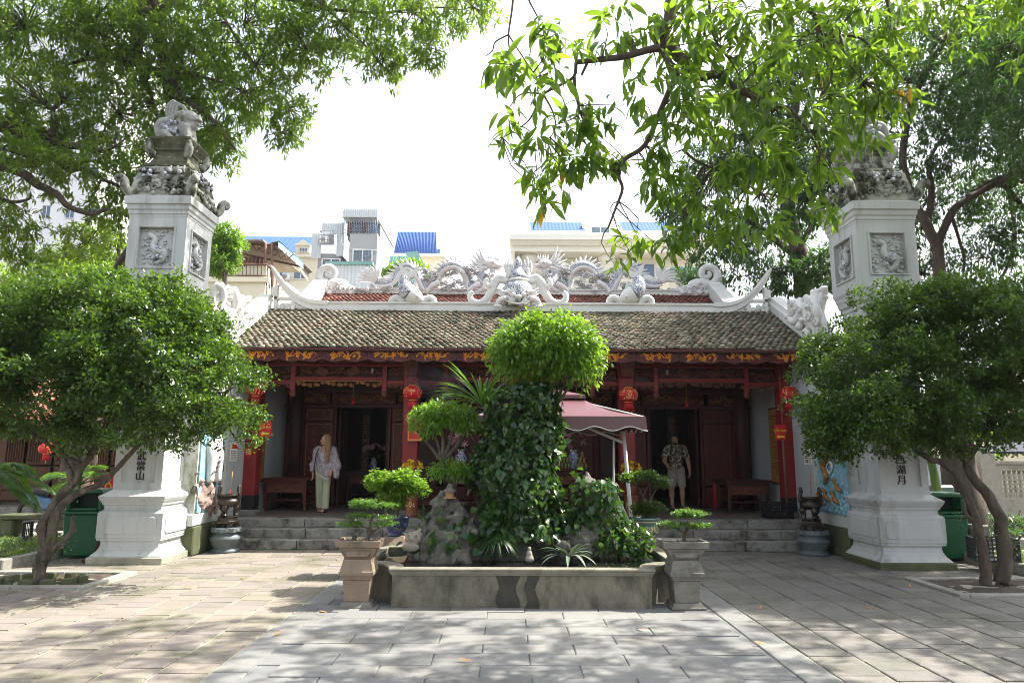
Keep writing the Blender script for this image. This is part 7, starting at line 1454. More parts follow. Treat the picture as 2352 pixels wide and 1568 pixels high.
def headsdf(P, c, turn, tilt=0.0):
    """head of 0.23 m; local -y is the face; turn about z (radians, + = to the viewer's right)"""
    Q = rotz(P-np.array(c), -turn)
    if tilt: cs, sn = math.cos(tilt), math.sin(tilt); Q = np.stack([Q[:, 0], Q[:, 1]*cs-Q[:, 2]*sn, Q[:, 1]*sn+Q[:, 2]*cs], 1)
    d = smin(ell(Q, (0, 0.01, 0.03), (0.076, 0.096, 0.09)), ell(Q, (0, -0.025, -0.045), (0.058, 0.066, 0.07)), 0.03)
    d = smin(d, caps(Q, (0, -0.092, 0.012), (0, -0.112, -0.03), 0.008, 0.014), 0.012); d = smin(d, ell(Q, (0, -0.075, -0.095), (0.022, 0.018, 0.016)), 0.015)
    d = smin(d, ell(Q, (0, -0.088, -0.058), (0.022, 0.010, 0.010)), 0.008)
    for s in (-1, 1):
        d = smin(d, ell(Q, (s*0.077, 0.01, -0.005), (0.010, 0.022, 0.032)), 0.008); d = np.maximum(d, -ell(Q, (s*0.032, -0.098, 0.012), (0.018, 0.014, 0.012))); d = smin(d, ell(Q, (s*0.032, -0.082, 0.010), (0.014, 0.012, 0.010)), 0.004); d = smin(d, caps(Q, (s*0.018, -0.09, 0.035), (s*0.048, -0.08, 0.036), 0.008, 0.006), 0.01)
    return d
def hand(P, w, d_, up, side, curl_=0.5, r=0.0088):
    """palm at wrist w running along d_, thumb towards side; fingers curl by curl_"""
    w, d_, side = np.array(w, float), np.array(d_, float), np.array(side, float); d_ /= np.linalg.norm(d_); n = np.cross(d_, side); n /= np.linalg.norm(n); side = np.cross(n, d_)
    o = None
    for k, (off, L) in enumerate(((0.030, 0.068), (0.010, 0.076), (-0.010, 0.071), (-0.029, 0.056))):
        a = w+d_*0.01+side*off*0.7; b = w+d_*0.085+side*off; e = caps(P, a, b, 0.013, 0.011); o = e if o is None else smin(o, e, 0.012)
        c1 = b+d_*L*0.5*math.cos(curl_)+n*L*0.5*math.sin(curl_)*1.0; c2 = c1+d_*L*0.5*math.cos(curl_*2.1)+n*L*0.5*math.sin(curl_*2.1)
        o = smin(o, np.minimum(caps(P, b, c1, r, r*0.92), caps(P, c1, c2, r*0.92, r*0.78)), 0.004)
    t0 = w+d_*0.025+side*0.022; t1 = w+d_*0.06+side*0.05+n*0.012; t2 = w+d_*0.092+side*0.052+n*0.028
    return smin(o, np.minimum(caps(P, t0, t1, 0.014, 0.011), caps(P, t1, t2, 0.0105, 0.0085)), 0.008)
def foot(P, a, fwd, L=0.24):
    a = np.array(a, float); f = np.array(fwd, float); f /= np.linalg.norm(f); s = np.array([-f[1], f[0], 0]); d = caps(P, a+np.array([0, 0, 0.075]), a-f*0.035+np.array([0, 0, 0.035]), 0.04, 0.034); d = smin(d, caps(P, a+np.array([0, 0, 0.05]), a+f*L*0.55+np.array([0, 0, 0.024]), 0.038, 0.03), 0.03)
    for k in range(5): d = smin(d, caps(P, a+f*L*0.5+s*(k-2)*0.017+np.array([0, 0, 0.022]), a+f*(L*0.72-0.006*abs(k-1.5)**1.3)+s*(k-2)*0.018+np.array([0, 0, 0.015]), 0.012, 0.010), 0.008)
    return d
# ---------------- woman in a shawl
wx, wy, wz = -4.08, 15.40, 0.517; S_ = 1.0
def W3(x, y, z): return (wx+x, wy+y, wz+z)
wm = thing('person', 'person in patterned grey shawl and pale green trousers on the porch looking left', 'person', (wx, wy, wz))
HC = W3(0.02, -0.02, 1.56); TURN = -1.15
def wbody(P):
    d = headsdf(P, HC, TURN); d = smin(d, caps(P, W3(0.02, 0.005, 1.50), W3(0.015, 0.02, 1.36), 0.052, 0.058), 0.025); d = smin(d, caps(P, W3(-0.14, 0.02, 1.33), W3(0.16, 0.02, 1.33), 0.07, 0.07), 0.04); d = smin(d, caps(P, W3(0.01, 0.02, 1.28), W3(0.0, 0.02, 0.95), 0.125, 0.13), 0.06)
    d = smin(d, caps(P, W3(-0.17, 0.02, 1.33), W3(-0.225, 0.02, 1.06), 0.05, 0.042), 0.03); d = smin(d, caps(P, W3(-0.225, 0.02, 1.06), W3(-0.225, -0.03, 0.82), 0.04, 0.027), 0.02); d = smin(d, hand(P, W3(-0.225, -0.035, 0.81), (0.0, -0.03, -1), None, (0.6, -0.8, 0), 0.45), 0.012)
    d = smin(d, caps(P, W3(0.19, 0.02, 1.33), W3(0.25, 0.0, 1.06), 0.05, 0.042), 0.03); d = smin(d, caps(P, W3(0.25, 0.0, 1.06), W3(0.20, -0.13, 0.88), 0.04, 0.027), 0.02); d = smin(d, hand(P, W3(0.20, -0.13, 0.875), (-0.2, -0.3, -0.9), None, (-0.8, -0.4, 0), 0.5), 0.012)
    for s, dy in ((-0.085, 0.10), (0.085, -0.06)):
        d = smin(d, caps(P, W3(s, 0.02, 0.9), W3(s*0.8, dy*0.5, 0.48), 0.085, 0.06), 0.04); d = smin(d, caps(P, W3(s*0.8, dy*0.5, 0.48), W3(s*0.6, dy, 0.09), 0.055, 0.036), 0.02); d = smin(d, foot(P, W3(s*0.6, dy, 0.012), (0.0, -1, 0), 0.23), 0.02)
    return d
bd = organic('body', wbody, W3(-0.36, -0.3, -0.01), W3(0.42, 0.28, 1.72), 0.0115, 'skin', wm)
def wtrous(P):
    Q = P-np.array([wx, wy, wz]); d = ell(Q, (0, 0.02, 0.92), (0.175, 0.135, 0.14)); fold = 0.008*np.sin(Q[:, 0]*70+Q[:, 2]*3)
    for s, dy in ((-0.085, 0.10), (0.085, -0.06)): d = smin(d, np.minimum(caps(P, W3(s, 0.02, 0.9), W3(s*0.95, dy*0.5, 0.48), 0.105, 0.09), caps(P, W3(s*0.95, dy*0.5, 0.48), W3(s*0.75, dy, 0.10), 0.09, 0.098)), 0.05)
    d = d+fold; return np.maximum(d, 0.075-Q[:, 2])
organic('trousers', wtrous, W3(-0.32, -0.26, 0.03), W3(0.32, 0.28, 1.1), 0.014, 'trousers_sage', wm)
def wshawl(P):
    Q = P-np.array([wx, wy, wz]); d = smin(caps(P, W3(-0.15, 0.02, 1.32), W3(0.17, 0.02, 1.32), 0.088, 0.092), caps(P, W3(0.0, 0.015, 1.28), W3(0.02, 0.02, 0.92), 0.16, 0.175), 0.07)
    d = smin(d, caps(P, W3(-0.175, 0.02, 1.32), W3(-0.24, 0.01, 1.0), 0.07, 0.062), 0.05); d = smin(d, caps(P, W3(-0.24, 0.01, 1.02), W3(-0.235, -0.02, 0.90), 0.062, 0.065), 0.03)
    d = smin(d, caps(P, W3(0.19, 0.02, 1.32), W3(0.27, 0.0, 1.0), 0.075, 0.10), 0.06); d = smin(d, caps(P, W3(0.27, 0.0, 1.0), W3(0.29, -0.03, 0.78), 0.10, 0.075), 0.05)
    tail = caps(P, W3(0.06, -0.07, 0.95), W3(0.08, -0.09, 0.68), 0.13, 0.11, 1.6); d = smin(d, tail, 0.05)
    d = d+0.010*np.sin(Q[:, 0]*38+Q[:, 2]*16)+0.006*np.sin(Q[:, 2]*40-Q[:, 0]*25)
    neck = ell(Q, (0.0, -0.10, 1.40), (0.065, 0.12, 0.11)); d = np.maximum(d, -neck)
    hem = 0.86-0.62*np.clip(Q[:, 0]+0.10, 0, 0.20); hem = np.where(Q[:, 0] > 0.17, 0.70, hem); hem = np.where(Q[:, 0] < -0.17, 0.87, hem)
    return np.maximum(d, (hem-Q[:, 2])*0.8)
sh = organic('shawl', wshawl, W3(-0.42, -0.32, 0.55), W3(0.46, 0.28, 1.48), 0.013, 'shawl', wm)
m = MB(); rg = random.Random(3)
for k in range(34): x = -0.10+0.27*k/33; z = 0.87-0.62*min(0.2, max(0, x+0.10)); m.tube([W3(x, -0.19, z), W3(x+rg.uniform(-0.01, 0.01), -0.2, z-0.075)], 0.004, 4)
tag(m.build('fringe', 'fringe', sh), kind='stuff')
def whair(P):
    d = smin(ell(P, W3(0.035, 0.0, 1.60), (0.092, 0.098, 0.098)), caps(P, W3(0.085, -0.02, 1.57), W3(0.11, -0.12, 1.36), 0.062, 0.06), 0.05); d = smin(d, caps(P, W3(0.11, -0.12, 1.36), W3(0.12, -0.185, 1.08), 0.058, 0.03), 0.04); d = smin(d, caps(P, W3(0.06, 0.05, 1.55), W3(0.07, 0.10, 1.2), 0.07, 0.05), 0.05)
    d = d+0.006*np.sin(P[:, 0]*180); face = ell(P, (HC[0]-0.085, HC[1]-0.02, HC[2]-0.02), (0.10, 0.085, 0.11)); return np.maximum(d, -face)
organic('hair', whair, W3(-0.12, -0.26, 1.02), W3(0.24, 0.2, 1.72), 0.011, 'hair_blond', wm)
m = MB(); c, s = math.cos(TURN), math.sin(TURN)
for k in (-1, 1): v = Vector((k*0.034*c+0.092*s, k*0.034*s-0.092*c, 0.012)); m.ball(Vector(HC)+v, 0.009, 8, 6)
m.build('eyes', 'eye_dark', bd); m = MB(); v = Vector((0.097*s, -0.097*c, -0.058)); m.ball(Vector(HC)+v, 0.015, 8, 6, (1, 1, 0.5)); m.build('lips', 'lips', bd)
m = MB(); m.tube([W3(-0.10, -0.09, 1.38), W3(-0.125, -0.17, 1.25), W3(-0.15, -0.185, 1.05), W3(-0.17, -0.16, 0.92), W3(-0.18, -0.08, 0.85)], 0.014, 6, True, 4, 0.5); m.build('bag_strap', 'sandal', wm)
for s, dy in ((-0.05, 0.10), (0.05, -0.06)):
    m = MB(); m.prism([(wx+s-0.045, wy+dy-0.18), (wx+s+0.045, wy+dy-0.18), (wx+s+0.038, wy+dy+0.06), (wx+s-0.038, wy+dy+0.06)], wz+0.001, wz+0.018, 'z'); m.tube([W3(s-0.045, dy-0.09, 0.02), W3(s, dy-0.085, 0.075), W3(s+0.045, dy-0.09, 0.02)], 0.011, 5, True, 3); m.tube([W3(s-0.045, dy-0.02, 0.02), W3(s, dy-0.05, 0.095), W3(s+0.045, dy-0.02, 0.02)], 0.011, 5, True, 3); m.build('sandal', 'sandal', wm)
# ---------------- man in a printed shirt
mx, my, mz = 4.06, 16.72, 0.517
def M3(x, y, z): return (mx+x, my+y, mz+z)
mm = thing('person', 'person in flowered shirt and grey shorts looking down in the right doorway', 'person', (mx, my, mz)); HM = M3(-0.03, -0.07, 1.64); TM = -0.35
def mbody(P):
    d = headsdf(P, HM, TM, 0.25); d = smin(d, caps(P, M3(-0.01, -0.03, 1.57), M3(0, 0.02, 1.44), 0.06, 0.068), 0.03); d = smin(d, caps(P, M3(-0.17, 0.02, 1.42), M3(0.17, 0.02, 1.42), 0.072, 0.072), 0.04); d = smin(d, caps(P, M3(0, 0.02, 1.33), M3(0, 0.02, 1.0), 0.14, 0.135), 0.07)
    d = smin(d, caps(P, M3(-0.21, 0.02, 1.40), M3(-0.27, 0.04, 1.12), 0.058, 0.048), 0.03); d = smin(d, caps(P, M3(-0.27, 0.04, 1.12), M3(-0.22, -0.14, 0.97), 0.046, 0.032), 0.02); d = smin(d, hand(P, M3(-0.22, -0.145, 0.965), (0.55, -0.5, -0.15), None, (0.3, 0, 1), 0.9, 0.0095), 0.012)
    d = smin(d, caps(P, M3(0.22, 0.02, 1.40), M3(0.30, 0.03, 1.10), 0.06, 0.05), 0.03); d = smin(d, caps(P, M3(0.30, 0.03, 1.10), M3(0.325, -0.02, 0.85), 0.048, 0.033), 0.02); d = smin(d, hand(P, M3(0.325, -0.02, 0.845), (-0.15, -0.1, -1), None, (-0.5, -0.8, 0), 0.45, 0.0098), 0.012)
    for s, dy in ((-0.115, 0.02), (0.12, -0.04)):
        d = smin(d, caps(P, M3(s, 0.02, 0.9), M3(s*1.0, dy*0.5, 0.50), 0.09, 0.064), 0.04); d = smin(d, caps(P, M3(s, dy*0.5, 0.50), M3(s*1.02, dy+0.02, 0.33), 0.058, 0.062), 0.03); d = smin(d, caps(P, M3(s*1.02, dy+0.02, 0.33), M3(s*1.02, dy, 0.09), 0.06, 0.038), 0.03); d = smin(d, foot(P, M3(s*1.02, dy, 0.016), (s*1.2, -1, 0), 0.26), 0.02)
    return d
mb_ = organic('body', mbody, M3(-0.42, -0.34, -0.01), M3(0.46, 0.26, 1.82), 0.012, 'skin_tan', mm)
def mshirt(P):
    Q = P-np.array([mx, my, mz]); d = smin(caps(P, M3(-0.18, 0.02, 1.415), M3(0.18, 0.02, 1.415), 0.087, 0.087), caps(P, M3(0, 0.018, 1.33), M3(0, 0.02, 0.98), 0.165, 0.16), 0.07)
    for s in (-1, 1): d = smin(d, caps(P, M3(s*0.21, 0.02, 1.40), M3(s*0.262, 0.035, 1.22), 0.075, 0.078), 0.04)
    d = d+0.006*np.sin(Q[:, 2]*35+Q[:, 0]*20); d = np.maximum(d, -ell(Q, (0, -0.03, 1.52), (0.075, 0.11, 0.07))); return np.maximum(d, np.where(np.abs(Q[:, 0]) > 0.19, 1.185, 0.90)-Q[:, 2])
organic('shirt', mshirt, M3(-0.4, -0.24, 0.86), M3(0.4, 0.26, 1.53), 0.014, 'shirt_print', mm)
def mshorts(P):
    Q = P-np.array([mx, my, mz]); d = caps(P, M3(-0.05, 0.02, 0.93), M3(0.05, 0.02, 0.93), 0.145, 0.145)
    for s in (-0.115, 0.12): d = smin(d, caps(P, M3(s*0.85, 0.02, 0.85), M3(s*1.05, 0.0, 0.5), 0.11, 0.10), 0.04)
    return np.maximum(np.maximum(d+0.004*np.sin(Q[:, 0]*60), 0.51-Q[:, 2]), Q[:, 2]-1.0)
organic('shorts', mshorts, M3(-0.3, -0.2, 0.48), M3(0.3, 0.24, 1.03), 0.014, 'shorts_grey', mm)
def mhair(P):
    c, s = math.cos(TM), math.sin(TM); d = ell(P, (HM[0]+0.0, HM[1]+0.015, HM[2]+0.045), (0.085, 0.105, 0.088)); face = ell(P, (HM[0]+0.10*s, HM[1]-0.10*c, HM[2]-0.045), (0.10, 0.10, 0.115)); return np.maximum(d+0.004*vnoise(P*90, 2), -face)
organic('hair', mhair, M3(-0.16, -0.22, 1.54), M3(0.12, 0.1, 1.82), 0.011, 'hair_dark', mm)
organic('beard', lambda P: np.maximum(ell(P, (HM[0]+0.045*math.sin(TM), HM[1]-0.075*math.cos(TM), HM[2]-0.105), (0.05, 0.047, 0.04)), P[:, 2]-(HM[2]-0.085)), M3(-0.16, -0.26, 1.44), M3(0.1, 0.04, 1.62), 0.009, 'hair_dark', mm)
m = MB(); m.box(M3(-0.15, -0.22, 0.99), (0.15, 0.075, 0.012), -0.5); m.build('phone', 'phone', mm); m = MB(); m.tube([M3(0.29, -0.015, 0.90), M3(0.32, -0.055, 0.895), M3(0.355, -0.02, 0.89), M3(0.325, 0.02, 0.89), M3(0.29, -0.015, 0.90)], 0.009, 5); m.build('watch', 'phone', mm)
for s in (-1, 1): m = MB(); m.tube([M3(s*0.11, -0.06, 1.49), M3(s*0.135, -0.125, 1.38), M3(s*0.15, -0.12, 1.22), M3(s*0.165, -0.02, 1.1)], 0.014, 6, True, 4, 0.5); m.build('backpack_strap', 'sandal', mm)
for s, dy in ((-0.117, 0.02), (0.122, -0.04)):
    m = MB(); m.box(M3(s*1.1, dy-0.06, 0.01), (0.09, 0.27, 0.018), -0.1 if s < 0 else 0.1); m.tube([M3(s*1.15-0.045, dy-0.1, 0.02), M3(s*1.15, dy-0.1, 0.08), M3(s*1.15+0.045, dy-0.1, 0.02)], 0.012, 5, True, 3); m.tube([M3(s-0.045, dy-0.02, 0.05), M3(s, dy-0.05, 0.10), M3(s+0.045, dy-0.02, 0.05)], 0.012, 5, True, 3); m.build('sandal', 'sandal', mm)
# ================================================================== TREES
def bpx(L): return [(*D(a, b, Y), rx*PXM(Y), rd, ry*PXM(Y)) for a, b, Y, rx, ry, rd in L]
def pl(L, Y): return [D(p[0], p[1], p[2] if len(p) > 2 else Y) for p in L]
Z1 = lambda L: [(0.3335*a, 0.3335*b) for a, b in L]
Z2 = lambda L: [(784.4+0.3335*a, 0.3335*b) for a, b in L]
Z3 = lambda L: [(1567.6+0.3335*a, 0.3335*b) for a, b in L]
def tree(name, lab, base_, limbs, blobs, tipsn, k, T, L, m_, seed, bark='bark', twr=0.014, tw_every=5, droop=0.45, shell=0.3, rough=0.3, wid=1.0, jit=0.05, spread=1.0, extra_hubs=(), cat='tree'):
    rg = np.random.default_rng(seed); t = thing(name, lab, cat, base_); m = MB(); hubs = [tuple(b[:3]) for b in blobs]+list(extra_hubs)
    for pts, r0, r1 in limbs:
        limb(m, pts, r0, r1, 9 if r0 > 0.08 else 6, 4); hubs += [tuple(p) for p in pts[len(pts)//3:]]
    tp, u = tips_in(blobs, tipsn, rg, shell, rough); twigs(m, hubs, tp, twr, rg, tw_every, 0.12); m.build('trunk', bark, t)
    o, d, up = whorls(tp, u, k, rg, spread, droop, jit, 0.45); q = link('crown', leafmesh('crown', T, o, d, up, L*(0.7+0.5*rg.random(len(o))), m_, wid), t); kid(q, t); return t
# left: two mango trees, one stands behind the bed, one beyond the frame sends its limbs in
YA = 14.0
blA = bpx([(330, 80, 14, 200, 140, 1.6), (560, 60, 14, 190, 120, 1.6), (780, 50, 14, 160, 80, 1.3), (950, 30, 13.5, 140, 60, 1.1), (1085, 15, 13.5, 80, 42, 0.8), (880, 135, 14, 75, 55, 0.8), (985, 110, 13.5, 45, 50, 0.6), (700, 110, 14, 110, 70, 1.1),
           (400, 230, 14.6, 150, 140, 1.4), (560, 210, 14.4, 130, 100, 1.3), (665, 250, 14, 60, 70, 0.8), (640, 305, 14, 60, 32, 0.6), (510, 350, 14.4, 45, 60, 0.7), (470, 300, 14.6, 80, 70, 1), (440, -110, 14, 350, 110, 2), (850, -100, 14, 260, 90, 1.6)])
tr = D(215, 640, 16.5); tree('mango_tree', 'big mango tree whose drooping canopy fills the upper left of the view', (-10.4, 16.8, 0),
     [([(-10.35, 16.8, -0.05), (-10.4, 16.8, 1.2), D(196, 1010, 16.7), D(222, 850, 16.6), D(250, 680, 16.4), D(330, 560, 16.0), D(390, 450, 15.8), D(410, 330, 15.4), D(390, 180, 15.0), D(350, 20, 14.5), D(330, -120, 14)], 0.36, 0.12),
      (pl(Z1([(950, -200), (950, 0), (950, 200), (940, 350), (960, 440), (1000, 540)]), 14.0), 0.15, 0.10), (pl(Z1([(955, 430), (900, 430), (760, 390), (600, 410), (470, 440), (380, 420)]), 13.8), 0.08, 0.02), (pl(Z1([(990, 450), (1080, 500), (1180, 560), (1280, 680), (1380, 760), (1500, 860), (1560, 950), (1620, 1030)]), 14), 0.09, 0.02), (pl(Z1([(1030, 480), (1130, 490), (1300, 510), (1500, 560), (1700, 640)]), 13.9), 0.06, 0.015), (pl(Z1([(950, 60), (1080, 80), (1190, 0), (1300, -80), (1500, -150)]), 13.9), 0.1, 0.06), (pl(Z1([(1300, -80), (1480, 0), (1560, 150), (1650, 300), (1760, 450), (1850, 590)]), 13.9), 0.05, 0.012), (pl(Z1([(1300, -80), (1900, -20), (2250, 60), (2600, 90), (2900, 60), (3150, 50)]), 13.8), 0.05, 0.015), (pl(Z1([(2250, 60), (2500, 300), (2600, 420)]), 13.8), 0.03, 0.01), (pl(Z1([(1000, 540), (1050, 700), (1100, 900), (1030, 1050)]), 14.2), 0.05, 0.012)],
     blA, 3300, 13, T_lance(), 0.175, 'leaf_mango', 51, 'bark_dark', wid=0.95)
blB = bpx([(60, 60, 13, 160, 150, 1.5), (200, 60, 13.5, 150, 130, 1.5), (110, 240, 13.5, 190, 120, 1.4), (270, 260, 14, 120, 130, 1.3), (60, 360, 13, 130, 90, 1.1), (230, 400, 13.6, 140, 80, 1.1), (330, 380, 14, 90, 110, 1), (20, 520, 13, 50, 90, 0.8), (270, 490, 14, 80, 60, 0.9), (60, 610, 13.5, 60, 55, 0.7), (-120, 250, 13, 200, 330, 2), (200, 560, 14.5, 60, 60, 0.8), (120, 330, 14, 140, 60, 1)])
tree('mango_tree', 'mango tree at the left edge whose crooked limbs reach in from outside the view', (-15.0, 13.2, 0),
     [([(-15, 13.2, -0.05), (-15, 13.2, 2), (-14.8, 13.3, 4.5), (-14.3, 13.4, 6.5), (-14, 13.4, 8.5)], 0.4, 0.22), ([(-14.6, 13.3, 5.2)]+pl(Z1([(-300, 850), (0, 870), (170, 910), (330, 940), (450, 1000), (560, 1010), (700, 1040), (790, 1010)]), 13.4), 0.15, 0.03), ([(-14.7, 13.3, 4.6)]+pl(Z1([(-300, 1120), (0, 1150), (130, 1180), (260, 1270), (390, 1340), (470, 1420), (620, 1470), (740, 1440)]), 13.2), 0.13, 0.03), (pl(Z1([(-200, 1090), (180, 1130), (350, 1090), (480, 1170), (560, 1160), (700, 1230), (860, 1300)]), 13.8), 0.11, 0.025), (pl(Z1([(345, 935), (380, 850), (365, 760), (430, 700)]), 13.3), 0.07, 0.03), (pl(Z1([(350, 1090), (500, 1130), (650, 1110), (860, 1210)]), 13.8), 0.05, 0.015), (pl(Z1([(-100, 1330), (70, 1390), (200, 1370), (210, 1320)]), 13.2), 0.05, 0.012)],
     blB, 2500, 13, T_lance(), 0.165, 'leaf_mango', 52, 'bark_dark', wid=0.95, rough=0.4)
# foliage behind the left pillar, low
tree('leafy_tree', 'dark leafy tree low behind the left gate pillar', (-10.6, 19.5, 0), [([(-10.6, 19.5, -0.05), (-10.4, 19.5, 3), D(240, 640, 19.5), D(250, 560, 19.3)], 0.2, 0.08), (pl([(240, 640), (270, 590), (275, 540)], 19.4), 0.08, 0.03)], bpx([(160, 600, 19, 90, 40, 1), (250, 570, 19.5, 50, 70, 1), (60, 660, 18, 80, 60, 1), (220, 640, 18, 80, 50, 1)]), 700, 12, T_lance(), 0.18, 'leaf_mango', 53)
tree('leafy_tree', 'bright leafy tree between the left gate pillar and the cream house', (-12.2, 25.5, 0), [([(-10.6, 25.5, -0.05), (-10.6, 25.5, 5), D(515, 600, 25.5), D(520, 550, 25.5)], 0.14, 0.05)], bpx([(520, 545, 25.5, 38, 32, 0.7), (505, 595, 25.5, 42, 40, 0.8), (540, 570, 25.5, 20, 22, 0.4)]), 330, 12, T_lance(), 0.22, 'leaf_ficus', 54)
tree('leafy_tree', 'small bright tree on the roofs behind the left stone fish', (-5.2, 31, 0), [([(-4.9, 31, -0.05), (-4.9, 31, 6), D(915, 640, 31), D(918, 610, 31)], 0.1, 0.04)], bpx([(915, 625, 31, 35, 22, 0.7), (945, 608, 31, 22, 14, 0.5), (890, 640, 31, 22, 18, 0.5), (975, 620, 31, 12, 10, .3)]), 240, 11, T_lance(), 0.26, 'leaf_ficus', 55)
# right: large trees behind and beside the right pillar; their crowns reach out over the court
blR = bpx([(2200, 90, 14.5, 170, 130, 1.8), (2330, 250, 14, 110, 150, 1.6), (2090, 190, 16, 110, 150, 1.4), (2160, 330, 15.5, 110, 90, 1.3), (2310, 420, 16, 110, 120, 1.4), (2260, 590, 16.5, 120, 70, 1.1), (2060, 560, 17.5, 90, 90, 1), (2130, 460, 17, 60, 90, 1), (2330, 30, 13.5, 120, 120, 1.5), (2120, 630, 17, 80, 50, 0.8), (2290, 150, 15.5, 120, 100, 1.2), (2220, 240, 16, 100, 90, 1.1), (2330, 540, 15.5, 60, 80, 0.8), (2230, 460, 17, 80, 70, 0.8), (2030, 80, 16.5, 90, 90, 1.0)])
blR += [(11.5, 13.0, 9.0, 2.4, 2.2, 1.6), (11, 9.6, 8.2, 2.2, 2.0, 1.4), (10.2, 11.6, 9.4, 1.9, 1.8, 1.0), (9.4, 10.6, 7.6, 1.3, 1.7, 1.0), (13.2, 9.5, 8.4, 2.0, 2.4, 1.6), (10.6, 7.6, 7.4, 1.6, 1.4, 1.0), (14, 12, 10, 2.2, 2.5, 1.8)]
tree('spreading_tree', 'huge dark spreading tree behind the right gate pillar', (10.4, 16, 0),
     [([(10.5, 16, -0.05), (10.45, 16, 1.5), D(2185, 900, 15.9), D(2165, 700, 15.8)], 0.45, 0.17), ([D(2166, 720, 15.8), D(2165, 700, 15.8), D(2158, 630, 15.7), D(2150, 560, 15.7), D(2118, 500, 15.6), D(2085, 430, 15.8), D(2075, 330, 16), D(2110, 200, 15.6), D(2180, 80, 15)], 0.155, 0.06), (pl([(2150, 570), (2185, 490), (2225, 455), (2270, 425), (2310, 430), (2352, 480)], 15.7), 0.10, 0.05), (pl([(2225, 455), (2290, 420), (2352, 400), (2420, 330)], 15.3), 0.08, 0.04), (pl([(2130, 520), (2140, 440), (2135, 370), (2175, 300)], 15.8), 0.09, 0.03), ([D(2270, 425, 15.6), (11.5, 13.5, 8), (11.5, 11, 8)], 0.12, 0.05), ([D(2310, 430, 15.6), (13, 12, 8.5), (13, 10, 8.5)], 0.1, 0.04), (pl([(2180, 480), (2200, 540), (2215, 600), (2210, 640)], 15.9), 0.05, 0.02), (pl([(2100, 60), (2250, 130), (2352, 90)], 14.5), 0.06, 0.02), (pl([(2320, 440), (2330, 560), (2300, 640)], 16), 0.06, 0.03)],
     blR, 8200, 12, T_lance(), 0.15, 'leaf_dark', 56, 'bark_dark', tw_every=6)
blR2 = bpx([(1900, 130, 19, 150, 120, 1.4), (1760, 330, 20, 140, 110, 1.4), (1640, 390, 21, 110, 70, 1.2), (1700, 540, 21, 150, 75, 1.2), (1860, 440, 17, 110, 110, 1.3), (1610, 630, 22, 60, 45, 0.8), (1800, 630, 20, 130, 60, 1), (1960, 310, 17.2, 90, 120, 1.2), (1560, 480, 21.5, 70, 60, 0.9), (1900, 620, 19, 60, 70, 0.9), (1730, 200, 20, 100, 60, 1)])
tree('spreading_tree', 'grey green tree behind the right end of the roof ridge', (9.4, 20.5, 0), [([(9.4, 20.5, -0.05), (9.3, 20.5, 4), D(1850, 700, 20.3), D(1830, 560, 20), D(1800, 400, 20), D(1830, 220, 19.6)], 0.4, 0.12), (pl([(1840, 600), (1740, 520), (1650, 480), (1580, 470)], 20.6), 0.12, 0.03), (pl([(1810, 440), (1720, 370), (1640, 380)], 20.4), 0.1, 0.03), (pl([(1830, 580), (1900, 450), (1950, 330)], 19.6), 0.1, 0.03)], blR2, 3600, 13, T_lance(), 0.19, 'leaf_dark', 57, 'bark_dark', tw_every=6)
# far greenery low at both sides
tree('leafy_tree', 'yellow green trees seen low past the right pillar', (14.5, 24, 0), [([(14.5, 24, -0.05), (14.5, 24, 2.2), (14.7, 24, 3.6)], 0.15, 0.06)], bpx([(2240, 1030, 24, 30, 22, 0.8), (2300, 1010, 26, 70, 40, 1), (2200, 990, 25, 60, 40, 1)]), 500, 10, T_oval(), 0.16, 'leaf_ficus', 58)
# round clipped trees in the two pits
def roundtree(lab, base_, limbs, blobs, seed, n, up_=0.25):
    limbs = [(p, a*0.85, b*0.85) for p, a, b in limbs]
    rg = np.random.default_rng(seed); t = thing('round_tree', lab, 'tree', base_, 'round clipped trees in the pits'); m = MB(); hubs = [tuple(b[:3]) for b in blobs]
    for pts, r0, r1 in limbs: limb(m, pts, r0, r1, 9, 4); hubs += [tuple(p) for p in pts[-2:]]
    # outline broken into many small sub-clumps
    c, u = tips_in(blobs, 430, rg, 0.74, 0.2, up_); sub = [(*p, *(np.array([0.21, 0.21, 0.13])*(0.5+1.0*rg.random()))) for p in c]
    inner, _ = tips_in(blobs, 160, rg, 0.2, 0.1); sub += [(*p, 0.28, 0.28, 0.2) for p in inner]
    tp, u2 = tips_in(sub, n, rg, 0.3, 0.3, 0.3); twigs(m, hubs, c, 0.012, rg, 2, 0.12); twigs(m, c, tp, 0.005, rg, 40, 0.15); m.build('trunk', 'bark' if base_[0] < 0 else 'bark_dark', t)
    o, d, up = whorls(tp, u2, 9, rg, 0.9, 0.0, 0.03, 0.35); up += rvec(len(o), rg)*0.7; q = link('crown', leafmesh('crown', T_oval(), o, d, up, 0.056*(0.6+0.65*rg.random(len(o))), 'leaf_jasmine', 1.05), t)
    o2 = np.array([p for pts, _, _ in limbs for p in pts[:3]])[:, None]+rg.normal(size=(len(limbs)*3, 26, 3))*0.1; o2 = o2.reshape(-1, 3); o2 = o2[o2[:, 2] > 0.25]; n2 = len(o2); d2 = rvec(n2, rg); link('sprouts', leafmesh('sprouts', T_oval(), o2, d2, np.tile([0, 0, 1.0], (n2, 1))+rvec(n2, rg)*.4, 0.04, 'leaf_jasmine'), t); return t
blL = bpx([(300, 800, 9.9, 205, 165, 1.25), (130, 850, 9.9, 150, 180, 1.2), (465, 900, 9.7, 115, 135, 0.95), (200, 690, 10, 110, 80, 0.9), (390, 730, 9.9, 90, 75, 0.8), (50, 770, 10, 100, 130, 1), (545, 965, 9.6, 48, 70, 0.5), (320, 965, 9.8, 190, 75, 0.9), (-60, 830, 10, 110, 170, 1), (440, 775, 9.7, 70, 80, 0.6)])
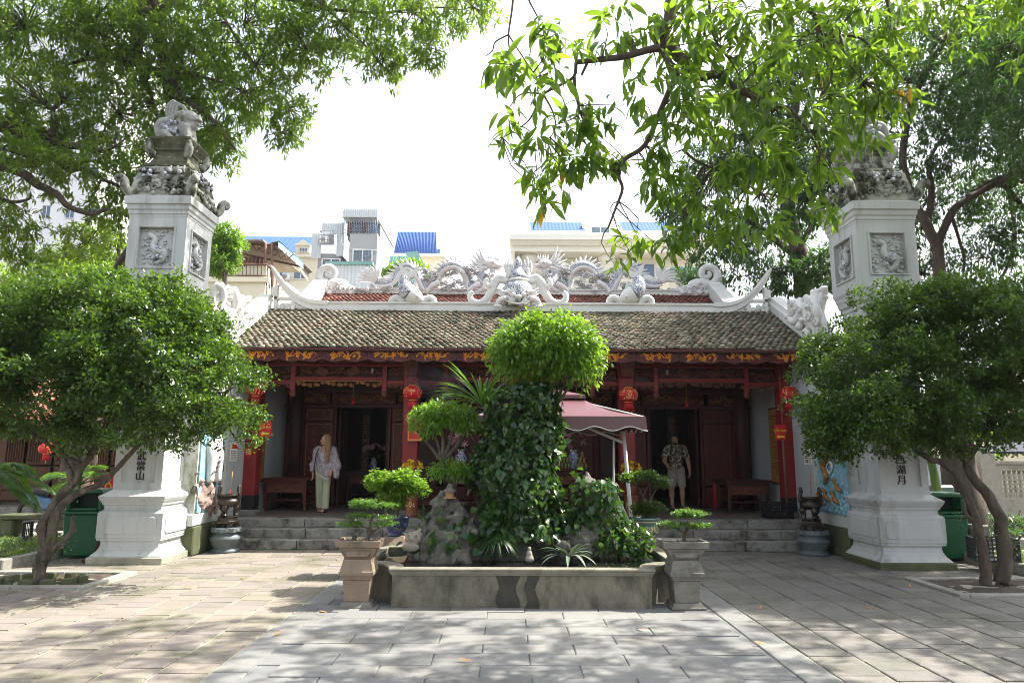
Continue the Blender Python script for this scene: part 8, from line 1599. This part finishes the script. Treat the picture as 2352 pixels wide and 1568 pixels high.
pL = lambda L: pl(L, 9.88)
roundtree('round clipped small-leaved tree with twisting pale trunk in the left pit', (-6.43, 9.9, 0),
          [(pL([(90, 1348), (92, 1310), (95, 1278), (112, 1258), (100, 1235), (97, 1205), (113, 1178), (143, 1132), (170, 1110), (190, 1070), (215, 1035), (250, 960)]), 0.105, 0.04), (pL([(95, 1290), (112, 1262), (120, 1220), (133, 1172), (165, 1140), (187, 1128), (240, 1105), (287, 1055), (340, 1000)]), 0.09, 0.03), (pL([(105, 1275), (130, 1255), (150, 1240), (167, 1210), (165, 1190), (172, 1184)]), 0.06, 0.02), (pL([(167, 1112), (150, 1060), (120, 1000), (80, 920)]), 0.06, 0.02), (pL([(215, 1035), (180, 950), (160, 860), (130, 770)]), 0.05, 0.015), (pL([(215, 1035), (290, 930), (340, 860), (370, 780)]), 0.05, 0.015), (pL([(250, 960), (330, 930), (430, 910), (520, 900)]), 0.04, 0.012), (pL([(190, 1070), (60, 980), (20, 880)]), 0.04, 0.012), (pL([(160, 860), (70, 840), (30, 800)]), 0.03, 0.01)], blL, 61, 14500)
blRt = bpx([(2120, 840, 10.1, 235, 170, 1.3), (1950, 900, 9.9, 115, 130, 1), (2290, 830, 10.1, 130, 170, 1.2), (2095, 705, 10.2, 130, 58, 0.85), (2230, 690, 10.1, 110, 48, 0.9), (1990, 995, 9.9, 125, 62, 0.8), (2200, 970, 10, 170, 70, 0.9), (2370, 880, 10.1, 110, 150, 1), (1880, 960, 9.8, 60, 70, 0.5), (2330, 700, 10.1, 90, 50, 0.8)])
pR = lambda L: pl(L, 10.05)
roundtree('round clipped small-leaved tree with two leaning trunks in the right pit', (6.95, 10.05, 0),
          [(pR([(2265, 1343), (2262, 1291), (2248, 1225), (2241, 1192), (2219, 1137), (2195, 1086), (2162, 1062), (2129, 1050), (2060, 1000)]), 0.09, 0.04), (pR([(2300, 1338), (2309, 1280), (2300, 1214), (2294, 1181), (2259, 1124), (2232, 1093), (2219, 1056), (2201, 1031), (2170, 960)]), 0.115, 0.045), (pR([(2241, 1195), (2222, 1185), (2215, 1165), (2218, 1150)]), 0.04, 0.02), (pR([(2219, 1060), (2260, 1000), (2290, 920), (2300, 830)]), 0.05, 0.015), (pR([(2170, 960), (2130, 880), (2100, 800), (2090, 720)]), 0.05, 0.012), (pR([(2129, 1050), (2030, 960), (1950, 900)]), 0.04, 0.012), (pR([(2170, 960), (2230, 860), (2240, 740)]), 0.04, 0.012), (pR([(2300, 1338), (2340, 1345), (2375, 1352)]), 0.05, 0.015), (pR([(2265, 1343), (2215, 1352), (2190, 1362)]), 0.045, 0.012), (pR([(2295, 1340), (2290, 1362), (2320, 1375)]), 0.05, 0.012), (pR([(2320, 1260), (2335, 1245), (2345, 1230)]), 0.03, 0.01), (pR([(2120, 880), (2040, 830), (1960, 820)]), 0.03, 0.01)], blRt, 62, 14500)

# ------------------------------------------------------------------ mango branch overhead, close to the camera
rg = np.random.default_rng(71); t = thing('mango_tree', 'mango tree whose near branches with large leaves hang into the upper right', 'tree', (7.2, 1.6, 0)); m = MB()
blN = bpx([(1230, 120, 5.0, 75, 75, 0.28), (1150, 165, 4.9, 45, 70, 0.22), (1275, 90, 5.1, 55, 70, 0.25), (1235, 215, 5.0, 60, 28, 0.2),
           (1400, 60, 5.4, 70, 60, 0.35), (1530, 90, 5.5, 110, 90, 0.5), (1480, 170, 5.5, 70, 45, 0.35), (1390, 250, 5.6, 85, 45, 0.35), (1330, 285, 5.7, 70, 30, 0.3), (1560, 270, 5.8, 130, 90, 0.6), (1680, 170, 6.0, 150, 130, 0.8), (1660, 60, 5.8, 130, 80, 0.6),
           (1800, 100, 6.3, 120, 110, 0.7), (1920, 60, 6.6, 110, 70, 0.7), (2010, 110, 6.8, 75, 80, 0.5), (1960, 200, 6.8, 110, 90, 0.7), (2040, 230, 6.8, 40, 60, 0.4), (1830, 260, 6.4, 120, 90, 0.7), (1950, 320, 6.9, 60, 50, 0.4), (1750, 350, 6.3, 110, 80, 0.6), (1860, 410, 6.6, 90, 55, 0.5), (1920, 460, 6.7, 45, 35, 0.3),
           (1330, 380, 6.0, 110, 50, 0.4), (1430, 350, 6.0, 90, 50, 0.4), (1250, 440, 6.0, 40, 35, 0.2), (1520, 420, 6.2, 110, 60, 0.5), (1640, 450, 6.3, 90, 55, 0.5), (1440, 540, 6.7, 45, 28, 0.22), (1510, 560, 6.7, 65, 45, 0.3), (1590, 550, 6.6, 60, 35, 0.3), (1700, 520, 6.4, 80, 45, 0.4), (1440, 600, 6.8, 45, 22, 0.2), (1800, 500, 6.5, 60, 35, 0.3), (1280, 385, 6, 50, 25, .2)])
tipA, uA = tips_in(blN, 430, rg, 0.25, 0.25)
hand = pl([(1165, 265), (1180, 280), (1150, 325), (1205, 330), (1225, 320), (1268, 290), (1300, 270), (1210, 395), (1228, 430), (1290, 440), (1245, 455)], 5.4); hu = rvec(len(hand), rg)
tipA = np.concatenate([tipA, np.array(hand)]); uA = np.concatenate([uA, hu])
far = [(4.5, 4.6, 7.6, 2.2, 1.6, 0.9), (6.6, 5.0, 7.8, 1.8, 1.8, 1.0), (7.4, 2.2, 7.6, 2.4, 2.2, 1.2), (5.4, 7.4, 7.3, 1.3, 1.0, 0.6), (7.0, 7.4, 7.4, 1.3, 1.2, 0.7), (3.6, 6.6, 7.4, 0.9, 0.7, 0.4),
       (0.6, 8.4, 9.5, 1.7, 1.2, 0.6), (3.0, 8.9, 9.6, 1.8, 1.4, 0.7), (5.4, 8.8, 9.4, 1.9, 1.5, 0.8), (7.8, 8.6, 9.2, 1.7, 1.5, 0.8), (1.8, 7.2, 9.2, 1.3, 0.9, 0.5), (4.4, 7.0, 9.0, 1.4, 0.9, 0.5)]
tipB, uB = tips_in(far, 1250, rg, 0.2, 0.3)
o, d, up = whorls(tipA, uA, 9, rg, 1.0, 0.75, 0.04, 0.3); leafobjs('leaf', T_mango(), o, d, up, 0.18*(0.55+0.7*rg.random(len(o))), 'leaf_mango_near', t, 300, 1.2)
ky = rg.choice(len(tipA), 7); o, d, up = whorls(tipA[ky], uA[ky], 2, rg, 1.0, 0.9, 0.05, 0.2); leafobjs('yellow_leaf', T_mango(), o, d, up, 0.19, 'leaf_yellow', t, 20, 1.1)
o, d, up = whorls(tipB, uB, 10, rg, 1.0, 0.6, 0.05, 0.3); q = link('crown', leafmesh('crown', T_mango(), o, d, up, 0.19*(0.7+0.5*rg.random(len(o))), 'leaf_mango_near', 1.1), t)
N1 = D(1560, -120, 5.7); LB = [([(7.2, 1.6, -0.05), (7.2, 1.6, 2.5), (7.0, 1.9, 5), (6.4, 2.6, 6.6), (5.2, 3.6, 7.2), (3.6, 4.6, 7.2), N1], 0.32, 0.11), ([N1]+pl(Z2([(2280, 0), (2240, 180), (2190, 330)]), 5.6), 0.085, 0.065),
     (pl(Z2([(2190, 330), (2250, 420), (2310, 520), (2270, 600), (2190, 780), (2090, 1000), (1950, 1100), (1910, 1210), (1935, 1300), (1890, 1430), (1840, 1560)]), 5.9), 0.05, 0.012), (pl(Z2([(2190, 330), (2110, 345), (1950, 390), (1790, 410), (1610, 430)]), 5.5), 0.05, 0.03), (pl(Z2([(1615, 432), (1600, 530), (1500, 590), (1390, 650), (1340, 740), (1290, 830), (1210, 890), (1110, 950)]), 5.5), 0.022, 0.005), (pl(Z2([(1390, 650), (1300, 640), (1220, 660), (1150, 750)]), 5.5), 0.012, 0.005), (pl(Z2([(1395, 660), (1450, 760), (1475, 880), (1410, 970), (1330, 1000)]), 5.7), 0.012, 0.004), (pl(Z2([(1605, 530), (1610, 640), (1640, 770), (1590, 820)]), 5.5), 0.022, 0.01), (pl(Z2([(1690, 440), (1655, 515)]), 5.5), 0.02, 0.015), (pl(Z2([(1190, -120), (1175, 60), (1150, 240), (1160, 350), (1200, 460)]), 5.0), 0.014, 0.005), (pl(Z2([(1150, 240), (1060, 290), (1040, 350), (990, 390)]), 5.0), 0.009, 0.004), (pl(Z2([(1150, 240), (1200, 320), (1320, 500), (1340, 530)]), 5.0), 0.009, 0.004), (pl(Z2([(1260, -120), (1290, 0), (1330, 80), (1360, 160), (1300, 260)]), 5.1), 0.012, 0.004),
     (pl(Z3([(-150, 260), (0, 410), (120, 520), (280, 490)]), 5.9), 0.075, 0.055), (pl(Z3([(200, 500), (280, 540), (400, 630), (540, 690), (610, 760), (720, 740), (850, 880), (950, 1050)]), 6.1), 0.055, 0.012), ([D(1790, -100, 6.2)]+pl(Z3([(800, 0), (920, 120), (970, 240), (1080, 250), (1160, 250), (1250, 280), (1350, 400)]), 6.4), 0.04, 0.01), (pl(Z3([(920, 130), (945, 280), (1020, 420), (1020, 560), (940, 700), (900, 900)]), 6.4), 0.025, 0.008), (pl(Z3([(960, 180), (1070, 185), (1170, 90)]), 6.4), 0.025, 0.01), (pl(Z3([(1075, 190), (1110, 350), (1160, 460), (1250, 560)]), 6.6), 0.02, 0.006), (pl(Z3([(180, -60), (200, 200), (260, 330), (350, 450), (440, 620)]), 5.9), 0.02, 0.006), (pl(Z3([(0, 740), (50, 830), (150, 900), (260, 1050)]), 6.2), 0.02, 0.006), (pl(Z3([(0, 1030), (100, 1110), (260, 1180), (400, 1250), (540, 1330)]), 6.3), 0.02, 0.005), ([N1, D(1700, -160, 6), D(1800, -100, 6.2)], 0.08, 0.045), ([D(1800, -100, 6.2), D(2000, -60, 6.6), D(2050, 60, 6.7)], 0.04, 0.015), ([N1, D(1350, -150, 5.2), D(1260, -120, 5.1), D(1190, -120, 5.0)], 0.03, 0.014), ([(5.2, 3.6, 7.2), (5.8, 5.5, 7.3), (6.2, 7.4, 7.3)], 0.1, 0.03), ([(3.6, 4.6, 7.2), (3.8, 5.8, 7.3), (3.6, 6.6, 7.3)], 0.06, 0.02), ([(5.2, 3.6, 7.2), (4.6, 5.4, 8.2), (3.4, 7.4, 9.2), (1.6, 8.2, 9.4)], 0.11, 0.03), ([(4.6, 5.4, 8.2), (5.4, 7.4, 9.0), (6.4, 8.6, 9.3)], 0.08, 0.03)]
hubs = []
for pts, r0, r1 in LB: limb(m, pts, r0*(1 if r0 > 0.1 else 0.72), r1*0.72, 8 if r0 > 0.03 else 6, 4); P2, _ = catmull([Vector(p) for p in pts], [1]*len(pts), 3); hubs += [tuple(p) for p in P2]
H = np.array(hubs); near = np.sqrt(((tipA[:, None]-H[None])**2).sum(2).min(1)); twigs(m, hubs, tipA[near < 1.6], 0.006, rg, 1, 0.15); twigs(m, hubs+[f[:3] for f in far], tipB, 0.008, rg, 3, 0.12); m.build('trunk', 'bark_dark', t)
# ------------------------------------------------------------------ palms
def palm(lab, base_, stem, fr, seed, L=1.5, nl=46, droop=0.7, trunk=0.05, m_='leaf_palm'):
    rg = random.Random(seed); t = thing('areca_palm', lab, 'palm', base_); m = MB(); top = Vector(stem[-1]); limb(m, stem, trunk, trunk*0.6, 8); m.build('stem', 'leaf_cover' if trunk > 0.06 else 'leaf_palm', t)
    for k in range(len(fr)):
        a, e, l = fr[k]; pts = []
        for j in range(9): s = j/8; pts.append(top+Vector((math.cos(a)*l*s*math.cos(e), math.sin(a)*l*s*math.cos(e), l*(math.sin(e)*s-droop*s*s))))
        o, d, up = [], [], []
        for j in range(nl):
            s = 0.2+0.8*j/nl; i = min(7, int(s*8)); f = s*8-i; p = pts[i].lerp(pts[i+1], f); tg = (pts[i+1]-pts[i]).normalized(); side = tg.cross(Vector((0, 0, 1))).normalized()
            for sd_ in (-1, 1): o.append(p); d.append(side*sd_+tg*0.75+Vector((0, 0, -0.15+rg.uniform(-0.1, 0.1)))); up.append((0, 0, 1))
        Lf = np.array([0.42*l/1.5*math.sin(math.pi*(0.15+0.8*(j//2)/nl)) for j in range(2*nl)]); q = MB(); q.tube(pts, [0.016*(1-0.7*j/8) for j in range(9)], 5)
        fo = q.build('frond', m_, t); link('leaflets', leafmesh('leaflets', T_lance(), np.array(o), np.array(d), np.array(up, float), Lf, m_, 0.38), fo)
c = D(-40, 1100, 11.6); palm('areca palm with glossy drooping fronds at the left edge', (c.x, c.y, 0), [(c.x, c.y, -0.02), (c.x, c.y, 0.7), (c.x+0.05, c.y, 1.35)], [(0.2, 0.9, 1.2), (-0.3, 0.6, 1.15), (0.7, 0.5, 1.2), (-1.0, 0.8, 1.1), (1.6, 0.9, 1.2), (2.8, 0.8, 1.2), (-2.2, 0.7, 1.1), (-0.1, 0.25, 1.1)], 3, droop=0.75)
c = D(185, 1090, 14.8); palm('bright areca palm between the twisting tree and left pillar', (c.x, c.y, 0), [(c.x, c.y, -0.02), (c.x, c.y, 0.6), (c.x, c.y, 1.1)], [(0.1, 0.8, 1.2), (3.0, 0.8, 1.2), (-0.8, 0.9, 1.1), (-2.2, 0.8, 1.1), (1.5, 1.1, 1.2), (0.5, 0.5, 1.1), (2.6, 0.45, 1.1)], 4, droop=0.6)
c = D(2152, 1130, 15); palm('young palm with smooth green stem right of the right pillar', (c.x, c.y, 0), [(c.x+0.1, c.y, -0.02), (c.x+0.03, c.y, 0.7), (c.x-0.08, c.y, 1.9)], [(0.1, 1.0, 1.3), (3.0, 0.9, 1.3), (-0.8, 1.0, 1.2), (-2.2, 0.9, 1.2), (1.5, 1.2, 1.2), (-1.4, 1.2, 1.2)], 5, trunk=0.12, droop=0.6)
# ================================================================== AIR: thin volume added to veil the view and lift dark areas
mt, t_, b_ = _nodes('veil_air'); t_.nodes.remove(b_); pv = t_.nodes.new('ShaderNodeVolumePrincipled'); pv.inputs['Color'].default_value = (0.92, 0.95, 1.0, 1); pv.inputs['Density'].default_value = 0.0003; pv.inputs['Anisotropy'].default_value = 0.3
t_.links.new(pv.outputs[0], t_.nodes['Material Output'].inputs['Volume'])
m = MB(); m.bb(-70, 70, -12, 90, -1.4, 48); tag(m.build('haze', 'veil_air'), 'thin haze added to veil the view and lift its dark areas', 'haze', kind='stuff')
